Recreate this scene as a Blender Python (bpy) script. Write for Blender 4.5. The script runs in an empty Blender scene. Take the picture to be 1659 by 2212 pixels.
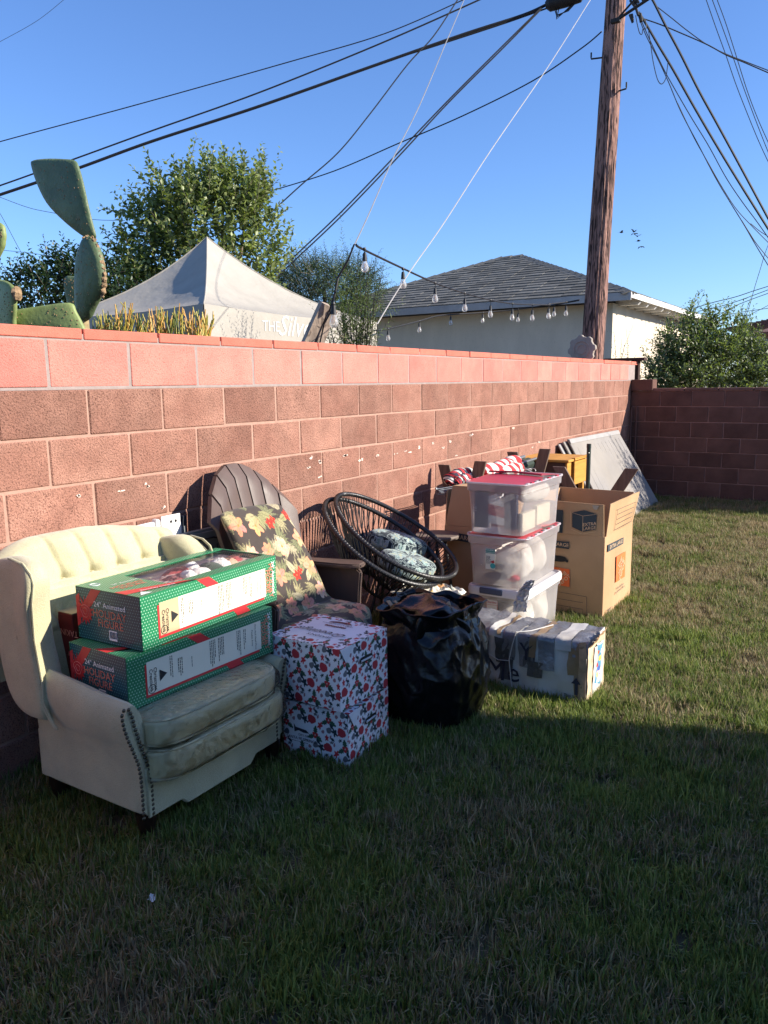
import bpy, bmesh, math, random
import numpy as np
from math import pi, sin, cos, radians, sqrt, atan2
from mathutils import Vector, Matrix, noise

random.seed(7); rng = np.random.default_rng(11)
S = bpy.context.scene
COL = S.collection

# ------------------------------------------------------------------ camera
CAM = np.array([0.0, 0.0, 1.6])
FPX = 1678.0; CX, CY = 829.5, 1106.0            # survey frame: 1659 x 2212
_v1 = np.array([1905 - CX, 813 - CY, FPX]); _v2 = np.array([-1864 - CX, 864 - CY, FPX])
_Y = _v1 / np.linalg.norm(_v1); _x = _v2 / np.linalg.norm(_v2); _x = _x - _Y * (_x @ _Y); _x /= np.linalg.norm(_x)
_X = -_x; _Z = np.cross(_X, _Y); RM = np.array([_X, _Y, _Z])   # photo axes -> world
cd = bpy.data.cameras.new('camera'); cam = bpy.data.objects.new('camera', cd); COL.objects.link(cam)
cd.sensor_fit = 'VERTICAL'; cd.sensor_height = 24.0; cd.lens = 24.0 * FPX / 2212.0
cd.clip_start = 0.05; cd.clip_end = 900
_c = np.column_stack([RM @ [1, 0, 0], RM @ [0, -1, 0], RM @ [0, 0, -1]])
cam.matrix_world = Matrix([[*_c[0], CAM[0]], [*_c[1], CAM[1]], [*_c[2], CAM[2]], [0, 0, 0, 1]])
S.camera = cam
S.render.resolution_x = 768; S.render.resolution_y = 1024

# ------------------------------------------------------------------ light
SUN = Vector((2.0, 0.78, 1.0)).normalized()
w = bpy.data.worlds.new('World'); S.world = w; w.use_nodes = True
nt = w.node_tree; nt.nodes.clear()
sky = nt.nodes.new('ShaderNodeTexSky'); sky.sky_type = 'NISHITA'; sky.sun_disc = False
sky.sun_elevation = math.asin(SUN.z); sky.sun_rotation = atan2(SUN.x, SUN.y)
sky.altitude = 0; sky.air_density = 1.0; sky.dust_density = 0.3; sky.ozone_density = 3.5
bg = nt.nodes.new('ShaderNodeBackground'); bg.inputs['Strength'].default_value = 0.096
wo = nt.nodes.new('ShaderNodeOutputWorld')
wb = nt.nodes.new('ShaderNodeVectorMath'); wb.operation = 'MULTIPLY'; wb.inputs[1].default_value = (.80, .98, 1.30)   # white balance of the photo
nt.links.new(sky.outputs[0], wb.inputs[0]); nt.links.new(wb.outputs[0], bg.inputs[0]); nt.links.new(bg.outputs[0], wo.inputs[0])
sl = bpy.data.lights.new('sun', 'SUN'); sl.energy = 5.0; sl.angle = radians(0.55); sl.color = (1.0, 0.92, 0.81)
so = bpy.data.objects.new('sun', sl); COL.objects.link(so)
so.rotation_euler = SUN.to_track_quat('Z', 'Y').to_euler(); so.location = (6, 3, 6)
S.view_settings.view_transform = 'Standard'; S.view_settings.look = 'None'
S.view_settings.exposure = 0.92; S.view_settings.gamma = 1.0; S.view_settings.use_curve_mapping = False
try:
    S.cycles.transparent_max_bounces = 16; S.cycles.max_bounces = 8
except Exception: pass

# ------------------------------------------------------------------ survey helpers
def ray(x, y):
    d = RM @ np.array([x - CX, y - CY, FPX]); return d / np.linalg.norm(d)
def at_depth(x, y, dep):
    d = ray(x, y); return CAM + d * dep / (d @ RM @ np.array([0, 0, 1.0]))
def at_x(x, y, X):
    d = ray(x, y); return CAM + d * (X / d[0])
def at_y(x, y, Y):
    d = ray(x, y); return CAM + d * (Y / d[1])
def at_z(x, y, z):
    d = ray(x, y); return CAM + d * ((z - CAM[2]) / d[2])

# ------------------------------------------------------------------ materials
MATS = {}
def lin(c): return tuple(((v / 255.) / 12.92 if v / 255. <= .04045 else ((v / 255. + .055) / 1.055) ** 2.4) for v in c)
def N(nt, t, **k):
    n = nt.nodes.new(t)
    for a, b in k.items():
        if a in n.inputs: n.inputs[a].default_value = b
        else: setattr(n, a, b)
    return n
def mat(name, col=(.5, .5, .5), rough=.6, var=.12, vs=6., bump=0., bs=60., spec=.3, metal=0., coat=0., sheen=0.,
        attr=False, rand=0., stretch=(1, 1, 1), world=False, col2=None, spots=None, detail=5., trans=0., bdist=.003):
    """principled material; colour varies with noise (and per object with rand), relief by bump"""
    if name in MATS: return MATS[name]
    m = bpy.data.materials.new(name); m.use_nodes = True; t = m.node_tree; L = t.links.new
    b = t.nodes['Principled BSDF']
    tc = N(t, 'ShaderNodeTexCoord'); mp = N(t, 'ShaderNodeMapping'); mp.inputs['Scale'].default_value = stretch
    if world:
        g = N(t, 'ShaderNodeNewGeometry'); L(g.outputs['Position'], mp.inputs[0])
    else: L(tc.outputs['Object'], mp.inputs[0])
    vec = mp.outputs[0]
    if rand:
        oi = N(t, 'ShaderNodeObjectInfo'); ad = N(t, 'ShaderNodeVectorMath', operation='ADD')
        sc = N(t, 'ShaderNodeVectorMath', operation='SCALE'); sc.inputs[3].default_value = 37.
        cb = N(t, 'ShaderNodeCombineXYZ'); L(oi.outputs['Random'], cb.inputs[0]); L(oi.outputs['Random'], cb.inputs[2])
        L(cb.outputs[0], sc.inputs[0]); L(sc.outputs[0], ad.inputs[1]); L(vec, ad.inputs[0]); vec = ad.outputs[0]
    no = N(t, 'ShaderNodeTexNoise', Scale=vs, Detail=detail, Roughness=.6); L(vec, no.inputs['Vector'])
    mr = N(t, 'ShaderNodeMapRange'); mr.inputs[1].default_value = .3; mr.inputs[2].default_value = .7
    mr.inputs[3].default_value = 1 - var; mr.inputs[4].default_value = 1 + var; L(no.outputs[0], mr.inputs[0])
    if attr:
        at = N(t, 'ShaderNodeAttribute', attribute_name='Col'); base = at.outputs['Color']
    else:
        rg = N(t, 'ShaderNodeRGB'); rg.outputs[0].default_value = (*col, 1); base = rg.outputs[0]
    if col2 is not None:
        n2 = N(t, 'ShaderNodeTexNoise', Scale=vs * .37, Detail=3.); L(vec, n2.inputs['Vector'])
        r2 = N(t, 'ShaderNodeMapRange'); r2.inputs[1].default_value = .42; r2.inputs[2].default_value = .62; L(n2.outputs[0], r2.inputs[0])
        mx = N(t, 'ShaderNodeMix', data_type='RGBA'); L(r2.outputs[0], mx.inputs[0]); L(base, mx.inputs[6])
        mx.inputs[7].default_value = (*col2, 1); base = mx.outputs[2]
    if spots is not None:      # (scale, threshold, colour, strength): fine pits or specks
        s_, th, sc_, st = spots
        n3 = N(t, 'ShaderNodeTexNoise', Scale=s_, Detail=2., Roughness=.7); L(vec, n3.inputs['Vector'])
        r3 = N(t, 'ShaderNodeMapRange'); r3.inputs[1].default_value = th; r3.inputs[2].default_value = th + .08
        r3.inputs[4].default_value = st; L(n3.outputs[0], r3.inputs[0])
        mx = N(t, 'ShaderNodeMix', data_type='RGBA'); L(r3.outputs[0], mx.inputs[0]); L(base, mx.inputs[6])
        mx.inputs[7].default_value = (*sc_, 1); base = mx.outputs[2]
    mu = N(t, 'ShaderNodeVectorMath', operation='SCALE'); L(base, mu.inputs[0]); L(mr.outputs[0], mu.inputs[3]); out = mu.outputs[0]
    if rand:
        rr = N(t, 'ShaderNodeMapRange'); rr.inputs[3].default_value = 1 - rand; rr.inputs[4].default_value = 1 + rand
        L(oi.outputs['Random'], rr.inputs[0])
        m3 = N(t, 'ShaderNodeVectorMath', operation='SCALE'); L(out, m3.inputs[0]); L(rr.outputs[0], m3.inputs[3]); out = m3.outputs[0]
    L(out, b.inputs['Base Color'])
    b.inputs['Roughness'].default_value = rough; b.inputs['Specular IOR Level'].default_value = spec
    b.inputs['Metallic'].default_value = metal; b.inputs['Coat Weight'].default_value = coat
    b.inputs['Coat Roughness'].default_value = .12
    b.inputs['Sheen Weight'].default_value = sheen
    if trans: b.inputs['Transmission Weight'].default_value = trans
    if bump:
        nb = N(t, 'ShaderNodeTexNoise', Scale=bs, Detail=3., Roughness=.65); L(vec, nb.inputs['Vector'])
        bp = N(t, 'ShaderNodeBump'); bp.inputs['Strength'].default_value = bump; bp.inputs['Distance'].default_value = bdist
        L(nb.outputs[0], bp.inputs['Height']); L(bp.outputs[0], b.inputs['Normal'])
        if coat: L(bp.outputs[0], b.inputs['Coat Normal'])
    MATS[name] = m; return m
def leaf_mat(name):
    if name in MATS: return MATS[name]
    m = bpy.data.materials.new(name); m.use_nodes = True; t = m.node_tree; L = t.links.new
    b = t.nodes['Principled BSDF']; o = t.nodes['Material Output']
    at = N(t, 'ShaderNodeAttribute', attribute_name='Col'); L(at.outputs['Color'], b.inputs['Base Color'])
    b.inputs['Roughness'].default_value = .42; b.inputs['Specular IOR Level'].default_value = .45
    tr = N(t, 'ShaderNodeBsdfTranslucent'); hs = N(t, 'ShaderNodeVectorMath', operation='MULTIPLY')
    hs.inputs[1].default_value = (1.5, 1.7, .6); L(at.outputs['Color'], hs.inputs[0]); L(hs.outputs[0], tr.inputs[0])
    mx = N(t, 'ShaderNodeMixShader'); mx.inputs[0].default_value = .3
    L(b.outputs[0], mx.inputs[1]); L(tr.outputs[0], mx.inputs[2]); L(mx.outputs[0], o.inputs[0])
    MATS[name] = m; return m
def film_mat(name, col=(.9, .9, .9), alpha=.25, rough=.12, bump=.3, bs=25., glossy=.5, ior=1.45):
    """thin clear or frosted plastic: part see-through, part diffuse, glossy on top"""
    if name in MATS: return MATS[name]
    m = bpy.data.materials.new(name); m.use_nodes = True; t = m.node_tree; L = t.links.new
    b = t.nodes['Principled BSDF']; o = t.nodes['Material Output']
    b.inputs['Base Color'].default_value = (*col, 1); b.inputs['Roughness'].default_value = rough
    b.inputs['Specular IOR Level'].default_value = glossy
    tc = N(t, 'ShaderNodeTexCoord'); nb = N(t, 'ShaderNodeTexNoise', Scale=bs, Detail=3.); L(tc.outputs['Object'], nb.inputs['Vector'])
    bp = N(t, 'ShaderNodeBump'); bp.inputs['Strength'].default_value = bump; bp.inputs['Distance'].default_value = .01
    L(nb.outputs[0], bp.inputs['Height']); L(bp.outputs[0], b.inputs['Normal'])
    tl = N(t, 'ShaderNodeBsdfTranslucent'); tl.inputs[0].default_value = (*col, 1)
    m1 = N(t, 'ShaderNodeMixShader'); m1.inputs[0].default_value = .45; L(b.outputs[0], m1.inputs[1]); L(tl.outputs[0], m1.inputs[2])
    tp = N(t, 'ShaderNodeBsdfTransparent'); tp.inputs[0].default_value = (1, 1, 1, 1)
    m2 = N(t, 'ShaderNodeMixShader'); m2.inputs[0].default_value = alpha
    gl = N(t, 'ShaderNodeBsdfGlossy'); gl.inputs['Roughness'].default_value = rough; L(bp.outputs[0], gl.inputs['Normal'])
    fr = N(t, 'ShaderNodeFresnel'); fr.inputs[0].default_value = ior; L(bp.outputs[0], fr.inputs['Normal'])
    m3 = N(t, 'ShaderNodeMixShader'); L(fr.outputs[0], m3.inputs[0]); L(tp.outputs[0], m3.inputs[1]); L(gl.outputs[0], m3.inputs[2])
    L(m3.outputs[0], m2.inputs[1]); L(m1.outputs[0], m2.inputs[2]); L(m2.outputs[0], o.inputs[0])
    MATS[name] = m; return m

# ------------------------------------------------------------------ objects
def tag(o, label=None, cat=None, group=None, kind=None):
    if label: o['label'] = label
    if cat: o['category'] = cat
    if group: o['group'] = group
    if kind: o['kind'] = kind
    return o
def thing(name, loc, rotz=0., label=None, cat=None, group=None):
    o = bpy.data.objects.new(name, None); COL.objects.link(o); o.location = loc; o.rotation_euler = (0, 0, rotz)
    o.empty_display_size = .1
    return tag(o, label, cat, group)
def link(name, me, parent=None):
    o = bpy.data.objects.new(name, me); COL.objects.link(o)
    if parent is not None: o.parent = parent
    return o
def copy_tree(o, parent=None, loc=None, rotz=None):
    c = o.copy(); COL.objects.link(c); c.parent = parent
    for ch in list(o.children): copy_tree(ch, c)
    if loc is not None: c.location = loc
    if rotz is not None: c.rotation_euler = (0, 0, rotz)
    return c

class MB:
    """collects shapes into one mesh"""
    def __init__(s): s.v = []; s.f = []; s.m = []
    def add(s, vs, fs, m=0):
        k = len(s.v); s.v += [tuple(float(c) for c in p) for p in vs]; s.f += [tuple(i + k for i in f) for f in fs]; s.m += [m] * len(fs); return s
    def box(s, c, d, rot=None, m=0):
        x, y, z = d[0] / 2, d[1] / 2, d[2] / 2
        vs = [Vector(p) for p in ((-x, -y, -z), (x, -y, -z), (x, y, -z), (-x, y, -z), (-x, -y, z), (x, -y, z), (x, y, z), (-x, y, z))]
        if rot is not None: vs = [rot @ p for p in vs]
        c = Vector(c); return s.add([p + c for p in vs], [(0, 3, 2, 1), (4, 5, 6, 7), (0, 1, 5, 4), (1, 2, 6, 5), (2, 3, 7, 6), (3, 0, 4, 7)], m)
    def beam(s, a, b, wd, th, up=(0, 0, 1), m=0):
        a = Vector(a); b = Vector(b); d = (b - a); L = d.length; d.normalize(); u = Vector(up)
        r = d.cross(u).normalized(); u = r.cross(d).normalized()
        R = Matrix((r, d, u)).transposed(); return s.box((a + b) / 2, (wd, L, th), R, m)
    def prism(s, poly, a, b, m=0):
        """poly: list of 3d points; extruded by vector b from offset a"""
        n = len(poly); P = [Vector(p) + Vector(a) for p in poly]; Q = [p + Vector(b) for p in P]
        fs = [tuple(range(n))[::-1], tuple(range(n, 2 * n))] + [(i, (i + 1) % n, n + (i + 1) % n, n + i) for i in range(n)]
        return s.add(P + Q, fs, m)
    def tube(s, pts, r, n=8, m=0, caps=True, closed=False):
        P = [Vector(p) for p in pts]; K = len(P); rr = r if hasattr(r, '__len__') else [r] * K
        vs = []; up = None
        for i, p in enumerate(P):
            if closed: d = P[(i + 1) % K] - P[i - 1]
            else: d = P[min(i + 1, K - 1)] - P[max(i - 1, 0)]
            if d.length < 1e-9: d = Vector((0, 0, 1))
            d.normalize()
            if up is None: up = Vector((0, 0, 1)) if abs(d.z) < .9 else Vector((1, 0, 0))
            a = d.cross(up)
            if a.length < 1e-6: a = d.orthogonal()
            a.normalize(); up = a.cross(d).normalized()
            for k in range(n):
                t = 2 * pi * k / n; vs.append(p + (a * cos(t) + up * sin(t)) * rr[i])
        fs = []
        for i in range(K if closed else K - 1):
            j = (i + 1) % K
            for k in range(n): fs.append((i * n + k, i * n + (k + 1) % n, j * n + (k + 1) % n, j * n + k))
        if caps and not closed: fs += [tuple(range(n))[::-1], tuple(range((K - 1) * n, K * n))]
        return s.add(vs, fs, m)
    def lathe(s, prof, c=(0, 0, 0), n=16, m=0, R=None):
        vs = []; K = len(prof)
        for r, z in prof:
            for k in range(n):
                t = 2 * pi * k / n; p = Vector((r * cos(t), r * sin(t), z))
                if R is not None: p = R @ p
                vs.append(p + Vector(c))
        fs = [(i * n + k, i * n + (k + 1) % n, (i + 1) * n + (k + 1) % n, (i + 1) * n + k) for i in range(K - 1) for k in range(n)]
        fs += [tuple(range(n))[::-1], tuple(range((K - 1) * n, K * n))]
        return s.add(vs, fs, m)
    def grid(s, nu, nv, fn, m=0, cu=False, cv=False):
        vs = [fn(i / (nu if cu else nu - 1), j / (nv if cv else nv - 1)) for i in range(nu) for j in range(nv)]
        fs = []
        for i in range(nu if cu else nu - 1):
            for j in range(nv if cv else nv - 1):
                a, b = (i + 1) % nu, (j + 1) % nv
                fs.append((i * nv + j, a * nv + j, a * nv + b, i * nv + b))
        return s.add(vs, fs, m)
    def ball(s, c, r, n=10, k=7, m=0, R=None):
        rx, ry, rz = (r, r, r) if not hasattr(r, '__len__') else r
        vs = []
        for i in range(k + 1):
            ph = pi * i / k
            for j in range(n):
                t = 2 * pi * j / n; p = Vector((rx * sin(ph) * cos(t), ry * sin(ph) * sin(t), -rz * cos(ph)))
                if R is not None: p = R @ p
                vs.append(p + Vector(c))
        fs = [(i * n + j, i * n + (j + 1) % n, (i + 1) * n + (j + 1) % n, (i + 1) * n + j) for i in range(k) for j in range(n)]
        return s.add(vs, fs, m)
    def build(s, name, mats, parent=None, smooth=False, bevel=0., org=None, seg=1, angle=35, jit=0.):
        me = bpy.data.meshes.new(name)
        vs = s.v if org is None else [(a - org[0], b - org[1], c - org[2]) for a, b, c in s.v]
        if jit: vs = [(a + random.uniform(-jit, jit), b + random.uniform(-jit, jit), c + random.uniform(-jit, jit)) for a, b, c in vs]
        me.from_pydata(vs, [], s.f)
        mats = mats if isinstance(mats, (list, tuple)) else [mats]
        for q in mats: me.materials.append(q)
        if len(mats) > 1: me.polygons.foreach_set('material_index', s.m)
        bm = bmesh.new(); bm.from_mesh(me)
        bmesh.ops.remove_doubles(bm, verts=bm.verts, dist=1e-5)
        bmesh.ops.recalc_face_normals(bm, faces=bm.faces)
        if bevel:
            es = [e for e in bm.edges if len(e.link_faces) == 2 and e.calc_face_angle(0) > radians(angle)]
            bmesh.ops.bevel(bm, geom=es, offset=bevel, segments=seg, affect='EDGES', clamp_overlap=True)
        bm.to_mesh(me); bm.free()
        if smooth: me.shade_smooth()
        if smooth and smooth != 2:
            try: me.set_sharp_from_angle(angle=radians(40))
            except Exception: pass
        return link(name, me, parent)

def text(parent, body, org, right, up, size, m, align='CENTER', shear=0., off=.0015, bold=0., spacing=1., name='lettering', label=None, xs=1.):
    """flat lettering standing just proud of a surface; org/right/up in the parent's space"""
    cu = bpy.data.curves.new('t', 'FONT'); cu.body = body; cu.size = size; cu.align_x = align; cu.align_y = 'CENTER'
    cu.shear = shear; cu.offset = bold; cu.space_character = spacing; cu.resolution_u = 2; cu.space_line = .9
    o = bpy.data.objects.new('t', cu); COL.objects.link(o)
    dg = bpy.context.evaluated_depsgraph_get(); me = bpy.data.meshes.new_from_object(o.evaluated_get(dg))
    bpy.data.objects.remove(o); bpy.data.curves.remove(cu)
    r = Vector(right).normalized(); u = Vector(up).normalized(); n = r.cross(u)
    Mx = Matrix.Translation(Vector(org) + n * off) @ Matrix((r * xs, u, n)).transposed().to_4x4()
    me.transform(Mx); me.materials.clear(); me.materials.append(m)
    q = link(name, me, parent)
    if label: q['label'] = label
    return q

# painted sheets: colour stored per point of a fine grid (flat print on cloth, paper and card)
class Paint:
    def __init__(s, w, h, nu, nv, base):
        s.w, s.h, s.nu, s.nv = w, h, nu, nv
        U, V = np.meshgrid(np.linspace(0, w, nu), np.linspace(0, h, nv), indexing='ij'); s.U, s.V = U, V
        s.C = np.empty((nu, nv, 3)); s.C[:] = base
    def poly(s, P, col):
        P = np.asarray(P); i = np.where((s.U >= P[:, 0].min()) & (s.U <= P[:, 0].max()) & (s.V >= P[:, 1].min()) & (s.V <= P[:, 1].max()))
        if not len(i[0]): return
        x, y = s.U[i], s.V[i]; ins = np.zeros(len(x), bool); n = len(P)
        for a in range(n):
            x1, y1 = P[a]; x2, y2 = P[(a + 1) % n]
            if y1 == y2: continue
            ins ^= ((y1 > y) != (y2 > y)) & (x < (x2 - x1) * (y - y1) / (y2 - y1) + x1)
        s.C[i[0][ins], i[1][ins]] = col
    def disc(s, x, y, r, col): s.C[(s.U - x) ** 2 + (s.V - y) ** 2 < r * r] = col
    def line(s, a, b, wd, col):
        a = np.array(a, float); b = np.array(b, float); d = b - a; L = np.linalg.norm(d) + 1e-9; d /= L; n = np.array([-d[1], d[0]]) * wd / 2
        s.poly([a + n, b + n, b - n, a - n], col)
    def sheet(s, name, fn, m, parent=None, smooth=True):
        vs = [fn(i / (s.nu - 1), j / (s.nv - 1)) for i in range(s.nu) for j in range(s.nv)]
        n = s.nv; fs = [(i * n + j, (i + 1) * n + j, (i + 1) * n + j + 1, i * n + j + 1) for i in range(s.nu - 1) for j in range(n - 1)]
        me = bpy.data.meshes.new(name); me.from_pydata([tuple(float(c) for c in v) for v in vs], [], fs); me.materials.append(m)
        ca = me.color_attributes.new('Col', 'FLOAT_COLOR', 'POINT')
        ca.data.foreach_set('color', np.concatenate([s.C.reshape(-1, 3), np.ones((s.nu * s.nv, 1))], 1).ravel().astype(np.float32))
        if smooth: me.shade_smooth()
        return link(name, me, parent)
def blob_poly(cx, cy, rx, ry, rot=0., n=14, wob=0.):
    t = np.linspace(0, 2 * pi, n, endpoint=False); r = 1 + wob * np.sin(3 * t + cx * 40) + wob * .6 * np.cos(5 * t + cy * 31)
    x, y = rx * r * np.cos(t), ry * r * np.sin(t); return np.c_[cx + x * cos(rot) - y * sin(rot), cy + x * sin(rot) + y * cos(rot)]
def leaf_poly(cx, cy, L, W, rot, n=8):
    t = np.linspace(0, 1, n); up = np.sin(pi * t ** .8) * W / 2; x = (t) * L
    P = np.r_[np.c_[x, up], np.c_[x[::-1], -up[::-1]]]; return np.c_[cx + P[:, 0] * cos(rot) - P[:, 1] * sin(rot), cy + P[:, 0] * sin(rot) + P[:, 1] * cos(rot)]

def leafmesh(name, P, D, Nn, L, W, C, m, parent=None, kind='stuff'):
    """P base points, D directions, Nn normals (n,3); folded four-point leaves"""
    n = len(P); D = D / np.linalg.norm(D, axis=1)[:, None]; B = np.cross(D, Nn); B /= (np.linalg.norm(B, axis=1)[:, None] + 1e-9); Nn = np.cross(B, D)
    L = L[:, None]; W = W[:, None]
    v = np.stack([P, P + D * L * .45 + B * W * .5 + Nn * W * .18, P + D * L - Nn * L * .12, P + D * L * .45 - B * W * .5 + Nn * W * .18], 1).reshape(-1, 3)
    i = np.arange(n)[:, None] * 4; tri = np.concatenate([i + [0, 1, 2], i + [0, 2, 3]], 1).reshape(-1, 3)
    me = bpy.data.meshes.new(name); me.vertices.add(n * 4); me.vertices.foreach_set('co', v.ravel())
    me.loops.add(n * 6); me.loops.foreach_set('vertex_index', tri.ravel().astype(np.int32))
    me.polygons.add(n * 2); me.polygons.foreach_set('loop_start', np.arange(0, n * 6, 3, dtype=np.int32)); me.polygons.foreach_set('loop_total', np.full(n * 2, 3, dtype=np.int32))
    me.update(); me.materials.append(m)
    ca = me.color_attributes.new('Col', 'FLOAT_COLOR', 'POINT')
    ca.data.foreach_set('color', np.repeat(np.c_[C, np.ones(n)], 4, 0).ravel().astype(np.float32))
    me.validate()
    o = link(name, me, parent)
    if kind: o['kind'] = kind
    return o
# ================================================================== SETTING
m_soil = mat('soil', (.075, .06, .032), .95, var=.35, vs=9, world=True, bump=.6, bs=40, bdist=.01, col2=(.13, .10, .055))
g = MB(); g.add([(-300, -300, -.004), (300, -300, -.004), (300, 300, -.004), (-300, 300, -.004)], [(0, 1, 2, 3)])
tag(g.build('ground', mat('dry_dirt', (.20, .16, .11), .95, var=.25, vs=1.5, world=True)), kind='structure')
g = MB(); g.grid(60, 70, lambda u, v: (-2.9 + 8.3 * u, -1.2 + 12.15 * v, .004 + .012 * noise.noise(Vector((u * 9, v * 13, 0)))))
lawn = tag(g.build('lawn_soil', m_soil, smooth=2), kind='structure')

# --- grass: tufts of real blades
def grass_mat():
    m = bpy.data.materials.new('grass_blade'); m.use_nodes = True; t = m.node_tree; L = t.links.new
    b = t.nodes['Principled BSDF']; o = t.nodes['Material Output']
    ge = N(t, 'ShaderNodeNewGeometry'); sp = N(t, 'ShaderNodeVectorMath', operation='MULTIPLY'); sp.inputs[1].default_value = (1, 1, 0)
    L(ge.outputs['Position'], sp.inputs[0])
    n1 = N(t, 'ShaderNodeTexNoise', Scale=1.5, Detail=4., Roughness=.65); L(sp.outputs[0], n1.inputs['Vector'])
    n2 = N(t, 'ShaderNodeTexNoise', Scale=9., Detail=2.); L(sp.outputs[0], n2.inputs['Vector'])
    at = N(t, 'ShaderNodeAttribute', attribute_name='Col')          # per blade: r = random, g = height on blade
    se = N(t, 'ShaderNodeSeparateColor'); L(at.outputs['Color'], se.inputs[0])
    ad = N(t, 'ShaderNodeMath', operation='MULTIPLY_ADD'); L(n2.outputs[0], ad.inputs[0]); ad.inputs[1].default_value = .35; L(n1.outputs[0], ad.inputs[2])
    a2 = N(t, 'ShaderNodeMath', operation='MULTIPLY_ADD'); L(se.outputs[0], a2.inputs[0]); a2.inputs[1].default_value = .34; L(ad.outputs[0], a2.inputs[2])
    se2 = N(t, 'ShaderNodeSeparateXYZ'); L(ge.outputs['Position'], se2.inputs[0])      # far lawn gets more dry straw, which also paints in its sunlit brightness
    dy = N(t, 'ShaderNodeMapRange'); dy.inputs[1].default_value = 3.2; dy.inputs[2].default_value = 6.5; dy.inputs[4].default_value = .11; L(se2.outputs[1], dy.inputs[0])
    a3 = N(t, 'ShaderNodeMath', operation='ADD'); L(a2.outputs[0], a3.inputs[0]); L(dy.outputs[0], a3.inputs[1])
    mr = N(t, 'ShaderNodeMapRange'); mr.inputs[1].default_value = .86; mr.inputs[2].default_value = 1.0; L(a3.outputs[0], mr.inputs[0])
    gr = N(t, 'ShaderNodeMix', data_type='RGBA'); L(se.outputs[0], gr.inputs[0])
    gr.inputs[6].default_value = (.070, .125, .022, 1); gr.inputs[7].default_value = (.32, .38, .085, 1)
    dr = N(t, 'ShaderNodeMix', data_type='RGBA'); L(se.outputs[2], dr.inputs[0])
    dr.inputs[6].default_value = (.50, .41, .22, 1); dr.inputs[7].default_value = (.22, .165, .10, 1)
    mx = N(t, 'ShaderNodeMix', data_type='RGBA'); L(mr.outputs[0], mx.inputs[0]); L(gr.outputs[2], mx.inputs[6]); L(dr.outputs[2], mx.inputs[7])
    L(mx.outputs[2], b.inputs['Base Color']); b.inputs['Roughness'].default_value = .55; b.inputs['Specular IOR Level'].default_value = .3
    tr = N(t, 'ShaderNodeBsdfTranslucent'); L(mx.outputs[2], tr.inputs[0])
    ms = N(t, 'ShaderNodeMixShader'); ms.inputs[0].default_value = .45; L(b.outputs[0], ms.inputs[1]); L(tr.outputs[0], ms.inputs[2]); L(ms.outputs[0], o.inputs[0])
    return m
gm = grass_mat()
def tuft(seed, nb, rad, h0, h1, flat):
    r = np.random.default_rng(seed); vs = []; fs = []; cs = []
    for k in range(nb):
        a = r.uniform(0, 2 * pi); q = rad * sqrt(r.uniform()); x, y = q * cos(a), q * sin(a)
        lying = r.uniform() < flat; h = r.uniform(h0, h1); az = r.uniform(0, 2 * pi); ln = r.uniform(.15, .6) if not lying else r.uniform(1.0, 1.45)
        wd = r.uniform(.0013, .0026); s = r.uniform(); s2 = r.uniform(); k0 = len(vs)
        px, py = -sin(az) * wd, cos(az) * wd
        x1, y1, z1 = x + cos(az) * sin(ln * .5) * h * .5, y + sin(az) * sin(ln * .5) * h * .5, cos(ln * .5) * h * .5
        x2, y2, z2 = x1 + cos(az) * sin(ln * 1.3) * h * .5, y1 + sin(az) * sin(ln * 1.3) * h * .5, max(z1 + cos(ln * 1.3) * h * .5, .004)
        vs += [(x - px, y - py, -.003), (x + px, y + py, -.003), (x1 - px * .8, y1 - py * .8, z1), (x1 + px * .8, y1 + py * .8, z1), (x2, y2, z2)]
        fs += [(k0, k0 + 1, k0 + 3, k0 + 2), (k0 + 2, k0 + 3, k0 + 4)]
        if lying: s = min(1, s + .35)
        cs += [(s, 0, s2), (s, 0, s2), (s, .5, s2), (s, .5, s2), (s, 1, s2)]
    me = bpy.data.meshes.new('grass_tuft'); me.from_pydata(vs, [], fs); me.materials.append(gm)
    ca = me.color_attributes.new('Col', 'FLOAT_COLOR', 'POINT'); ca.data.foreach_set('color', np.c_[np.array(cs), np.ones(len(cs))].ravel().astype(np.float32))
    return me
tcol = bpy.data.collections.new('grass_tufts')
for k in range(9):
    o = bpy.data.objects.new('grass_tuft', tuft(100 + k, 62, .05, .016 + .002 * k, .038 + .004 * k, .26)); tcol.objects.link(o)
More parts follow.
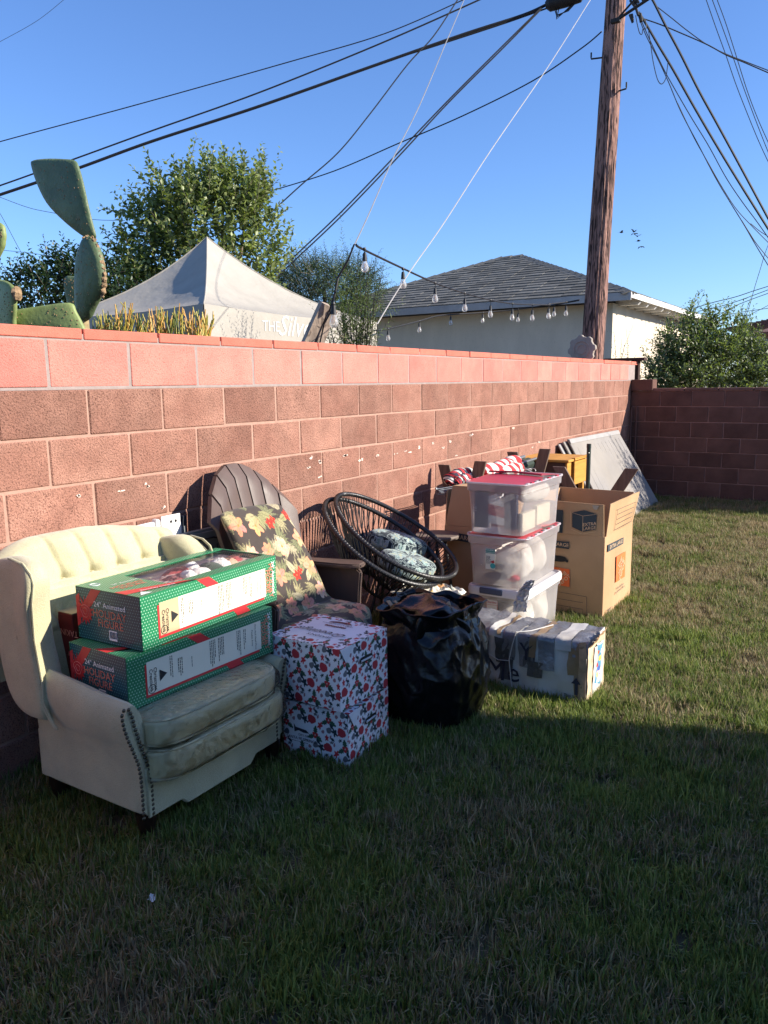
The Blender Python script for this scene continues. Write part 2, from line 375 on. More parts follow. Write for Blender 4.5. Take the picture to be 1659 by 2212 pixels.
def scatter(base, density, name, label, seed):
    ng = bpy.data.node_groups.new(name, 'GeometryNodeTree')
    ng.interface.new_socket('Geometry', in_out='INPUT', socket_type='NodeSocketGeometry'); ng.interface.new_socket('Geometry', in_out='OUTPUT', socket_type='NodeSocketGeometry')
    L = ng.links.new; gi = ng.nodes.new('NodeGroupInput'); go = ng.nodes.new('NodeGroupOutput')
    dp = ng.nodes.new('GeometryNodeDistributePointsOnFaces'); dp.inputs['Density'].default_value = density; dp.inputs['Seed'].default_value = seed
    ci = ng.nodes.new('GeometryNodeCollectionInfo'); ci.inputs['Collection'].default_value = tcol; ci.inputs['Separate Children'].default_value = True; ci.inputs['Reset Children'].default_value = True
    ip = ng.nodes.new('GeometryNodeInstanceOnPoints'); ip.inputs['Pick Instance'].default_value = True
    rv = ng.nodes.new('FunctionNodeRandomValue'); rv.data_type = 'FLOAT_VECTOR'; rv.inputs[0].default_value = (-.12, -.12, 0); rv.inputs[1].default_value = (.12, .12, 6.283)
    rs = ng.nodes.new('FunctionNodeRandomValue'); rs.data_type = 'FLOAT'; rs.inputs[2].default_value = .6; rs.inputs[3].default_value = 1.4
    L(gi.outputs[0], dp.inputs['Mesh']); L(dp.outputs['Points'], ip.inputs['Points']); L(ci.outputs[0], ip.inputs['Instance'])
    L(rv.outputs[0], ip.inputs['Rotation']); L(rs.outputs[1], ip.inputs['Scale']); L(ip.outputs[0], go.inputs[0])
    me = bpy.data.meshes.new(name); me.from_pydata([(a, b, .012) for a, b in base], [], [tuple(range(len(base)))])
    me.materials.append(gm); o = link(name, me); md = o.modifiers.new('scatter', 'NODES'); md.node_group = ng
    return tag(o, label, None, None, 'stuff')
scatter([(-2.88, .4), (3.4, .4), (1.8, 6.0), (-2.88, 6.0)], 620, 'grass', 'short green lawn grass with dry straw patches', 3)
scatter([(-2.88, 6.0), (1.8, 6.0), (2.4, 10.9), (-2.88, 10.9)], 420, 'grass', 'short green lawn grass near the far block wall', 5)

# --- block walls
m_brown = mat('brown_block', lin((161, 119, 102)), .95, var=.16, vs=9, rand=.16, bump=1., bs=120, bdist=.010, spots=(150, .54, lin((98, 66, 56)), .85), col2=lin((150, 107, 91)))
m_pink = mat('pink_block', lin((206, 130, 116)), .95, var=.10, vs=7, rand=.09, bump=.9, bs=140, bdist=.006, spots=(150, .57, lin((168, 92, 80)), .65), col2=lin((194, 120, 108)))
m_cap = mat('pink_cap', lin((198, 112, 94)), .95, var=.10, vs=14, rand=.06, bump=.8, bs=190, bdist=.004, spots=(210, .60, lin((170, 84, 66)), .55))
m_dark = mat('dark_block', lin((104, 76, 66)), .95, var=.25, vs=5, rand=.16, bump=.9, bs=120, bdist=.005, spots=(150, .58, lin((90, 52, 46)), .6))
m_mort = mat('mortar', lin((166, 132, 116)), .95, var=.12, vs=20, bump=.6, bs=120)
m_mort2 = mat('grey_mortar', lin((150, 136, 130)), .95, var=.12, vs=20, bump=.6, bs=120)
m_mort3 = mat('old_mortar', lin((156, 122, 110)), .95, var=.2, vs=12, bump=.6, bs=120)
def block_mesh(name, L, T, Hh, m, seed, bev=.005):
    random.seed(seed); b = MB(); b.box((0, 0, 0), (T, L, Hh)); o = b.build(name, m, bevel=bev, jit=.0012); me = o.data; bpy.data.objects.remove(o); return me
JM = .011
bw = thing('block_wall', (-2.9, 5.4, 0), 0, 'long brown concrete block wall topped by a salmon pink block course, behind the piled goods', 'wall')
PIT = .4185; CH = .2032; TOPB = 1.594
variants = [block_mesh('block', PIT - JM, .19, CH - JM, m_brown, 30 + k) for k in range(4)]
random.seed(5)
for r in range(8):
    zc = TOPB - CH * (r + .5); off = 2.187 if r % 2 == 0 else 1.98
    k0 = math.floor((-.1 - off) / PIT)
    for k in range(k0, 40):
        y0 = off + k * PIT; y1 = y0 + PIT
        if y0 > 10.93: break
        ov = 0
        if y1 > 10.95:
            mb = MB(); mb.box((0, 0, 0), (.19, 10.95 - y0 - JM, CH - JM)); o = mb.build('block', m_brown, bw, bevel=.004); yc = (y0 + 10.95) / 2
        else: o = link('block', variants[random.randrange(4)], bw); yc = (y0 + y1) / 2
        o.location = (-.095 + random.uniform(-.0015, .0015), yc - 5.4, zc); o.rotation_euler = (0, 0, random.uniform(-.003, .003))
pv = [block_mesh('pink_block', PIT - .015, .19, CH - JM, m_pink, 50 + k, .003) for k in range(3)]
cv = [block_mesh('cap_block', .4155 - .008, .20, .046, m_cap, 60 + k, .004) for k in range(3)]
for k in range(-5, 22):
    y0 = 2.0095 + k * PIT
    if y0 + PIT > 11.15: break
    o = link('pink_block', pv[k % 3], bw); o.location = (-.097 + random.uniform(-.002, .002), y0 + PIT / 2 - 5.4, TOPB + CH / 2 + .002); o.rotation_euler = (0, 0, random.uniform(-.004, .004))
for k in range(-5, 22):
    y0 = 2.190 + k * .4155
    if y0 > 11.0: break
    o = link('cap_block', cv[k % 3], bw); o.location = (-.100 + random.uniform(-.003, .003), y0 + .2077 - 5.4, TOPB + CH + .028 + random.uniform(-.001, .001)); o.rotation_euler = (0, random.uniform(-.006, .006), random.uniform(-.006, .006))
mo = MB(); mo.box((-.095, 0, TOPB / 2), (.19 - .009, 11.1, TOPB)); mo.build('mortar', m_mort, bw, label=None) if False else mo.build('mortar', m_mort, bw)
mo = MB(); mo.box((-.097, 0.1, TOPB + CH / 2 + .012), (.19 - .007, 11.25, CH + .03)); mo.build('mortar', m_mort2, bw)
mo = MB(); mo.box((-.097, .1, TOPB + .0015), (.19 - .001, 11.25, .011)); mo.build('mortar_bed', m_mort2, bw)
# paint splashes left on the blocks
m_splash = mat('white_splash', lin((228, 205, 190)), .9, var=.1)
sp = MB(); random.seed(12)
def splash(px, py, w_, h_, n=3):
    p = at_x(px, py, -2.898)
    for q in range(n):
        cy_ = p[1] + random.uniform(-w_, w_) * .8; cz_ = p[2] + random.uniform(-h_, h_) * .8; R_ = random.uniform(.35, 1)
        P = [(-2.8965 , cy_ + cos(t) * w_ * R_ * random.uniform(.45, 1), cz_ + sin(t) * h_ * R_ * random.uniform(.45, 1)) for t in np.linspace(0, 2 * pi, 9, endpoint=False)]
        sp.add(P, [tuple(range(9))])
for a in ((170, 1072, .018, .012), (318, 1048, .018, .012), (262, 1062, .02, .006), (352, 1095, .012, .01), (670, 988, .022, .010), (668, 1008, .016, .009), (692, 996, .02, .012), (745, 985, .03, .010), (778, 992, .03, .012), (812, 985, .03, .008),
          (855, 982, .03, .010), (880, 975, .05, .010), (905, 966, .02, .010), (935, 958, .03, .012), (958, 968, .03, .010), (972, 952, .03, .012), (1020, 940, .05, .012), (985, 985, .02, .008), (1045, 1008, .03, .01), (1002, 1015, .03, .01), (690, 1030, .02, .008), (1110, 925, .05, .012), (1150, 965, .03, .01), (1165, 955, .03, .01)):
    splash(*a)
spo = sp.build('paint_splash', m_splash, bw, org=(-2.9, 5.4, 0)); spo['kind'] = 'stuff'

fw = thing('block_wall', (-.3, 10.95, 0), 0, 'shaded dark brown block wall with a flat cap crossing the far end of the lawn', 'wall')
Cz = [1.444, 1.2375, 1.033, .828, .6365, .441, .238, .03, -.17]; PB = .4055
dv = {}
random.seed(9)
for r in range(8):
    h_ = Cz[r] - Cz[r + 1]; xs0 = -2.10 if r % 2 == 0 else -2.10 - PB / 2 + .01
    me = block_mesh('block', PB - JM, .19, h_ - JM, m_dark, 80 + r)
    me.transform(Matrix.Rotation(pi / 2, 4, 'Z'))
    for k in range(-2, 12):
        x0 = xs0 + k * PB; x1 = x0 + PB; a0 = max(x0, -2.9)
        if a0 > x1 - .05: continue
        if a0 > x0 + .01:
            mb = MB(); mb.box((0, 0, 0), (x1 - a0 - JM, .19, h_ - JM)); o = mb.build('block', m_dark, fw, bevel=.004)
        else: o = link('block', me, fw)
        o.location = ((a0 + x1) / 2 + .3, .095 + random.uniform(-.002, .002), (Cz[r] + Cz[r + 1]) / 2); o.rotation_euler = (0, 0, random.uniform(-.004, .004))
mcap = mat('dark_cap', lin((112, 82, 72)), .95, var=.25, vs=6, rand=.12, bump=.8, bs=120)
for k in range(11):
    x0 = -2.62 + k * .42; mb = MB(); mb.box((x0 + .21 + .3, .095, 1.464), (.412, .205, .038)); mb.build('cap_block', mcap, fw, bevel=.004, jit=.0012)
mb = MB(); mb.box((0, .098, .72), (5.15, .178, 1.45)); mb.build('mortar', m_mort3, fw)
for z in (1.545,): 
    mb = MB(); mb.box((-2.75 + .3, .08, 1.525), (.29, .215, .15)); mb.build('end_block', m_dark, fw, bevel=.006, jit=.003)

# --- dark gate post and thin conduits at the wall corner
m_dwood = mat('dark_post', lin((62, 44, 38)), .85, var=.3, vs=8, bump=.5, bs=60, stretch=(1, 1, .15))
p = thing('gate_post', (-2.93, 11.27, 0), 0, 'dark wooden post with a flat cap board behind the end of the pink block course', 'post')
mb = MB(); mb.box((0, 0, .93), (.10, .10, 1.86)); mb.build('post_shaft', m_dwood, p, bevel=.004)
mb = MB(); mb.box((-.18, 0, 1.882), (.62, .15, .042)); mb.build('cap_board', m_dwood, p, bevel=.004)
m_pipe = mat('old_pipe', lin((110, 82, 74)), .6, var=.2, metal=.3)
for i, (dy, lb) in enumerate(((.10, 'thin dark conduit standing in the wall corner, the one nearer the long wall'), (.045, 'thin dark conduit standing in the wall corner, the one nearer the far wall'))):
    mb = MB(); mb.tube([(0, 0, 0), (0, 0, 1.21 + .03 * i)], .011, 8); o = mb.build('metal_conduit', m_pipe, smooth=1)
    o.location = (-2.86 + .055 * i, 10.95 - dy, 0); tag(o, lb, 'pipe', 'conduits in the wall corner')
# ================================================================== BEYOND THE WALLS
# --- garage: hip roof of real shingles, rafter tails, lit side wall and shaded end wall
EC = at_depth(1361, 632, 14.0)                       # eave corner
ZE = EC[2]; OV = .42
def _solve():
    best = None
    for r in np.arange(1.0, 6, .02):
        for pz in np.arange(.2, .8, .01):
            P = EC + np.array([-r, r, r * pz]); d = RM.T @ (P - CAM); x = CX + FPX * d[0] / d[2]; y = CY + FPX * d[1] / d[2]
            e = (x - 1127) ** 2 + (y - 556) ** 2
            if best is None or e < best[0]: best = (e, r, pz)
    return best[1], best[2]
HR, PITCH = _solve()
ZE += .0
x1 = EC[0]; y0 = EC[1]; xl = x1 - 2 * HR - .55; yb = y0 + 9.0; ZR = ZE + HR * PITCH
wallx = x1 - OV; wally = y0 + OV; wallxl = xl + OV
m_stucco = mat('cream_stucco', lin((208, 196, 174)), .95, var=.10, vs=2.2, stretch=(1, 1, .35), bump=.7, bs=55, spots=(60, .60, lin((172, 158, 132)), .5))
m_eave = mat('white_painted_wood', (.72, .70, .66), .7, var=.08)
m_soff = mat('soffit_wood', (.42, .40, .37), .8, var=.1)
m_shin = mat('roof_shingle', (.135, .130, .115), .95, var=.22, vs=18, rand=.28, bump=.6, bs=90)
m_fel = mat('roof_felt', (.03, .03, .03), .95)
ho = thing('garage', (wallx - HR, wally, 0), 0, 'single storey garage with a grey shingled hip roof and cream stucco walls beyond the wall', 'garage')
og = (wallx - HR, wally, 0)
mb = MB(); mb.box(((wallx + wallxl) / 2, wally + .1, ZE / 2 - .06), (wallx - wallxl, .2, ZE - .12)); mb.build('end_wall', m_stucco, ho, org=og)
mb = MB(); mb.box((wallx - .1, (wally + yb) / 2 + .1, ZE / 2 - .06), (.2, yb - wally - .2, ZE - .12)); mb.build('side_wall', m_stucco, ho, org=og)
mb = MB(); ym = y0 + HR; xm0 = xl + HR; xm1 = x1 - HR
C_ = [(xl, y0, ZE), (x1, y0, ZE), (x1, yb, ZE), (xl, yb, ZE), (xm0, ym, ZR), (xm1, ym, ZR), (xm1, yb - HR, ZR), (xm0, yb - HR, ZR)]
mb.add(C_, [(0, 1, 5, 4), (1, 2, 6, 5), (2, 3, 7, 6), (3, 0, 4, 7), (4, 5, 6, 7), (0, 3, 2, 1)]); mb.build('roof_deck', m_fel, ho, org=og)
mb = MB(); mb.box(((xl + x1) / 2, y0 - .012, ZE - .06), (x1 - xl + .05, .03, .14)); mb.build('fascia', m_soff, ho, org=og)
mb = MB(); mb.box((x1 + .016, (y0 + yb) / 2, ZE - .035), (.03, yb - y0 + .03, .10)); mb.build('fascia', m_eave, ho, org=og)
for k in range(11):
    mb = MB(); yk = wally + .35 + k * .62; pts = [(wallx - .05, ZE - .02), (x1 - .01, ZE - .02), (x1 - .01, ZE - .10), (x1 - .06, ZE - .15), (wallx - .05, ZE - .15)]
    mb.prism([(a, yk, b) for a, b in pts], (0, 0, 0), (0, .09, 0)); mb.build('rafter_tail', m_eave, ho, org=og)
random.seed(21)
stuffm = MB(); nsh = 0; ROW = .20; shw = .36; cosr = cos(math.atan(PITCH))
def shingle_at(mbx, c, ux, up, wd, ln):
    n = ux.cross(up).normalized(); R = Matrix((ux, up, n)).transposed()
    mbx.box(c, (wd, ln, .016), R)
faces = []
nr = int(HR / cosr / ROW)
up1 = Vector((0, cosr, cosr * PITCH)).normalized(); up2 = Vector((-cosr, 0, cosr * PITCH)).normalized()
shs = []
for r in range(nr + 1):
    s = r * ROW + ROW / 2; hz = s * cosr
    if hz > HR: break
    a = xl + hz; b = x1 - hz; x = a + (0 if r % 2 else shw / 2) - shw
    while x < b:
        lo = max(x, a); hi = min(x + shw, b)
        if hi - lo > .05: shs.append((0, (lo + hi) / 2, s, hi - lo - .012))
        x += shw
    a = y0 + hz; b = yb - hz; y = a + (0 if r % 2 else shw / 2) - shw
    while y < b:
        lo = max(y, a); hi = min(y + shw, b)
        if hi - lo > .05: shs.append((1, (lo + hi) / 2, s, hi - lo - .012))
        y += shw
def sh_geo(q):
    f, c, s, wd = q; s2 = s + random.uniform(-.004, .004); tz = .020
    if f == 0: P = Vector((c, y0, ZE)) + up1 * s2; u, up = Vector((1, 0, 0)), up1
    else: P = Vector((x1, c, ZE)) + up2 * s2; u, up = Vector((0, 1, 0)), up2
    n = u.cross(up).normalized(); tilt = Matrix.Rotation(-.075, 3, u); up_ = tilt @ up
    return P + n * (tz + random.uniform(-.003, .004)), u, up_, wd
front = sorted([q for q in shs if q[0] == 0], key=lambda q: -q[1] + q[2] * .3)
shm = {}
for q in front[:290]:
    P, u, up, wd = sh_geo(q); key = round(wd, 2)
    if key not in shm:
        mb = MB(); mb.box((0, 0, 0), (wd, ROW + .05, .018)); o = mb.build('shingle', m_shin, jit=.001); shm[key] = o.data; bpy.data.objects.remove(o)
    o = link('shingle', shm[key], ho); n = u.cross(up).normalized()
    o.matrix_local = Matrix.Translation(P - Vector(og)) @ Matrix((u, up, n)).transposed().to_4x4()
for q in front[290:] + [q for q in shs if q[0] == 1]:
    P, u, up, wd = sh_geo(q); shingle_at(stuffm, P, u, up, wd, ROW + .05)
o = stuffm.build('shingle', m_shin, ho, org=og); o['kind'] = 'stuff'
def ridge(a, b, name='ridge_shingle'):
    a = Vector(a); b = Vector(b); L = (b - a).length; n = int(L / .24); d = (b - a).normalized(); mb = MB()
    for k in range(n):
        c = a + d * (k + .5) * L / n; sd = d.cross(Vector((0, 0, 1))).normalized(); upv = sd.cross(d)
        for sg in (-1, 1):
            q = (sd * sg - upv * .42).normalized(); nn = q.cross(d).normalized() * sg; cc = c + q * .075 + Vector((0, 0, .045)); tl = Matrix.Rotation(.06, 3, sd)
            R = Matrix((q, tl @ d, nn)).transposed(); mb.box(cc, (.16, L / n + .05, .018), R)
    mb.build(name, m_shin, ho, org=og)
ridge(C_[1], C_[5]); ridge(C_[0], C_[4]); ridge(C_[4], C_[5])
m_iron = mat('dark_iron', (.03, .028, .027), .7, var=.2)

# --- further houses at the right
def small_house(xa, xb_, ya, yb2, ze, zr, hip, mw, mr, label):
    o = ((xa + xb_) / 2, ya, 0); h = thing('house', o, 0, label, 'house')
    mb = MB(); mb.box(((xa + xb_) / 2, (ya + yb2) / 2, ze / 2), (xb_ - xa, yb2 - ya, ze)); mb.build('wall', mw, h, org=o)
    e = .4; mb = MB(); ym = (ya + yb2) / 2
    V_ = [(xa - e, ya - e, ze), (xb_ + e, ya - e, ze), (xb_ + e, yb2 + e, ze), (xa - e, yb2 + e, ze), (xa + hip, ym, zr), (xb_ - hip, ym, zr)]
    mb.add(V_, [(0, 1, 5, 4), (1, 2, 5), (2, 3, 4, 5), (3, 0, 4), (0, 3, 2, 1)]); mb.build('roof', mr, h, org=o)
    nr_ = 13; mb = MB(); rows = []
    for k in range(nr_):          # raised courses of shingles
        t0 = k / nr_; t1 = (k + .9) / nr_; 
        def q(t, a, b): return tuple(Vector(a).lerp(Vector(b), t))
        L0, L1 = q(t0, V_[0], V_[4]), q(t1, V_[0], V_[4]); R0, R1 = q(t0, V_[1], V_[5]), q(t1, V_[1], V_[5])
        a = [Vector(L0) + Vector((0, -.03, .045)), Vector(R0) + Vector((0, -.03, .045)), Vector(R1) + Vector((0, 0, .008)), Vector(L1) + Vector((0, 0, .008))]
        mb.add(a, [(0, 1, 2, 3)]); mb.add([Vector(L0), Vector(R0), a[1], a[0]], [(0, 1, 2, 3)])
        L0, L1 = q(t0, V_[3], V_[4]), q(t1, V_[3], V_[4]); R0, R1 = q(t0, V_[0], V_[4]), q(t1, V_[0], V_[4])
        a = [Vector(L0) + Vector((-.03, 0, .045)), Vector(R0) + Vector((-.03, 0, .045)), Vector(R1) + Vector((0, 0, .008)), Vector(L1) + Vector((0, 0, .008))]
        mb.add(a, [(0, 1, 2, 3)]); mb.add([Vector(L0), Vector(R0), a[1], a[0]], [(0, 1, 2, 3)])
    mb.build('shingle_course', mr, h, org=o)
    return h
m_red = mat('red_brown_shingle', (.20, .115, .095), .95, var=.25, vs=7, bump=.5, bs=40)
m_greyw = mat('pale_wall', (.45, .42, .40), .9)
P1 = at_depth(1654, 752, 17.0); P2 = at_depth(1575, 725, 26.0)
m_shadow = mat('dark_siding', (.12, .11, .11), .9)
E0 = at_depth(1628, 723, 15.0)
h2 = small_house(E0[0] + .4, E0[0] + 7.4, E0[1] + .4, E0[1] + 7, E0[2], E0[2] + 1.9, 3.4, m_greyw, m_red, 'house with a red brown shingle roof at the right edge of the picture')
E1 = at_depth(1562, 712, 24.0)
h3 = small_house(E1[0] + .4, E1[0] + 9, E1[1] + .4, E1[1] + 6, E1[2], E1[2] + .55, 1.2, m_greyw, m_red, 'low far roof just above the bush, left of the red brown roof')

# --- utility pole
def polepoint(z):   # leaning slightly
    b = at_depth(1279, 770, 11.0); t = at_y(1331, 0, 11.25); k = (z - b[2]) / (t[2] - b[2]); return b + (t - b) * k
m_pole = mat('pole_wood', lin((142, 108, 96)), .9, var=.45, vs=11, stretch=(1, 1, .10), bump=1., bs=26, bdist=.05, spots=(34, .50, lin((44, 32, 29)), .92), detail=8)
pb = polepoint(0); up_ = thing('utility_pole', tuple(pb), 0, 'tall weathered brown wooden utility pole behind the block wall', 'utility pole')
random.seed(3)
def polefn(u, v):
    z = v * 8.6; c = polepoint(z); t = 2 * pi * u; r = .172 - .0058 * z
    gr = abs(noise.noise(Vector((cos(t) * 3.2 + 5, sin(t) * 3.2, z * .35)))) ; f2 = noise.noise(Vector((cos(t) * 9, sin(t) * 9, z * .9)))
    r *= 1 - .16 * gr + .03 * f2 + .012 * noise.noise(Vector((z * 2, t, 1)))
    return (c[0] + r * cos(t), c[1] + r * sin(t), c[2])
mb = MB(); mb.grid(72, 260, polefn, cu=True); mb.build('pole_shaft', m_pole, up_, smooth=2, org=tuple(pb))
for (px, py, dx) in ((1277, 124, -1), (1353, 188, 1)):
    p = at_y(px, py, 11.15); c = polepoint(p[2]); d = Vector((p[0] - c[0], 0, 0)).normalized()
    mb = MB(); e = Vector(p); mb.tube([Vector(c) + Vector((0, -.02, -.03)), e + Vector((0, 0, -.02)), e + Vector((0, 0, .0)), e + Vector((0, 0, .06))], .011, 7)
    mb.build('step_bolt', m_iron, up_, org=tuple(pb))
p = at_y(1330, 45, 11.0); mb = MB(); mb.box(tuple(Vector(p)), (.12, .06, .05)); mb.tube([p, (p[0] + .45, p[1] - .1, p[2] + .12)], .02, 7); mb.tube([p, (p[0] + .40, p[1] - .05, p[2] + .30)], .015, 6)
mb.build('cable_bracket', m_iron, up_, org=tuple(pb), bevel=.004)

# --- white gear-shaped garden ornament in front of the pole
m_conc = mat('pale_concrete', lin((160, 150, 138)), .9, var=.12, vs=15, bump=.5, bs=80)
p = at_y(*[(2100 + 390 * .5859) / 1.8518, (900 + 850 * .5859) / 1.8518], 9.6)
gp = thing('garden_ornament', (p[0], p[1], p[2] - .17), 0, 'round pale cast ornament with a notched rim standing in front of the utility pole', 'ornament')
mb = MB(); outl = []
for k in range(48):
    t = 2 * pi * k / 48; r = .155 + (.022 if (k % 6) < 3 else 0); outl.append((r * cos(t) + .0, 0, r * sin(t) + .17))
mb.prism(outl, (0, -.025, 0), (0, .05, 0)); mb.build('notched_disc', m_conc, gp, bevel=.006)
for r_, t_ in ((.10, .008), (.055, .008)):
    mb = MB(); mb.tube([(r_ * cos(t), -.028, .17 + r_ * sin(t)) for t in np.linspace(0, 2 * pi, 26, endpoint=False)], t_, 6, closed=True); mb.build('raised_ring', m_conc, gp, smooth=True)
mb = MB(); mb.box((0, .02, -.45), (.06, .04, 1.0)); mb.build('stand', m_iron, gp)

# --- canopy tent
m_tent = mat('white_canopy_cloth', (.36, .33, .28), .8, var=.09, vs=3, bump=.35, bs=4, bdist=.03)
NC = at_depth(440, 656, 7.2); LX, LY = 2.35, 2.95; nx, ny, nz = NC
tcx, tcy = nx - LX / 2, ny + LY / 2
def vline(px, py, x, y):
    d = ray(px, py); t = (np.array([x, y]) @ d[:2]) / (d[:2] @ d[:2]); return CAM[2] + d[2] * t
tcx -= .13; tcy -= .06
ZA = vline(449, 513, tcx, tcy)
tn = thing('canopy_tent', (tcx, tcy, 0), 0, 'white pop-up canopy tent with a pointed top and faded lettering beyond the wall', 'canopy')
corners = [(nx, ny), (nx, ny + LY), (nx - LX, ny + LY), (nx - LX, ny)]
ot = (tcx, tcy, 0)
for k in range(4):
    a, b = corners[k], corners[(k + 1) % 4]
    def fn(u, v, a=a, b=b):
        # v 0 at eave .. 1 apex ; profile concave, seam edges taut, panels sagging
        ex, ey = a[0] + (b[0] - a[0]) * u, a[1] + (b[1] - a[1]) * u
        x, y = ex + (tcx - ex) * v, ey + (tcy - ey) * v
        prof = .47 * v + .53 * v ** 2.3
        sag = -.07 * sin(pi * u) * sin(pi * min(1, v * 1.05)) * (1 - v * .3)
        wr = .012 * noise.noise(Vector((x * 5, y * 5, k))) * (1 - v) + .006 * sin(v * 50 + u * 9) * max(0, .5 - abs(v - .55)) 
        return (x, y, nz + (ZA - nz) * prof + sag + wr - .03 * sin(pi * u) * (1 - v))
    mb = MB(); mb.grid(26, 26, fn); mb.build('roof_panel', m_tent, tn, smooth=2, org=ot)
    def vn(u, v, a=a, b=b):
        ex, ey = a[0] + (b[0] - a[0]) * u, a[1] + (b[1] - a[1]) * u
        dx, dy = (ey - tcy), 0
        nrm = Vector((ex - tcx, ey - tcy, 0)); axis = Vector((1, 0, 0)) if abs(b[0] - a[0]) < .01 else Vector((0, 1, 0)); sgn = 1 if nrm.dot(axis) > 0 else -1
        wv = (.018 * sin(u * 11 + k) * v + .012 * noise.noise(Vector((u * 9, v * 2, k)))) * (0 if k == 0 else 1)
        return (ex + axis.x * sgn * (.006 + wv), ey + axis.y * sgn * (.006 + wv), nz - .30 * v + .02 * sin(pi * u) * 0 - .03 * sin(pi * u) * (1 - v))
    mb = MB(); mb.grid(40, 6, vn); mb.build('valance', m_tent, tn, smooth=2, org=ot)
    mb = MB(); mb.tube([(a[0], a[1], nz - .01), (tcx + (a[0] - tcx) * .45, tcy + (a[1] - tcy) * .45, nz + (ZA - nz) * (.62 * .55 + .38 * .55 ** 2.2) + .004), (tcx, tcy, ZA)][0:1] + [(a[0] + (tcx - a[0]) * q, a[1] + (tcy - a[1]) * q, nz + (ZA - nz) * (.47 * q + .53 * q ** 2.3) + .004) for q in np.linspace(.02, 1, 14)], .007, 5); mb.build('seam', m_tent, tn, org=ot)
    mb = MB(); mb.box((a[0] + (.03 if a[0] < tcx else -.03), a[1] + (.03 if a[1] < tcy else -.03), (nz - .05) / 2), (.035, .035, nz - .05)); mb.build('tent_leg', mat('white_metal', (.6, .6, .6), .4), tn, org=ot)
m_fade = mat('faded_print', (.56, .54, .51), .8)
def tl(s, py, size, yy, shear=0, bold=0, dz=-.15): text(tn, s, (nx + .010 - tcx, yy - tcy, nz + dz), (0, 1, 0), (0, 0, 1), size, m_fade, shear=shear, bold=bold, off=.0)
yT, yS = at_x(584, 694, nx)[1], at_x(641, 694, nx)[1]
tl('THE', 0, .15, yT, dz=-.16); tl('Silver', 0, .30, yS, shear=.35, dz=-.15)

# --- cactus
m_cac = mat('cactus_skin', (.085, .125, .058), .55, var=.25, vs=7, bump=.7, bs=14, bdist=.012, spec=.4, col2=(.12, .16, .075), spots=(38, .62, (.17, .15, .09), .6))
m_cork = mat('cactus_cork', (.30, .20, .11), .95, var=.4, vs=30, bump=1., bs=60, bdist=.008)
def pad(parent, org, outline, cpx, thick, yaw, px0=None, name='cactus_pad', wave=.0):
    """outline in photo px around a pad standing at y=Y0; yaw turns its plane; built with its own thickness"""
    Y0 = cpx; P = [at_y(a, b, Y0) for a, b in outline]; c = sum(P) / len(P); n = len(P)
    # smooth closed outline
    Q = []
    for i in range(n):
        p0, p1, p2, p3 = P[i - 1], P[i], P[(i + 1) % n], P[(i + 2) % n]
        for t in (0, .25, .5, .75): Q.append(.5 * ((2 * p1) + (-p0 + p2) * t + (2 * p0 - 5 * p1 + 4 * p2 - p3) * t * t + (-p0 + 3 * p1 - 3 * p2 + p3) * t ** 3))
    K = len(Q); rings = [(0.0, 1.0), (.35, .93), (.62, .84), (.82, .68), (.94, .45), (1.0, 0.)]
    vs = []; fs = []
    def put(f, off):
        k0 = len(vs)
        for q in Q:
            x = c + (q - c) * f; ww = off + wave * sin((x[2] - c[2]) * 14)
            dx = x[0] - c[0]; vs.append((x[0] - sin(yaw) * ww, x[1] + cos(yaw) * ww + dx * math.tan(yaw), x[2]))
        return k0
    seq = [(f, -thick / 2 * o) for f, o in rings] + [(f, thick / 2 * o) for f, o in rings[::-1][1:]]
    ks = [put(max(f, .02), o) for f, o in seq]
    for a, b in zip(ks[:-1], ks[1:]):
        for i in range(K): fs.append((a + i, a + (i + 1) % K, b + (i + 1) % K, b + i))
    fs += [tuple(range(ks[0], ks[0] + K)), tuple(range(ks[-1], ks[-1] + K))]
    mb = MB(); mb.add(vs, fs); o = mb.build(name, m_cac, parent, smooth=2, org=org)
    mb = MB(); ra_ = random.Random(K); prf = [(f, thick / 2 * o_) for f, o_ in rings]
    for i_ in range(34):
        f = sqrt(ra_.random()) * .93; q = Q[ra_.randrange(K)]; x = c + (q - c) * f; o_ = np.interp(f, [a for a, b in prf], [b for a, b in prf]); ww = -o_ + wave * sin((x[2] - c[2]) * 14)
        mb.ball((x[0] - sin(yaw) * ww, x[1] + cos(yaw) * ww + (x[0] - c[0]) * math.tan(yaw), x[2]), (.0035, .003, .0045), 5, 4)
    oo = mb.build('areoles', m_cork, parent, org=org); oo['kind'] = 'stuff'
    return o, Q
oc = (-3.45, 2.95, 0)
Yc = 2.95; m_cac_dark = m_cac
cb = at_y(178, 700, Yc); oc = (cb[0], Yc, 0)
ct = thing('prickly_pear_cactus', oc, 0, 'tall prickly pear cactus of two big stacked pads with a corky scarred edge', 'cactus')
pad(ct, oc, [(76, 358), (80, 349), (95, 345), (115, 343), (140, 343), (154, 344), (161, 349), (165, 360), (175, 395), (186, 440), (196, 490), (199, 512), (186, 515), (170, 506), (140, 478), (108, 440), (86, 395)], Yc, .05, .12, wave=.006)
o_, Q = pad(ct, oc, [(184, 512), (200, 512), (215, 535), (225, 570), (228, 605), (222, 635), (205, 665), (190, 692), (170, 692), (164, 660), (163, 610), (166, 560), (176, 528)], Yc - .01, .085, -.05)
pad(ct, oc, [(146, 598), (160, 597), (168, 602), (170, 650), (168, 690), (158, 680), (150, 650), (145, 620)], Yc + .06, .05, .3)
mb = MB(); random.seed(5)
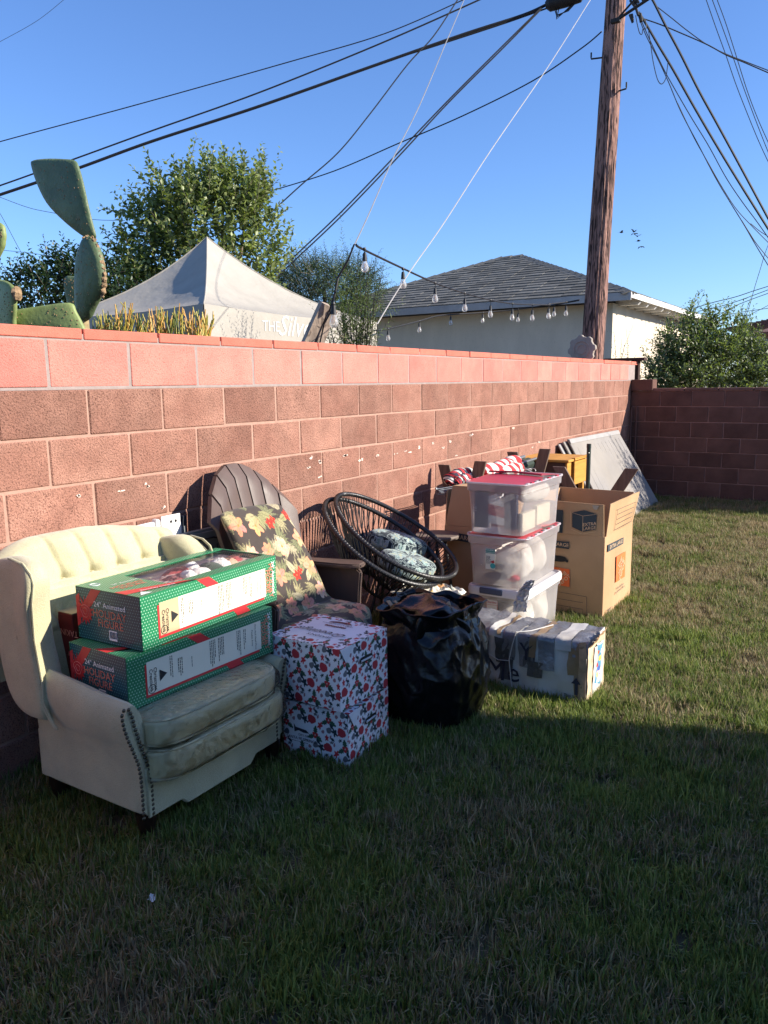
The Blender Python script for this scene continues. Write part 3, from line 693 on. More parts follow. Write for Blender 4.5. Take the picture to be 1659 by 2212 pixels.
for (a, b, s) in [(200, 514, 5), (205, 520, 6), (211, 532, 6), (214, 545, 7), (219, 556, 6), (222, 568, 7), (225, 580, 6), (227, 592, 6), (227, 603, 7), (226, 615, 8), (225, 628, 8), (222, 640, 6), (190, 513, 6), (182, 515, 5), (195, 518, 6)]:
    p = at_y(a - 1, b, Yc - .015); r = s * Yc / FPX * 1.05; mb.ball(p, (r * .9, r * 1.1, r * random.uniform(.8, 1.4)), 8, 5)
o = mb.build('corky_scar', m_cork, ct, org=oc, jit=.004)
mb = MB(); a, b = at_y(180, 685, Yc), at_y(180, 730, Yc); mb.tube([a, (a + b) / 2, b, (b[0], b[1], .0)], [.030, .034, .036, .05], 12); mb.build('woody_stem', mat('woody_stem', (.33, .25, .13), .9, var=.3, vs=30, bump=.8, bs=50), ct, smooth=True, org=oc)
Yd = 2.5; ob = (at_y(20, 690, Yd)[0], Yd, 0)
m_cac = mat('cactus_skin_pale', (.20, .25, .085), .55, var=.2, vs=7, bump=.5, bs=14, bdist=.01, spec=.4)
c2 = thing('prickly_pear_cactus', ob, 0, 'prickly pear cactus with three broad pads at the left edge of the picture', 'cactus')
pad(c2, ob, [(-30, 600), (0, 604), (25, 610), (42, 625), (44, 660), (40, 690), (36, 720), (0, 725), (-40, 720)], Yd, .05, -.2)
pad(c2, ob, [(40, 690), (50, 677), (85, 664), (128, 652), (138, 672), (150, 708), (152, 722), (125, 722), (60, 715)], Yd + .12, .045, .5)
pad(c2, ob, [(-40, 480), (0, 481), (8, 500), (8, 520), (2, 545), (-30, 600)], Yd - .02, .05, .1)
mb = MB(); p = at_y(36, 634, Yd - .03); mb.ball(p, (.022, .03, .035), 8, 6); mb.build('corky_scar', m_cork, c2, org=ob, jit=.005)
mb = MB(); mb.tube([(ob[0] - .03, Yd, 0), (ob[0] - .02, Yd, 1.0), (ob[0] - .05, Yd, 1.75)], [.06, .05, .04], 10); mb.build('woody_stem', MATS['woody_stem'], c2, smooth=True, org=ob)

# --- pencil cactus (firesticks)
def sticks(label, cx0, cx1, ybase, tops, Yk, n, seed, cols):
    random.seed(seed); p0 = at_y((cx0 + cx1) / 2, 725, Yk); og_ = (p0[0], Yk, 0)
    t = thing('pencil_cactus', og_, 0, label, 'plant')
    MBs = [MB(), MB(), MB()]
    for k in range(n):
        q = random.random(); px = cx0 + (cx1 - cx0) * q; Yq = Yk + random.uniform(-.10, .16); top = tops(px) + random.uniform(-14, 42)
        a = Vector(at_y(px + random.uniform(-5, 5), 745, Yq)); b = Vector(at_y(px + random.uniform(-22, 22), top, Yq)); a.z = min(a.z, 1.8)
        mi = random.choice((0, 0, 1, 1, 2)); mb_ = MBs[mi]
        mid = (a + b) / 2 + Vector((random.uniform(-.015, .015), random.uniform(-.015, .015), 0)); r = .0044
        mb_.tube([a, mid, b], [r * 1.15, r, r * .75], 5)
        for j in range(random.choice((0, 1, 2, 2))):
            s = a.lerp(b, random.uniform(.45, .9)); e = s + Vector((random.uniform(-.03, .03), random.uniform(-.03, .03), random.uniform(.03, .07)))
            mb_.tube([s, s.lerp(e, .5) + Vector((random.uniform(-.004, .004), 0, 0)), e], [r * .85, r * .8, r * .6], 5)
    for i, m_ in enumerate(MBs):
        o = m_.build('stem_cluster', cols[i], t, smooth=True, org=og_); o['kind'] = 'stuff'
m_st = [mat('stick_green', (.14, .17, .035), .5, var=.2), mat('stick_yellow', (.42, .34, .06), .5, var=.25), mat('stick_orange', (.50, .27, .06), .5, var=.25)]
sticks('yellow green pencil cactus with upright sticks against the front of the white canopy', 205, 300, 0, lambda x: 665 if 235 < x < 285 else 688, 3.35, 85, 8, m_st)
sticks('orange tipped pencil cactus with upright sticks just right of the taller clump', 300, 458, 0, lambda x: 680 - (6 if 340 < x < 400 else 0), 3.5, 105, 9, [m_st[1], m_st[2], m_st[0]])

# --- trees and shrubs
m_bark = mat('bark', (.13, .10, .075), .95, var=.3, vs=9, bump=.8, bs=20, stretch=(1, 1, .3))
ml = leaf_mat('leaf')
def rnd_unit(n): v = rng.normal(size=(n, 3)); return v / np.linalg.norm(v, axis=1)[:, None]
def tree(name, label, cat, base, blobs, shoots, L, W, cols, upb=.8, step=.03, slen=(.25, .5), group=None, trunk_r=.09, spread=.9, bark=m_bark, inner=.35, extra=None):
    """blobs: list of (centre, radius xyz); leafy shoots rise out of them"""
    base = np.array(base, float); t = thing(name, tuple(base), 0, label, cat, group)
    vol = np.array([r[0] * r[1] * r[2] for c, r in blobs]) ** .75; pr = vol / vol.sum()
    idx = rng.choice(len(blobs), shoots, p=pr); C = np.array([b[0] for b in blobs])[idx]; Rr = np.array([b[1] for b in blobs])[idx]
    u = rnd_unit(shoots); rad = rng.uniform(inner, 1, shoots) ** .6
    st = C + u * Rr * rad[:, None]
    d = u * spread + np.array([0, 0, upb]) + rng.normal(size=(shoots, 3)) * .3; d /= np.linalg.norm(d, axis=1)[:, None]
    ln = rng.uniform(*slen, shoots) * (1.15 - .5 * (1 - rad))
    if extra is not None:
        e = np.array([x[0] for x in extra]); f = np.array([x[1] for x in extra]); dd = f - e; l2 = np.linalg.norm(dd, axis=1)
        st = np.r_[st, e]; d = np.r_[d, dd / l2[:, None]]; ln = np.r_[ln, l2]; rad = np.r_[rad, np.full(len(e), 1.1)]
    Ps, Ds, Ns, Ls, Ws, Cs = [], [], [], [], [], []; tw = MB()
    for k in range(len(st)):
        n = max(3, int(ln[k] / step)); s = np.linspace(.05, 1, n); bend = rng.normal(size=3) * .12
        pts = st[k] + np.outer(s * ln[k], d[k]) + np.outer(s ** 2 * ln[k], bend + np.array([0, 0, .12 * upb]))
        side = np.cross(d[k], rnd_unit(1)[0]); side /= np.linalg.norm(side) + 1e-9; si2 = np.cross(d[k], side); ph = np.arange(n) * 2.4 + rng.uniform(0, 6)
        rd = np.cos(ph)[:, None] * side + np.sin(ph)[:, None] * si2
        ld = rd * .85 + d[k] * .75 + rng.normal(size=(n, 3)) * .22
        taper = 1 - .45 * s ** 2
        Ps.append(pts); Ds.append(ld); Ns.append(np.cross(rd, d[k]) * .3 + rd * -.4 + np.array([0, 0, 1.]) + rng.normal(size=(n, 3)) * .35)
        Ls.append(L * taper * rng.uniform(.7, 1.2, n)); Ws.append(W * taper * rng.uniform(.8, 1.15, n))
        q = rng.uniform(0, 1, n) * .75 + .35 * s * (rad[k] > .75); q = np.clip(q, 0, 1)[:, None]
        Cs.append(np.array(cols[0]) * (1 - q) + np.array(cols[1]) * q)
        if rad[k] > .8 and k % 2 == 0: tw.tube([pts[0], pts[n // 2], pts[-1]], [.005, .004, .002], 3, caps=False)
    cat_ = lambda a: np.concatenate(a)
    o = leafmesh('foliage', cat_(Ps) - base, cat_(Ds), cat_(Ns), cat_(Ls), cat_(Ws), cat_(Cs), ml, t)
    if tw.v: o = tw.build('twigs', bark, t, org=tuple(base)); o['kind'] = 'stuff'
    tr = MB(); top = np.array(blobs[0][0]); mid = (base + top) / 2 + np.array([.05, .03, 0]); tr.tube([base, mid, top], [trunk_r, trunk_r * .75, trunk_r * .3], 9)
    for c, r in blobs[1:]:
        s0 = base + (top - base) * random.uniform(.35, .75); c = np.array(c); tr.tube([s0, (s0 + c) / 2 + rng.normal(size=3) * .05, c], [trunk_r * .5, trunk_r * .33, trunk_r * .12], 6)
    tr.build('trunk', bark, t, smooth=True, org=tuple(base)); return t
def B(px, py, dep, r): 
    c = at_depth(px, py, dep); return (c, (r, r, r) if not hasattr(r, '__len__') else r)
dk = 10.2
ex = []
for (a, b, c_, d_) in ((300, 470, 222, 448), (345, 430, 300, 362), (350, 400, 320, 335), (400, 380, 418, 318), (440, 380, 443, 322), (470, 370, 452, 330), (490, 380, 488, 345), (520, 380, 525, 338), (545, 400, 575, 325), (560, 430, 572, 340), (555, 450, 590, 400), (330, 480, 262, 405), (300, 520, 240, 500), (380, 390, 370, 345), (575, 560, 622, 500), (580, 580, 615, 545), (570, 600, 600, 600)):
    for q in range(2): ex.append((at_depth(a + random.uniform(-8, 8), b, dk), at_depth(c_ + random.uniform(-7, 7), d_ + random.uniform(-4, 8), dk + random.uniform(-.3, .3))))
for k in range(70):
    q = k / 69; px_ = 262 + 330 * q + random.uniform(-10, 10); top_ = 338 + 1.05 * abs(px_ - 500) ** 1.0 * (.95 if px_ < 400 else .45) * .55 + random.uniform(-14, 34) + (60 if px_ < 300 else 0); dd_ = dk + random.uniform(-.5, .45)
    ex.append((at_depth(px_ + random.uniform(-14, 14) - (px_ - 440) * .15, top_ + random.uniform(70, 110), dd_), at_depth(px_, top_, dd_)))
bs_ = at_depth(430, 760, dk); bs_[2] = 0
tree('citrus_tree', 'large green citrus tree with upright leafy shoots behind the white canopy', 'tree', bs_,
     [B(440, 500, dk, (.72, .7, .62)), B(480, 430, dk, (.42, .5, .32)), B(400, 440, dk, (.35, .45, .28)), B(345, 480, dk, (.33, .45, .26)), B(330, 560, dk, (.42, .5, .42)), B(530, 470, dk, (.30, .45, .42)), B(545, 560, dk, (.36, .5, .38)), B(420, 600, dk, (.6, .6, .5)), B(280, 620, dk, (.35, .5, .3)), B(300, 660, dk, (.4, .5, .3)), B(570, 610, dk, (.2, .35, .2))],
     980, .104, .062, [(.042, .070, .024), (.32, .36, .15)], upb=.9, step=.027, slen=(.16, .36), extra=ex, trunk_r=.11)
bs_ = at_depth(100, 760, 9.5); bs_[2] = 0
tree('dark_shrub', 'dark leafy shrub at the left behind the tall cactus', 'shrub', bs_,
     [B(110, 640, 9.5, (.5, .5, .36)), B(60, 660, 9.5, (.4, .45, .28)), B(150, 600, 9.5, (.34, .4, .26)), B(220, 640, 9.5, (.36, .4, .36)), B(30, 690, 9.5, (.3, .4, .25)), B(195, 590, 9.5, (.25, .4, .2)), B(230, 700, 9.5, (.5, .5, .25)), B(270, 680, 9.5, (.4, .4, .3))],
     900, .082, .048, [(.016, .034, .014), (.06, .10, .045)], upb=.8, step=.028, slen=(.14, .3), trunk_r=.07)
bs_ = at_depth(700, 760, 15); bs_[2] = 0
tree('feathery_tree', 'grey green feathery tree in the distance between canopy and garage', 'tree', bs_,
     [B(700, 620, 15, (.85, .7, .42)), B(660, 600, 15, (.45, .5, .25)), B(760, 610, 15, (.5, .5, .28)), B(640, 650, 15, (.4, .5, .3)), B(790, 640, 15, (.3, .4, .25))],
     1500, .08, .016, [(.05, .08, .05), (.13, .17, .10)], upb=.35, step=.022, slen=(.2, .42), trunk_r=.10)
random.seed(44)
ex = []
Yb = 7.4
for k in range(58):
    px = random.uniform(695, 835) if k > 14 else random.uniform(735, 800); tp = {0: 560}.get(0) + abs(px - 765) * 1.1 + random.uniform(0, 60)
    if 740 < px < 760: tp = random.uniform(520, 600)
    if k % 3 == 0: tp += 55
    a = at_depth(px + (765 - px) * .35, 770, Yb); ex.append((a, at_depth(px + random.uniform(-8, 8), tp, Yb + random.uniform(-.15, .15))))
bs_ = at_depth(765, 780, Yb); bs_[2] = 0
tree('willowy_shrub', 'thin stemmed narrow leaved shrub between the leaning post and the garage roof', 'shrub', bs_, [B(770, 730, Yb, (.2, .15, .1))], 30,        .062, .010, [(.07, .11, .03), (.22, .26, .10)], upb=1., step=.017, slen=(.2, .4), extra=ex, trunk_r=.03, spread=.3)
bs_ = at_depth(1540, 860, 12.6); bs_[2] = 0
ex = []
for (a, b, c_, d_) in ((1480, 700, 1502, 636), (1500, 700, 1500, 640), (1530, 710, 1532, 650), (1560, 700, 1580, 655), (1540, 720, 1552, 660), (1450, 760, 1440, 705), (1440, 790, 1418, 730), (1430, 800, 1396, 790), (1480, 720, 1478, 680), (1600, 740, 1618, 715), (1640, 770, 1650, 745)):
    for q in range(3): ex.append((at_depth(a + random.uniform(-8, 8), b, 12.4), at_depth(c_ + random.uniform(-6, 6), d_ + random.uniform(-4, 8), 12.4 + random.uniform(-.3, .3))))
tree('citrus_bush', 'dense green citrus bush above the far block wall at the right', 'bush', bs_,
     [B(1540, 800, 12.6, (.9, .6, .5)), B(1500, 760, 12.5, (.5, .6, .42)), B(1450, 810, 12.4, (.32, .5, .22)), B(1560, 730, 12.6, (.42, .5, .3)), B(1600, 790, 12.7, (.5, .5, .34)), B(1650, 810, 12.7, (.5, .5, .26)), B(1430, 840, 12.4, (.25, .4, .15)), B(1480, 830, 12.3, (.5, .5, .2))],
     1700, .090, .042, [(.030, .055, .022), (.25, .29, .13)], upb=.55, step=.028, slen=(.16, .36), extra=ex, trunk_r=.08)
tree('citrus_bush', 'tall citrus bush beyond the far wall, outside the right of the picture', 'bush', (2.7, 11.9, 0),
     [((2.3, 11.7, 2.35), (.5, .4, .45)), ((2.9, 12.0, 2.0), (.7, .5, .6)), ((1.9, 11.6, 2.0), (.35, .3, .3))], 330, .10, .046, [(.030, .055, .022), (.14, .18, .075)], upb=.8, step=.03, slen=(.2, .5), trunk_r=.08)
ex = [(at_depth(a, 790, 13.0), at_depth(b, c_, 13.0)) for a, b, c_ in ((1331, 1328, 712), (1330, 1322, 735), (1340, 1345, 720), (1352, 1352, 735), (1356, 1362, 716), (1350, 1358, 745), (1343, 1335, 745), (1347, 1349, 745))]
bs_ = at_depth(1345, 800, 13.0); bs_[2] = 0
tree('slender_weed', 'slender upright weed stems against the sunlit cream garage wall', 'plant', bs_, [B(1345, 800, 13.0, (.1, .08, .1))], 6, .05, .014, [(.09, .11, .07), (.16, .18, .11)], upb=1., step=.035, slen=(.2, .3), extra=ex, trunk_r=.012, spread=.2)

# --- leaning split post with guy wire
m_grw = mat('grey_weathered_wood', lin((168, 150, 134)), .95, var=.25, vs=12, stretch=(1, 1, .12), bump=.8, bs=26, bdist=.008, spots=(22, .58, lin((92, 78, 70)), .7))
Yp = 4.9; a = at_y(*[(1100 + 235 * .6631) / 1.8518, (850 + 790 * .6631) / 1.8518], Yp); b = at_y(*[(1100 + 330 * .6631) / 1.8518, (850 + 560 * .6631) / 1.8518], Yp)
dirv = (b - a); base = a - dirv / dirv[2] * a[2] * .25
lp = thing('leaning_post', tuple(base), 0, 'grey weathered split post leaning right behind the pink wall cap', 'post')
mb = MB(); R_ = .048
for (ox, oy_, rr) in ((-.030, -.05, .050), (.022, .03, .044)):
    pts = [Vector(base) + Vector((ox, oy_, 0)), Vector(a) + Vector((ox, oy_, 0)), Vector(a).lerp(Vector(b), .5) + Vector((ox * .8, oy_, 0)), Vector(b) + Vector((ox * .5, oy_ * .8, .01 if ox < 0 else -.03))]
    for pa, pb_ in zip(pts[:-1], pts[1:]): mb.beam(pa, pb_ + (pb_ - pa) * .01, rr * 1.6, .045, up=(.95, -.30, .1))
mb.build('post_shaft', m_grw, lp, org=tuple(base), jit=.003)
m_cable = mat('black_cable', (.018, .018, .02), .6, spec=.3)
m_silver = mat('galvanised_wire', (.30, .29, .28), .5, metal=.4)
m_rope = mat('white_rope', (.40, .38, .36), .8)
mb = MB(); bt = Vector(b); up5 = [bt + Vector((.02, -.03, -.05)), Vector(at_y(722, 640, Yp - .05)), Vector(at_y(730, 600, Yp)), Vector(at_y(752, 562, Yp)), Vector(at_y(765, 528, Yp))]
mb.tube(up5, [.010, .010, .009, .008, .007], 6); mb.build('bent_stay', m_iron, lp, smooth=True, org=tuple(base))
mb = MB(); mb.tube([Vector(at_y(722, 640, Yp - .06)), Vector(at_y(718, 668, Yp - .07)), Vector(at_y(700, 700, Yp - .06)), Vector(at_y(690, 745, Yp - .05))], .006, 5); mb.build('hanging_cord', m_cable, lp, smooth=True, org=tuple(base))
m_sock = mat('bulb_socket', (.02, .02, .022), .5)
m_glass = film_mat('bulb_glass', (.95, .93, .88), alpha=.28, rough=.03, bump=0, glossy=.8)
m_fil = mat('filament', (.5, .25, .08), .6)
def bulb(parent_loc, drop, r, label, group, idx=None):
    """hanging lamp: cord drop, socket, clear glass, filament; origin at the cable"""
    x = thing('string_bulb', parent_loc, 0, label, 'light bulb', group); f = r / .03
    mb = MB(); mb.lathe([(.011 * f, .012 * f), (.014 * f, 0), (.011 * f, -.012 * f)], (0, 0, 0), 8); mb.tube([(0, 0, 0), (.003, 0, -drop)], .0035 * f, 5); mb.build('drop_cord', m_sock, x)
    z = -drop; mb = MB(); mb.lathe([(.006 * f, z), (.013 * f, z - .006 * f), (.016 * f, z - .03 * f), (.018 * f, z - .055 * f), (.020 * f, z - .062 * f)], (0, 0, 0), 12); mb.build('socket', m_sock, x, smooth=True)
    z -= .062 * f; mb = MB(); mb.lathe([(.014 * f, z), (.020 * f, z - .018 * f), (.029 * f, z - .042 * f), (.0305 * f, z - .056 * f), (.026 * f, z - .072 * f), (.014 * f, z - .083 * f), (.003 * f, z - .086 * f)], (0, 0, 0), 14); mb.build('glass', m_glass, x, smooth=True)
    mb = MB(); mb.tube([(-.006 * f, 0, z - .015 * f), (-.004 * f, 0, z - .05 * f), (0, 0, z - .06 * f), (.004 * f, 0, z - .05 * f), (.006 * f, 0, z - .015 * f)], .0022 * f, 4); mb.build('filament', m_fil, x)
    return x
def z5(x, y): return (1100 + x * .6631) / 1.8518, (850 + y * .6631) / 1.8518
def z6(x, y): return (2100 + x * .5859) / 1.8518, (900 + y * .5859) / 1.8518
def wire(name, label, cat, pix, r, m, group=None, n=5, sag=0):
    """pix: list of (px, py, depth) along the wire"""
    P = [Vector(at_depth(*p)) for p in pix]; Q = []
    K = len(P)
    for i in range(K - 1):
        p0, p1, p2, p3 = P[max(i - 1, 0)], P[i], P[i + 1], P[min(i + 2, K - 1)]
        for t in np.linspace(0, 1, 9)[:-1]: Q.append(.5 * ((2 * p1) + (-p0 + p2) * t + (2 * p0 - 5 * p1 + 4 * p2 - p3) * t * t + (-p0 + 3 * p1 - 3 * p2 + p3) * t ** 3))
    Q.append(P[-1]); c = Q[0]; mb = MB(); mb.tube(Q, r, n); o = mb.build(name, m, None, smooth=True, org=tuple(c)); o.location = c
    return tag(o, label, cat, group)
cab1 = [(z5(490, 195), 5.0), (z5(530, 222), 5.15), (z5(765, 335), 5.9), (z5(965, 425), 6.7), (z5(1145, 487), 7.5), (z5(1300, 528), 8.2), (z5(1430, 550), 8.9), (z5(1553, 556), 9.5), (z5(1659, 557), 10.0), (z6(160, 540), 10.4), (z6(280, 527), 10.8), (z6(372, 510), 11.1)]
wire('string_light_cable', 'black festoon cable running from the leaning post to the utility pole', 'cable', [(*p, d_) for p, d_ in cab1], .008, m_cable)
B1 = [(540, 222, 5.15, 360), (772, 340, 5.9, 466), (966, 425, 6.7, 553), (1145, 487, 7.5, 606), (1300, 528, 8.2, 641), (1432, 550, 8.9, 657), (1553, 556, 9.5, 657), (1650, 557, 10.0, 645)]
B2_ = [(52, 545, 10.05, 656), (165, 540, 10.4, 641), (200, 545, 11.3, 626), (282, 527, 10.8, 622)]
ordn = ['nearest the leaning post', 'second from the leaning post, beside the white rope', 'third from the leaning post, over the roof edge', 'fourth from the leaning post', 'fifth from the leaning post', 'sixth from the leaning post', 'seventh from the leaning post', 'eighth from the leaning post']
for i, (x, y, dd, bt_) in enumerate(B1):
    p = at_depth(*z5(x, y), dd); q = at_depth(*z5(x, bt_), dd); tot = p[2] - q[2]; f = .95; bulb(tuple(p), max(tot - .148 * f, .02), .0275 * f, 'clear string light bulb ' + ordn[i], 'bulbs on the festoon cable')
for i, (x, y, dd, bt_) in enumerate(B2_):
    p = at_depth(*z6(x, y), dd); q = at_depth(*z6(x, bt_), dd); tot = p[2] - q[2]
    bulb(tuple(p), max(tot - .14, .02), .0285, ['clear string light bulb fourth left of the utility pole', 'clear string light bulb third left of the utility pole', 'clear string light bulb second left of the utility pole, on the rear cable', 'clear string light bulb closest to the utility pole'][i], 'bulbs on the festoon cable')
cab2 = [(z5(600, 712), 9.2), (z5(640, 709), 9.5), (z5(690, 700), 9.8), (z5(870, 655), 10.5), (z5(970, 626), 10.9), (z5(1060, 616), 11.3), (z5(1250, 604), 11.8), (z5(1460, 585), 12.0), (z5(1620, 562), 11.8), (z6(200, 545), 11.3), (z6(370, 515), 11.2)]
wire('string_light_cable', 'lower festoon cable sagging along the shaded garage wall', 'cable', [(*p, d_) for p, d_ in cab2], .009, m_cable)
for i, (x, y, dd, bt_) in enumerate([(682, 701, 9.75, 750), (871, 655, 10.5, 706), (1060, 616, 11.3, 680), (1253, 604, 11.8, 665), (1467, 585, 12.0, 661)]):
    p = at_depth(*z5(x, y), dd); q = at_depth(*z5(x, bt_), dd); tot = p[2] - q[2]; f = .9
    bulb(tuple(p), max(tot - .148 * f, .02), .03 * f, 'small unlit bulb on the lower festoon cable, ' + ['leftmost of five', 'second of five from the left', 'third of five from the left', 'fourth of five from the left', 'rightmost of five'][i], 'bulbs on the lower cable')
p = at_y(*z5(352, 552), Yp - .06); b3 = bulb(tuple(p), .005, .034, 'amber glass bulb hung at the top of the leaning post', 'light bulbs')
del b3['group']

# --- overhead lines
OH = 'overhead utility lines'
wire('overhead_cable', 'thin overhead line highest at the left, crossing to the top centre', 'cable', [(-40, 320, 16), (0, 306, 16), (300, 225, 16), (620, 135, 16), (830, 73, 16), (1000, 0, 16), (1060, -28, 16)], .011, m_cable, OH)
wire('overhead_cable', 'overhead line second from the top left, just above the thick cable', 'cable', [(-40, 412, 15), (0, 401, 15), (165, 342, 15), (330, 282, 15), (560, 200, 15), (820, 95, 15), (1035, 0, 15), (1080, -22, 15)], .016, m_cable, OH)
wire('overhead_cable', 'thick black overhead cable running into the splice case at the top', 'cable', [(-40, 434, 14), (0, 421, 14), (165, 365, 14), (330, 305, 14), (560, 230, 14), (800, 145, 14), (1000, 75, 14), (1130, 33, 14), (1185, 8, 14)], .028, m_cable, OH)
wire('overhead_cable', 'companion line lashed just below the thick overhead cable near the splice', 'cable', [(830, 133, 14), (900, 112, 14), (1000, 80, 14), (1100, 47, 14), (1190, 15, 14)], .014, m_cable, OH)
wire('overhead_cable', 'overhead line bending down from top centre behind the citrus tree', 'cable', [(1000, -20, 13), (985, 5, 13), (935, 80, 13), (880, 140, 13), (800, 245, 13), (730, 330, 13), (650, 400, 13), (572, 472, 13), (540, 505, 13)], .011, m_cable, OH)
wire('guy_wire', 'long thin wire from top centre down to the leaning post', 'wire', [(1012, -30, 8.5), (1000, 5, 8.3), (960, 100, 7.6), (905, 230, 6.9), (850, 340, 6.2), (800, 455, 5.5), (766, 528, 5.0)], .0048, m_silver)
for i, (dx, lb) in enumerate(((0, 'upper of the paired drop lines running from the splice case down to the left'), (9, 'lower of the paired drop lines running from the splice case down to the left'))):
    wire('overhead_cable', lb, 'cable', [(1168 + dx * .3, 18, 13), (1090, 95 + dx * .6, 13), (970, 215 + dx * .6, 13), (860, 330 + dx, 13), (740, 455 + dx, 13), (640, 550 + dx, 13), (590, 598 + dx, 13)], .0125, m_cable, OH)
wire('overhead_cable', 'slack thin line from the pole down left behind the citrus tree top', 'cable', [(1300, 68, 11.2), (1255, 105, 11.5), (1150, 175, 12), (1000, 250, 12.5), (860, 310, 13), (720, 370, 14), (580, 414, 15), (540, 424, 15)], .010, m_cable, OH)
wire('rope', 'taut white rope rising from the garage roof to the top of the picture', 'rope', [(1290, -25, 9.0), (1275, 0, 8.8), (1180, 150, 8.0), (1060, 325, 7.0), (960, 480, 6.4), (890, 580, 6.0), (848, 645, 5.8), (815, 700, 5.6)], .0042, m_rope)
wire('overhead_cable', 'faint sagging line left of the tall cactus', 'cable', [(-30, 415, 18), (0, 426, 18), (60, 448, 18), (110, 459, 18), (200, 474, 18), (270, 476, 18)], .006, m_cable, OH)
wire('overhead_cable', 'faint line descending steeply at the left edge', 'cable', [(-30, 420, 18), (0, 461, 18), (40, 535, 18), (62, 574, 18)], .006, m_cable, OH)
wire('overhead_cable', 'faint nearly level line low at the left edge', 'cable', [(-30, 537, 20), (0, 540, 20), (60, 546, 20), (108, 553, 20)], .006, m_cable, OH)
wire('overhead_cable', 'faint line crossing the top left corner', 'cable', [(-20, 100, 20), (0, 90, 20), (80, 45, 20), (142, -4, 20)], .005, m_cable, OH)
def z7(x, y): return x * .6462 / 1.8518 + 1080, y * .6462 / 1.8518
def W7(lb, pts, dep, r): wire('overhead_cable', lb, 'cable', [(*z7(a, b), dep) for a, b in pts], r, m_cable, OH)
W7('thick cable dropping right from the pole hardware, left of the thickest run', [(858, 75), (910, 160), (980, 280), (1070, 430), (1200, 660), (1340, 900), (1480, 1130), (1640, 1385), (1700, 1480)], 13, .020)
W7('thick cable dropping right from the top edge to the right edge', [(930, -20), (955, 20), (1030, 170), (1120, 340), (1230, 560), (1340, 760), (1460, 980), (1659, 1350), (1720, 1460)], 13, .020)
W7('thin line fanning down right from the pole hardware, lower left of the bundle', [(850, 80), (900, 210), (970, 350), (1040, 500), (1120, 690), (1230, 900), (1340, 1110), (1430, 1260), (1510, 1390), (1600, 1545), (1740, 1770)], 13.4, .008)
W7('thin line in the middle of the bundle fanning down right', [(855, 80), (920, 230), (1010, 420), (1070, 530), (1180, 720), (1290, 900), (1400, 1100), (1500, 1250), (1600, 1385), (1750, 1600)], 13.6, .008)
W7('lowest thin line of the bundle fanning down right', [(1100, 640), (1200, 850), (1290, 1010), (1370, 1150), (1460, 1290), (1560, 1400), (1700, 1540)], 13.8, .007)
W7('insulated service line leaving the pole towards the right edge', [(865, 110), (915, 125), (1000, 155), (1120, 205), (1280, 275), (1400, 340), (1520, 390), (1660, 450), (1720, 475)], 13, .010)
W7('upper service line joining the insulated one towards the right edge', [(970, 40), (1060, 110), (1160, 190), (1280, 275), (1400, 335), (1520, 382), (1660, 436), (1720, 460)], 13.2, .008)
W7('first of three parallel lines at the top right', [(1265, -30), (1277, 0), (1340, 180), (1400, 345), (1460, 520), (1530, 700), (1600, 870), (1660, 1000), (1700, 1080)], 18, .009)
W7('second of three parallel lines at the top right', [(1305, -30), (1315, 0), (1370, 150), (1440, 345), (1500, 520), (1570, 710), (1620, 840), (1660, 940), (1710, 1060)], 18, .009)
W7('third of three parallel lines at the top right', [(1335, -30), (1345, 0), (1400, 150), (1470, 370), (1530, 560), (1590, 720), (1660, 880), (1720, 1010)], 18, .009)
W7('short slack loop of cable hanging below the pole hardware', [(920, 190), (935, 290), (950, 390), (975, 490), (1000, 520), (1025, 490), (1035, 430), (1040, 385)], 12.9, .007)
W7('small tangled loop right beside the pole hardware', [(840, 95), (850, 150), (865, 205), (880, 210), (885, 180), (905, 175), (900, 120)], 12.7, .007)
def W6(lb, pts, dep, r): wire('overhead_cable', lb, 'cable', [(*z6(a, b), dep) for a, b in pts], r, m_cable, OH)
W6('far line over the bush, topmost of the low bundle at the right edge', [(1120, 578), (1280, 530), (1440, 490), (1560, 450), (1720, 400)], 22, .011)
W6('far line over the bush, second of the low bundle', [(1180, 590), (1300, 565), (1450, 520), (1560, 480), (1720, 420)], 22, .010)
W6('far line over the bush, third of the low bundle', [(1280, 640), (1420, 560), (1540, 510), (1720, 445)], 22, .010)
W6('far line over the bush, lowest of the low bundle', [(1300, 635), (1450, 600), (1580, 580), (1720, 560)], 23, .009)
W6('far steep line rising beside the right roof', [(1490, 665), (1530, 560), (1570, 420), (1610, 290), (1640, 190), (1680, 90)], 23, .009)
W6('far line crossing from the right roof up to the right edge', [(1455, 665), (1540, 610), (1620, 570), (1720, 515)], 23, .008)
W6('far line dropping to the right edge from the top, left one', [(1480, -30), (1530, 50), (1590, 140), (1720, 300)], 16, .009)
W6('far line dropping to the right edge from the top, right one', [(1540, -10), (1600, 40), (1660, 80), (1740, 150)], 16, .008)
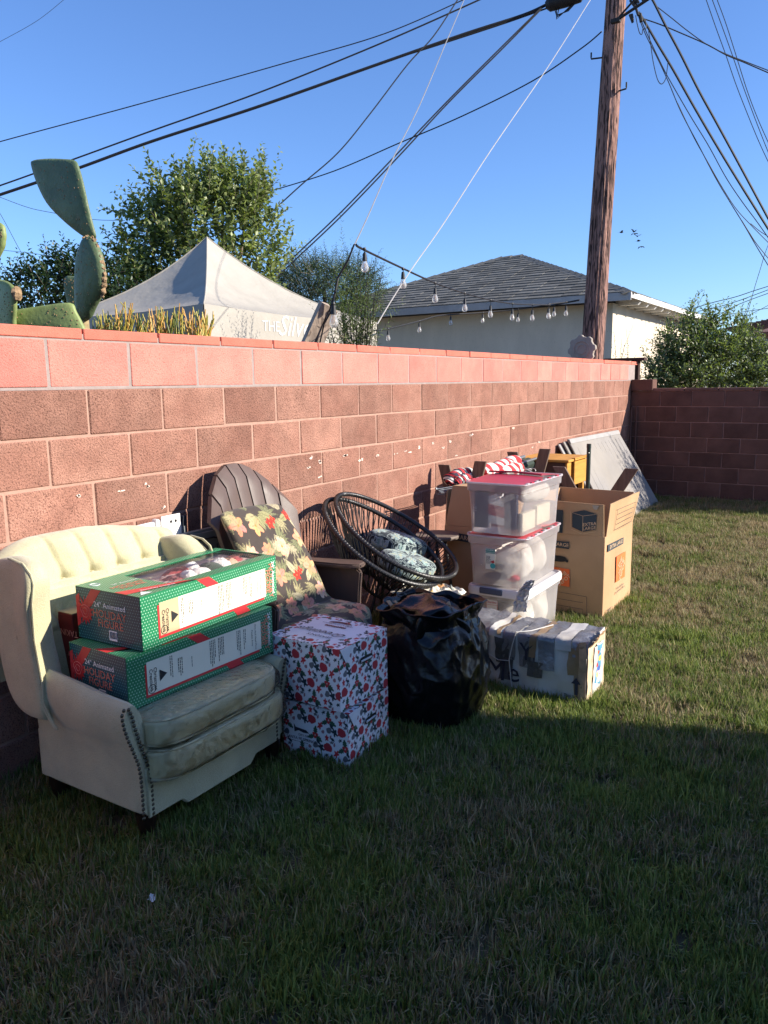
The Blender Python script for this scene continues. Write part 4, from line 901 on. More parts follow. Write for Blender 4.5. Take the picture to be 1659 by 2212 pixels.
# splice case and pole hardware
sc_ = Vector(at_depth(1215, 5, 13.8)); s = thing('splice_case', tuple(sc_), 0, 'black cable splice case with trailing loops at the top edge left of the pole', 'cable box')
a_, b_ = Vector(at_depth(1178, 12, 13.9)) - sc_, Vector(at_depth(1262, -14, 13.7)) - sc_
mb = MB(); mb.tube([a_, a_.lerp(b_, .1), a_.lerp(b_, .5), a_.lerp(b_, .9), b_], [.05, .12, .13, .12, .05], 12); mb.build('case_body', m_cable, s, smooth=True)
random.seed(2)
for k in range(3):
    mb = MB(); mb.tube([a_.lerp(b_, .2 + .1 * k), a_.lerp(b_, .3) + Vector((0, 0, -.22 - .03 * k)), a_.lerp(b_, .6) + Vector((0, 0, -.20 + .02 * k)), a_.lerp(b_, .95) + Vector((0, 0, -.02))], .012, 5); mb.build('cable_loop', m_cable, s, smooth=True)
hc = Vector(at_depth(*z7(820, 40), 12.6)); s = thing('cable_clamp_cluster', tuple(hc), 0, 'black cluster of clamps and connectors just right of the pole top', 'clamp')
for k in range(16):
    mb = MB(); a_ = Vector((random.uniform(-.10, .12), random.uniform(-.06, .06), random.uniform(-.14, .30))); mb.tube([a_, a_ + Vector((random.uniform(.02, .08), 0, -random.uniform(.06, .14)))], random.uniform(.018, .032), 7); mb.build('connector', m_iron, s)

# --- birds
m_bird = mat('bird_feathers', (.02, .02, .022), .8)
for i, (a, b, wng) in enumerate([(658, 52, .3), (745, 47, .5), (749, 61, -.2), (768, 78, .4), (775, 110, .1), (794, 150, -.3)]):
    p = at_depth(*z6(a, b), 45); r_ = thing('bird', tuple(p), random.uniform(0, 3), ['small dark flying bird, leftmost of six', 'small dark flying bird, top of the line of five', 'small dark flying bird, second from the top of the line', 'small dark flying bird, middle of the line of five', 'small dark flying bird, second from the bottom', 'small dark flying bird, lowest of six'][i], 'bird', 'birds flying over the garage')
    mb = MB(); mb.tube([(-.11, 0, 0), (-.05, 0, .01), (.03, 0, .01), (.09, 0, .02), (.12, 0, .015)], [.008, .03, .04, .022, .004], 7); mb.add([(-.1, 0, 0), (-.2, .03, 0), (-.2, -.03, 0)], [(0, 1, 2)]); mb.build('body', m_bird, r_)
    for s_ in (-1, 1):
        mb = MB(); mb.add([(.05, s_ * .02, .01), (-.04, s_ * .02, .01), (-.07, s_ * .14, .05 + wng * .1), (0, s_ * .26, wng * .3), (.06, s_ * .13, .05 + wng * .1)], [(0, 1, 2, 3, 4)]); mb.build('wing', m_bird, r_)

# --- house standing to the right of the lawn: its corner throws the shade over the near ground
m_wallw = mat('beige_stucco', lin((205, 188, 160)), .95, var=.08, bump=.4, bs=60)
hx, hy, hz = 4.0, 5.82, 3.76
h4 = thing('house', (hx + 4, -1, 0), 0, 'beige stucco house beside the lawn, to the right of the camera', 'house'); o4 = (hx + 4, -1, 0)
mb = MB(); mb.box((hx + 4.2, -4.2, hz / 2 - .1), (7.6, 19.4, hz - .2)); mb.build('wall', m_wallw, h4, org=o4)
mb = MB(); xa, xb_, ya, yb_ = hx, hx + 8.6, -14.2, hy
mb.add([(xa, ya, hz - .2), (xb_, ya, hz - .2), (xb_, yb_, hz - .2), (xa, yb_, hz - .2), (xa, ya, hz), (xb_, ya, hz), (xb_, yb_, hz), (xa, yb_, hz), (xa + 4.3, ya + 4, hz + 1.1), (xa + 4.3, yb_ - 4, hz + 1.1)],
       [(0, 3, 2, 1), (0, 1, 5, 4), (1, 2, 6, 5), (2, 3, 7, 6), (3, 0, 4, 7), (4, 5, 8), (5, 6, 9, 8), (6, 7, 9), (7, 4, 8, 9)]); mb.build('roof', m_shin, h4, org=o4)
mb = MB(); mb.box((hx + .35, 2.0, 1.5), (.04, 1.4, 1.1)); mb.build('window', mat('window_glass', (.05, .06, .07), .1), h4, org=o4)
mb = MB(); mb.box((hx + .37, -1.2, 1.05), (.05, .95, 2.1)); mb.build('door', mat('brown_door', (.2, .12, .08), .6), h4, org=o4)
# ================================================================== THINGS ON THE LAWN
def uvbump_cloth(name, col, **k): return mat(name, col, rough=.95, sheen=.35, **k)
def ridged(p, s): return (1 - abs(noise.noise(p * s))) ** 3
def superbox(c, s, n=4., cr=0., fr=6., seed=0, nu=40, nv=20, sagz=0.):
    """rounded cushion shape"""
    def sg(v, e): return math.copysign(abs(v) ** e, v)
    e = 2. / n; ez = min(1., e * .95)
    def fn(u, v):
        t = 2 * pi * u; p = -pi / 2 + pi * v
        x = sg(cos(p), e) * sg(cos(t), e); y = sg(cos(p), e) * sg(sin(t), e); z = sg(sin(p), ez)
        q = Vector((x * s[0] / 2, y * s[1] / 2, z * s[2] / 2))
        q += q.normalized() * cr * noise.noise(q * fr + Vector((seed, 0, 0)))
        return (c[0] + q.x, c[1] + q.y, c[2] + q.z + sagz * (x * x + y * y))
    return fn
def pillow_obj(name, m, parent, c, s, org=None, R=None, **k):
    f = superbox((0, 0, 0), s, **k); R = R or Matrix.Identity(3); C_ = Vector(c)
    mb = MB(); mb.grid(k.get('nu', 40), k.get('nv', 20), lambda u, v: tuple(C_ + R @ Vector(f(u, v))), cu=True)
    return mb.build(name, m, parent, smooth=2, org=org)

# ------------------------------------------------------------------ armchair
m_cloth = uvbump_cloth('sage_velvet', (.515, .475, .29), var=.13, vs=7, bump=1., bs=230, bdist=.003, spots=(260, .56, (.36, .31, .17), .6))
m_leg = mat('dark_stained_wood', (.022, .012, .008), .35, var=.3)
m_nail = mat('antique_brass', (.12, .10, .07), .35, metal=.8)
ac = thing('armchair', (-2.38, 2.02, 0), 0, 'pale sage tufted wing armchair with nailhead trim, loaded with boxes and cushions', 'armchair'); oa = (-2.38, 2.02, 0)
XF, XB = -2.06, -2.62
def arm(side, name='arm'):
    yo = 1.65 if side < 0 else 2.41; sg_ = side        # side -1: near arm
    # section (outward offset, z); outward positive
    sec = [(-.10, .12), (-.02, .12), (0, .13), (.0, .24), (.004, .31), (.022, .355), (.055, .40), (.080, .45), (.082, .49), (.062, .525), (.030, .538), (-.005, .53), (-.035, .50), (-.055, .45), (-.07, .38), (-.095, .30), (-.10, .2)]
    K = len(sec)
    def fn(u, v):
        i = u * K; a, b = sec[int(i) % K], sec[(int(i) + 1) % K]; f = i - int(i); o = a[0] + (b[0] - a[0]) * f; z = a[1] + (b[1] - a[1]) * f
        x = XF + (XB - XF) * v
        z = z if side < 0 else .12 + (z - .12) * .80; rise = .055 * v ** 1.1 * max(0, (z - .28) / .26); flare = 1 - .35 * (1 - v) * (1 if z > .35 else 0)
        if v < .05: pinch = .006
        else: pinch = 0
        cz = .3
        flare *= (1 - .78 * max(0, v - .35) / .65) if o > 0 else 1
        y = yo + sg_ * (o * flare - math.copysign(pinch, o) * .5)
        return (x + (.0 if v > 0 else 0), y, z + rise - (z - cz) * (.02 if v == 0 else 0) + .005 * noise.noise(Vector((x * 7, z * 9, side))) - .006 * math.exp(-((z - .36 - .05 * v) / .012) ** 2) * min(1, v * 4))
    mb = MB(); mb.grid(K * 2, 30, fn, cu=True)
    k0 = 0; ring = [i * 30 for i in range(K * 2)]; mb.f.append(tuple(ring)); mb.m.append(0)
    o = mb.build(name, m_cloth, ac, smooth=1, org=oa)
    # nailheads
    outl = [(.050, .532), (.060, .515), (.055, .475), (.042, .425), (.024, .375), (.006, .32), (0.0, .27), (-.002, .2), (-.002, .115)]
    inl = [(.030, .528), (.018, .50), (.010, .455), (-.004, .40), (-.022, .34), (-.040, .28), (-.044, .22), (-.044, .115)]
    for L_ in (outl, inl):
        P = [Vector((XF + .004, yo + side * a, b if side < 0 else .12 + (b - .12) * .80)) for a, b in L_]; seg = [(P[i + 1] - P[i]).length for i in range(len(P) - 1)]; tot = sum(seg); n = int(tot / .0165)
        for k in range(n + 1):
            d = tot * k / n; i = 0
            while i < len(seg) - 1 and d > seg[i]: d -= seg[i]; i += 1
            q = P[i].lerp(P[i + 1], min(1, d / seg[i])); o = link('nailhead', nail_me, ac); o.location = q - Vector(oa)
mb = MB(); mb.lathe([(.0072, 0), (.0068, .003), (.004, .0055), (.001, .006)], (0, 0, 0), 8, R=Matrix.Rotation(pi / 2, 3, 'Y')); o_ = mb.build('nailhead', m_nail, smooth=True); nail_me = o_.data; bpy.data.objects.remove(o_)
arm(-1); arm(1)
# wings
def wing(side):
    yo = 1.600 if side < 0 else 2.445
    out = [(-2.50, .40), (-2.505, .55), (-2.52, .70), (-2.50, .84), (-2.475, .92), (-2.50, .972), (-2.58, .99), (-2.68, .985), (-2.76, .955), (-2.785, .86), (-2.765, .70), (-2.76, .58), (-2.735, .47), (-2.69, .405), (-2.62, .375), (-2.55, .375)]
    if side > 0: out = [(a, b - .055 * max(0, (b - .7) / .3) - (.05 if a > -2.56 and b > .85 else 0)) for a, b in out]
    K = len(out); cx_ = sum(a for a, b in out) / K; cz_ = sum(b for a, b in out) / K; Q = []
    for i in range(K):
        p0, p1, p2, p3 = [np.array(out[(i + j) % K]) for j in (-1, 0, 1, 2)]
        for t in (0, .33, .66): Q.append(.5 * ((2 * p1) + (-p0 + p2) * t + (2 * p0 - 5 * p1 + 4 * p2 - p3) * t * t + (-p0 + 3 * p1 - 3 * p2 + p3) * t ** 3))
    prof = [(.02, -.5), (.55, -.5), (.86, -.49), (.95, -.40), (.99, -.22), (1.0, 0), (.99, .22), (.95, .42), (.86, .5), (.5, .47), (.02, .45)]
    def fn(u, v):
        q = Q[int(round(u * len(Q))) % len(Q)]; f, o = prof[int(round(v * (len(prof) - 1)))]
        x = cx_ + (q[0] - cx_) * f; z = cz_ + (q[1] - cz_) * f
        roll = .030 * max(0, (x + 2.62) / .12) * max(0, min(1, (z - .55) / .3))       # front edge rolls outward
        return (x, yo + side * (-.045 + o * -.10 + roll) + .003 * noise.noise(Vector((x * 8, z * 8, 2))), z)
    mb = MB(); mb.grid(len(Q), len(prof), fn, cu=True); mb.build('wing', m_cloth, ac, smooth=2, org=oa)
    pp = [(q[0], yo + side * (.012 + .030 * max(0, (q[0] + 2.62) / .12) * max(0, min(1, (q[1] - .55) / .3))), q[1]) for q in Q]
    # piping down the front edge
    fr = [(-2.60, .995), (-2.53, .985), (-2.487, .95), (-2.476, .915), (-2.497, .84), (-2.515, .70), (-2.508, .55), (-2.51, .46), (-2.47, .40), (-2.44, .37)]
    if side > 0: fr = [(a, b - .07 * max(0, (b - .7) / .3)) for a, b in fr]
    for dd in (.0, .012):
        mb = MB(); mb.tube([(a + .002 - dd * .8, yo + side * (-.005 + .02 * max(0, min(1, (b - .55) / .3)) + dd * .2), b) for a, b in fr], .0045, 6); mb.build('piping', m_cloth, ac, smooth=True, org=oa)
wing(-1); wing(1)
# tufted back
seams = [1.80, 1.935, 2.07, 2.205, 2.34]; Y0_, Y1_ = 1.625, 2.44
def backfn(u, v):
    y = Y0_ + (Y1_ - Y0_) * u; crest = 1.022 - .062 * max(0, (y - 2.02) / .38) ** 1.3 - .03 * max(0, (1.80 - y) / .13) ** 2
    if v < .55:
        s = v / .55; z = .44 + (crest - .03 - .44) * s; x = -2.585 - .115 * s ** 1.1
    elif v < .85:
        s = (v - .55) / .3; th = pi * s; rc = .055; z = crest - .03 - .03 * (1 - 1) + .035 * sin(th); x = -2.70 - rc * (1 - cos(th)) * 1.1
    else:
        s = (v - .85) / .15; z = crest - .03 - (crest - .5) * s; x = -2.82 + .01 * s
    zz = min(1, max(0, (z - .84) / .18)); low = max(0, min(1, (.845 - z) / .05))
    d = 0
    if v < .8:
        best = 1
        for sy in seams:
            yy = sy + .055 * (1 - zz) if z > .845 else sy + .055
            best = min(best, abs(y - yy))
        if z > .845: d = -.013 * math.exp(-(best / .012) ** 2) + .007 * (1 - math.exp(-(best / .05) ** 2)); d *= (1 if v < .62 else .7)
        else:
            # diamonds below the button row
            k = min((abs(y - (sy + .055)) for sy in seams)); b2 = min((abs(y - (sy + .055 + .0675)) for sy in seams))
            dz = (.845 - z) / .16; m1 = abs(((y - seams[0] - .055) / .135 + dz * .5) % 1 - .0); m1 = min(m1, 1 - m1); m2 = ((y - seams[0] - .055) / .135 - dz * .5) % 1; m2 = min(m2, 1 - m2)
            if dz < 1: d = -.012 * math.exp(-(m1 / .07) ** 2) - .012 * math.exp(-(m2 / .07) ** 2) + .010
        for sy in seams:
            r2 = (y - sy - .055) ** 2 + (z - .845) ** 2; d -= .030 * math.exp(-r2 / .0007)
    return (x + d * (1 if v < .62 else .6), y, z + (d * .22 if .5 < v < .85 else 0))
mb = MB(); mb.grid(150, 90, backfn); mb.build('tufted_back', m_cloth, ac, smooth=2, org=oa)
for sy in seams:
    mb = MB(); mb.ball((-2.69, sy + .055, .845), (.006, .010, .010), 9, 6); mb.build('button', m_cloth, ac, smooth=True, org=oa)
mb = MB(); mb.box((-2.715, 2.03, .62), (.15, .76, .46)); mb.build('outside_back', m_cloth, ac, bevel=.02, seg=2, smooth=1, org=oa)
mb = MB(); mb.box((-2.36, 2.03, .215), (.585, .745, .21)); mb.build('seat_base', m_cloth, ac, bevel=.012, seg=2, smooth=1, org=oa)
ap = [(1.672, .10), (1.83, .10), (1.855, .072), (2.20, .072), (2.235, .105), (2.39, .105), (2.39, .29), (1.672, .29)]
mb = MB(); mb.prism([(-2.075, a, b) for a, b in ap], (0, 0, 0), (.022, 0, 0)); mb.build('front_rail', m_cloth, ac, bevel=.006, smooth=1, org=oa)
for lx, ly in ((-2.09, 1.69), (-2.09, 2.37), (-2.60, 1.70), (-2.60, 2.36)):
    mb = MB(); mb.lathe([(.022, 0), (.023, .01), (.027, .04), (.036, .08), (.038, .115)], (lx, ly, 0), 10); mb.build('leg', m_leg, ac, smooth=1, org=oa)

# wrapped seat cushions
m_cush = uvbump_cloth('sage_cushion', (.62, .53, .30), var=.12, vs=6, bump=.5, bs=200)
m_wrap = film_mat('clear_wrap', (.85, .85, .84), alpha=.0, rough=.16, bump=1.6, bs=30, glossy=.6, ior=1.3)
for i, (c, s, lb) in enumerate([((-2.285, 2.030, .295), (.63, .70, .135), 'plastic wrapped sage cushion lying lowest between the arms of the armchair'), ((-2.29, 2.015, .412), (.62, .67, .115), 'plastic wrapped sage cushion directly under the lower green holiday box')]):
    t = thing('seat_cushion', c, 0, lb, 'cushion', 'wrapped cushions on the armchair')
    pillow_obj('cushion_body', m_cush, t, (0, 0, 0), s, n=6.5, cr=.012, fr=6, seed=i * 3, nu=80, nv=30)
    def wf(u, v, s=s, i=i):
        q = Vector(superbox((0, 0, 0), (s[0] + .016, s[1] + .014, s[2] + .010), n=5.5, cr=.012, fr=6, seed=i * 3)(u, v))
        r_ = 1 - abs(noise.noise(Vector((q.x * 5, q.y * 7, q.z * 26 + i)))); return tuple(q + q.normalized() * (.016 * r_ ** 5 + .008 * noise.noise(q * 14) + .004 * ridged(q, 30)))
    mb = MB(); mb.grid(120, 50, wf, cu=True); mb.build('plastic_wrap', m_wrap, t, smooth=2)
    mb = MB(); sx = s[0] / 2 - .014
    for zz in (-.40, .40):
        ring = [(math.copysign(abs(cos(a)) ** .33, cos(a)) * (s[0] / 2 - .004), math.copysign(abs(sin(a)) ** .33, sin(a)) * (s[1] / 2 - .004), zz * s[2]) for a in np.linspace(0, 2 * pi, 64, endpoint=False)]
        mb.tube(ring, .004, 5, closed=True)
    mb.build('piping', m_cush, t, smooth=True)
m_sheet = film_mat('clear_film', (.9, .88, .84), alpha=.05, rough=.12, bump=.8, bs=14, glossy=.7, ior=1.12)

# ------------------------------------------------------------------ print helpers
def dots_mat(name, base, dot, ax, p=.0125, r=.20):
    if name in MATS: return MATS[name]
    m = bpy.data.materials.new(name); m.use_nodes = True; t = m.node_tree; L = t.links.new; b = t.nodes['Principled BSDF']
    tc = N(t, 'ShaderNodeTexCoord'); sp = N(t, 'ShaderNodeSeparateXYZ'); L(tc.outputs['Object'], sp.inputs[0])
    def mth(op, a, b_=None, c=None):
        n = N(t, 'ShaderNodeMath', operation=op)
        for i, v in enumerate((a, b_, c)):
            if v is None: continue
            if isinstance(v, (int, float)): n.inputs[i].default_value = v
            else: L(v, n.inputs[i])
        return n.outputs[0]
    u = mth('DIVIDE', sp.outputs[ax[0]], p); v = mth('DIVIDE', sp.outputs[ax[1]], p * .866); fl = mth('FLOOR', v); od = mth('MODULO', mth('ABSOLUTE', fl), 2.)
    u2 = mth('MULTIPLY_ADD', od, .5, u); fu = mth('SUBTRACT', mth('FRACT', u2), .5); fv = mth('SUBTRACT', mth('FRACT', v), .5)
    d = mth('SQRT', mth('ADD', mth('MULTIPLY', fu, fu), mth('MULTIPLY', fv, fv))); k = mth('LESS_THAN', d, r)
    nz_ = N(t, 'ShaderNodeTexNoise', Scale=9.); L(tc.outputs['Object'], nz_.inputs['Vector'])
    mr = N(t, 'ShaderNodeMapRange'); mr.inputs[3].default_value = .8; mr.inputs[4].default_value = 1.2; L(nz_.outputs[0], mr.inputs[0])
    mx = N(t, 'ShaderNodeMix', data_type='RGBA'); L(k, mx.inputs[0]); mx.inputs[6].default_value = (*base, 1); mx.inputs[7].default_value = (*dot, 1)
    sc = N(t, 'ShaderNodeVectorMath', operation='SCALE'); L(mx.outputs[2], sc.inputs[0]); L(mr.outputs[0], sc.inputs[3]); L(sc.outputs[0], b.inputs['Base Color'])
    b.inputs['Roughness'].default_value = .32; b.inputs['Specular IOR Level'].default_value = .5
    MATS[name] = m; return m
def decal(parent, pts, m, off, n, name='printed_panel', label=None):
    """flat print: polygon points in the parent's space lifted by off along n"""
    mb = MB(); nn = Vector(n) * off; mb.add([Vector(p) + nn for p in pts], [tuple(range(len(pts)))]); o = mb.build(name, m, parent)
    if label: o['label'] = label
    return o
GR = (.018, .19, .08); GD = (.36, .60, .42)
m_gx = dots_mat('green_dots_side', GR, GD, (1, 2)); m_gy = dots_mat('green_dots_blue_sheen', (.010, .065, .085), (.12, .30, .30), (0, 2)); m_gz = dots_mat('green_dots_top', GR, GD, (0, 1))  # end panels: bluish reflection painted into the green card as a teal base
m_redp = mat('red_print', (.60, .04, .045), .35, var=.05); m_creamp = mat('cream_print', (.80, .74, .58), .5, var=.04); m_whitep = mat('white_print', (.85, .85, .82), .5)
m_blackp = mat('black_print', (.02, .02, .022), .6); m_goldp = mat('gold_red_print', (.62, .20, .13), .5); m_tanp = mat('tan_print', (.50, .38, .22), .6); m_greyp = mat('grey_print', (.42, .42, .44), .6)
m_rose = mat('rose_print', (.55, .03, .035), .4); m_pale = mat('pale_red_print', (.80, .28, .22), .5)
m_card_in = mat('inner_card', (.42, .36, .28), .9)
def smalltext(parent, o, r, u, w_, rows, pitch, m, seed, n, name='fine_print'):
    """rows of unreadable fine print as short strokes"""
    rr = random.Random(seed); r = Vector(r); u = Vector(u); o = Vector(o); mb = MB(); nn = Vector(n) * .0012
    for k in range(rows):
        x = 0; e = w_ * rr.uniform(.6, 1)
        while x < e:
            l = rr.uniform(.004, .014); a = o + r * x - u * pitch * k + nn; h = pitch * .38
            mb.add([a, a + r * l, a + r * l + u * h, a + u * h], [(0, 1, 2, 3)]); x += l + .0025
    return mb.build(name, m, parent)
def holiday_box(loc, rotz, label, window, L=.76, W=.37, Hh=.198):
    t = thing('holiday_figure_box', loc, rotz, label, 'box', 'green holiday figure boxes'); x1_, y0_ = W / 2, -L / 2; th = .004
    def wallb(c, d, m, nm='box_wall'):
        mb = MB(); mb.box(c, d); return mb.build(nm, m, t, bevel=.0012)
    wallb((x1_ - th / 2, 0, Hh / 2), (th, L, Hh), m_gx, 'side_panel'); wallb((-x1_ + th / 2, 0, Hh / 2), (th, L, Hh), m_gx, 'side_panel')
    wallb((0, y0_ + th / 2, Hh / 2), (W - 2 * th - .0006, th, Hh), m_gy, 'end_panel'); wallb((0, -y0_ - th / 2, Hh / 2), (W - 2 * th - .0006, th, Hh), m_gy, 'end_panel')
    wallb((0, 0, th / 2 + .001), (W - 2 * th - .0006, L - 2 * th - .0006, th), m_card_in, 'base_panel')
    wx0, wx1, wy0, wy1 = -x1_ + .045, x1_ - .055, y0_ + .19, -y0_ - .01
    zt = Hh - .003
    if window:
        mb = MB(); e = .0005
        for (a, b, c, d) in ((-x1_, wx0, y0_, -y0_), (wx1, x1_, y0_, -y0_), (wx0, wx1, y0_, wy0), (wx0, wx1, wy1, -y0_)):
            mb.box(((a + b) / 2, (c + d) / 2, zt + .003), (b - a - .0002, d - c - .0002, .003))
        mb.build('top_panel', m_gz, t)
        mb = MB(); mb.grid(14, 26, lambda u, v: (wx0 - .004 + (wx1 - wx0 + .008) * u, wy0 - .004 + (wy1 - wy0 + .008) * v, zt + .0008 + .014 * sin(pi * u) * sin(pi * v) + .003 * noise.noise(Vector((u * 4, v * 9, 0))))); mb.build('window_film', m_sheet, t, smooth=2)
        fur = mat('white_fur', (.75, .70, .64), .95, var=.15, vs=40, bump=1., bs=90, bdist=.01, sheen=.5); rv = mat('dark_red_velvet', (.30, .04, .045), .9, sheen=.4, var=.2); gv = mat('dark_green_velvet', (.02, .05, .03), .9, sheen=.4)
        sk = mat('doll_skin', (.55, .33, .22), .5); dk_ = mat('doll_boot', (.02, .02, .02), .3)
        fg = thing('holiday_doll', (0, 0, 0), 0, 'holiday figure with white fur trim lying inside the windowed green box', 'doll')
        fg.location = Vector(loc) + Vector((0, 0, .038)); fg.rotation_euler = (0, 0, rotz)
        def bl(nm, c, r, m): mb = MB(); mb.ball(c, r, 16, 10); mb.build(nm, m, fg, smooth=2, jit=.0015)
        bl('gown', (0, -.02, .085), (.11, .19, .065), rv); bl('fur_cuff', (.05, -.02, .135), (.042, .032, .034), fur); bl('fur_cuff', (-.02, .07, .14), (.034, .034, .036), fur)
        bl('fur_hem', (.0, -.175, .10), (.13, .032, .055), fur); bl('sleeve', (-.04, .02, .12), (.05, .10, .045), rv); bl('scarf', (.02, .14, .115), (.075, .05, .05), gv)
        bl('beard', (.015, .20, .125), (.055, .05, .045), fur); bl('head', (.02, .245, .115), (.048, .05, .05), sk); bl('cap', (.0, .30, .11), (.055, .055, .05), rv); bl('boots', (0, -.23, .06), (.08, .05, .04), dk_)
        bl('fur_muff', (.05, .05, .125), (.055, .05, .04), fur)
        mb = MB(); mb.box((0, .08, .138), (W - .02, L - .20, .004)); mb.build('tray', mat('beige_tray', (.62, .50, .38), .8), fg)
    else:
        mb = MB(); mb.box((0, 0, zt + .003), (W - .0004, L - .0004, .003)); mb.build('top_panel', m_gz, t)
    X = (1, 0, 0); Z_ = Hh + .0015
    # side (+X) print: u along length from near end, v height
    def sp_(u, v): return (x1_, y0_ + u * L, v * Hh)
    decal(t, [sp_(.37, 1), sp_(.455, 1), sp_(.56, .70), sp_(.475, .70)], m_redp, .0010, X, 'red_ribbon_print'); decal(t, [sp_(.60, .24), sp_(.70, .24), sp_(.765, 0), sp_(.66, 0)], m_redp, .0010, X, 'red_ribbon_print')
    decal(t, [sp_(.10, .13), sp_(.885, .13), sp_(.885, .70), sp_(.10, .76)], m_redp, .0014, X, 'red_border_print')
    decal(t, [sp_(.11, .18), sp_(.90, .18), sp_(.90, .80), sp_(.11, .80)], m_creamp, .0020, X, 'white_label_print'); decal(t, [sp_(.11, .18), sp_(.235, .18), sp_(.235, .80), sp_(.11, .80)], m_tanp if window else m_creamp, .0024, X, 'label_print')
    dn = (0, 0, -1); rt = (0, 1, 0)          # lettering reads downward
    def dt(s, u, v, size, m, **k): text(t, s, (x1_ + .0014, y0_ + u * L, v * Hh), dn, rt, size, m, off=.0022, **k)
    dt('24" Animated', .965, .55, .026, m_whitep, bold=0.00014); dt('HOLIDAY', .945, .50, .040, m_goldp, bold=0.00021, xs=.88); dt('FIGURE', .915, .50, .036, m_goldp, bold=0.00021, xs=.88)
    dt('Arm And Head Move', .855, .49, .0125, m_blackp); dt('Posable Arms', .828, .49, .0125, m_blackp)
    dt('Christmas\nCreations', .145, .44, .021, m_blackp, bold=0.00014); 
    c = Vector(sp_(.205, .47)); mb = MB(); mb.add([c + Vector((.004, .018, .0)), c + Vector((.004, -.016, .022)), c + Vector((.004, -.016, -.022))], [(0, 1, 2)]); mb.build('tree_emblem', m_blackp, t)
    mb = MB(); cc = Vector(sp_(.135, .27)); mb.tube([cc + Vector((.0032, .016 * cos(a), .016 * sin(a))) for a in np.linspace(0, 2 * pi, 18, endpoint=False)], .0012, 4, closed=True); mb.build('round_mark', m_blackp, t); text(t, 'UL', tuple(cc + Vector((.002, 0, 0))), dn, rt, .016, m_blackp, off=.0015)
    dnv = Vector(dn)
    for (u_, v_, wd, rows, sd) in ((.775, .74, .09, 2, 1), (.735, .76, .10, 3, 2), (.61, .76, .105, 4, 3), (.55, .76, .105, 4, 4), (.39, .6, .05, 1, 5), (.325, .66, .07, 3, 6), (.262, .76, .11, 2, 7)):
        smalltext(t, (x1_ + .0016, y0_ + u_ * L, v_ * Hh), dn, rt, wd, rows, .0085 if rows > 1 else .006, m_blackp, sd + window, X)
    # end (-Y) print
    def ep(u, v): return (-x1_ + u * W, y0_, v * Hh)
    Yn = (0, -1, 0)
    decal(t, [ep(.26, 1), ep(.41, 1), ep(.24, .66), ep(.10, .66)], m_redp, .0010, Yn, 'red_ribbon_print'); decal(t, [ep(0, .82), ep(.06, .88), ep(.06, .30), ep(0, .22)], m_redp, .0009, Yn, 'red_ribbon_print')
    star = []
    for k in range(28):
        a = 2 * pi * k / 28; r = (.047 if k % 2 else .030) * (1 + .15 * sin(k * 3)); star.append((-x1_ + .14 * W + r * cos(a), y0_, .55 * Hh + r * 1.15 * sin(a)))
    decal(t, star, m_rose, .0014, Yn, 'rosette_print')
    for r_ in (.012, .024):
        mb = MB(); mb.tube([(-x1_ + .14 * W + r_ * cos(a) * (1 + .2 * sin(3 * a)), y0_ - .002, .55 * Hh + r_ * sin(a)) for a in np.linspace(0, 2 * pi, 16, endpoint=False)], .0008, 4, closed=True); mb.build('rosette_line', m_pale, t)
    def et(s, u, v, size, m, **k): text(t, s, ep(u, v), (1, 0, 0), (0, 0, 1), size, m, off=.0015, **k)
    et('24" Animated', .53, .72, .029, m_whitep, bold=0.00010, xs=1.05); et('HOLIDAY', .52, .55, .042, m_goldp, bold=0.00021); et('FIGURE', .53, .37, .042, m_goldp, bold=0.00021)
    decal(t, [ep(.50, .08), ep(.62, .08), ep(.62, .27), ep(.50, .27)], m_whitep, .0014, Yn, 'barcode_print')
    mb = MB(); rr = random.Random(4); x = .515
    while x < .605: wv = rr.uniform(.003, .010); mb.add([Vector(ep(x, .12)) + Vector((0, -.002, 0)), Vector(ep(x + wv, .12)) + Vector((0, -.002, 0)), Vector(ep(x + wv, .25)) + Vector((0, -.002, 0)), Vector(ep(x, .25)) + Vector((0, -.002, 0))], [(0, 1, 2, 3)]); x += wv + rr.uniform(.003, .009)
    mb.build('barcode_bars', m_blackp, t)
    # top print
    def tp(u, v): return (-x1_ + u * W, y0_ + v * L, Z_)
    zn = (0, 0, 1)
    if window:
        decal(t, [tp(.62, 0), tp(.80, 0), tp(.97, .36), tp(1, .455), tp(1, .37), tp(.90, .33)], m_redp, .0008, zn, 'red_ribbon_print')
        for q, s in ((.0, 'Beautifully Designed'), (.0, '')):
            if s: text(t, s, tp(.86, .17), Vector((.28, 1, 0)), Vector((-1, .28, 0)), .017, m_whitep, off=.002, bold=0.00010)
        text(t, '24" Animated', tp(.36, .165), (0.05, 1, 0), (-1, .05, 0), .021, m_whitep, off=.0012); text(t, 'HOLIDAY', tp(.47, .14), (0.05, 1, 0), (-1, .05, 0), .034, m_goldp, off=.0012, bold=0.00056); text(t, 'FIGURE', tp(.56, .14), (0.05, 1, 0), (-1, .05, 0), .034, m_goldp, off=.0012, bold=0.00056)
        mb = MB(); c = Vector(tp(.17, .055)); mb.tube([c + Vector((.018 * cos(a), .018 * sin(a), .001)) for a in np.linspace(0, 2 * pi, 18, endpoint=False)], .0012, 4, closed=True); mb.build('round_mark', m_whitep, t); text(t, 'UL', tp(.17, .055), (0, 1, 0), (-1, 0, 0), .018, m_whitep, off=.0012)
        c = Vector(tp(.93, .055)); mb = MB(); mb.add([c + Vector((-.03, .01, .001)), c + Vector((.008, -.022, .001)), c + Vector((.008, .032, .001))], [(0, 1, 2)]); mb.build('tree_emblem', m_whitep, t)
    else:
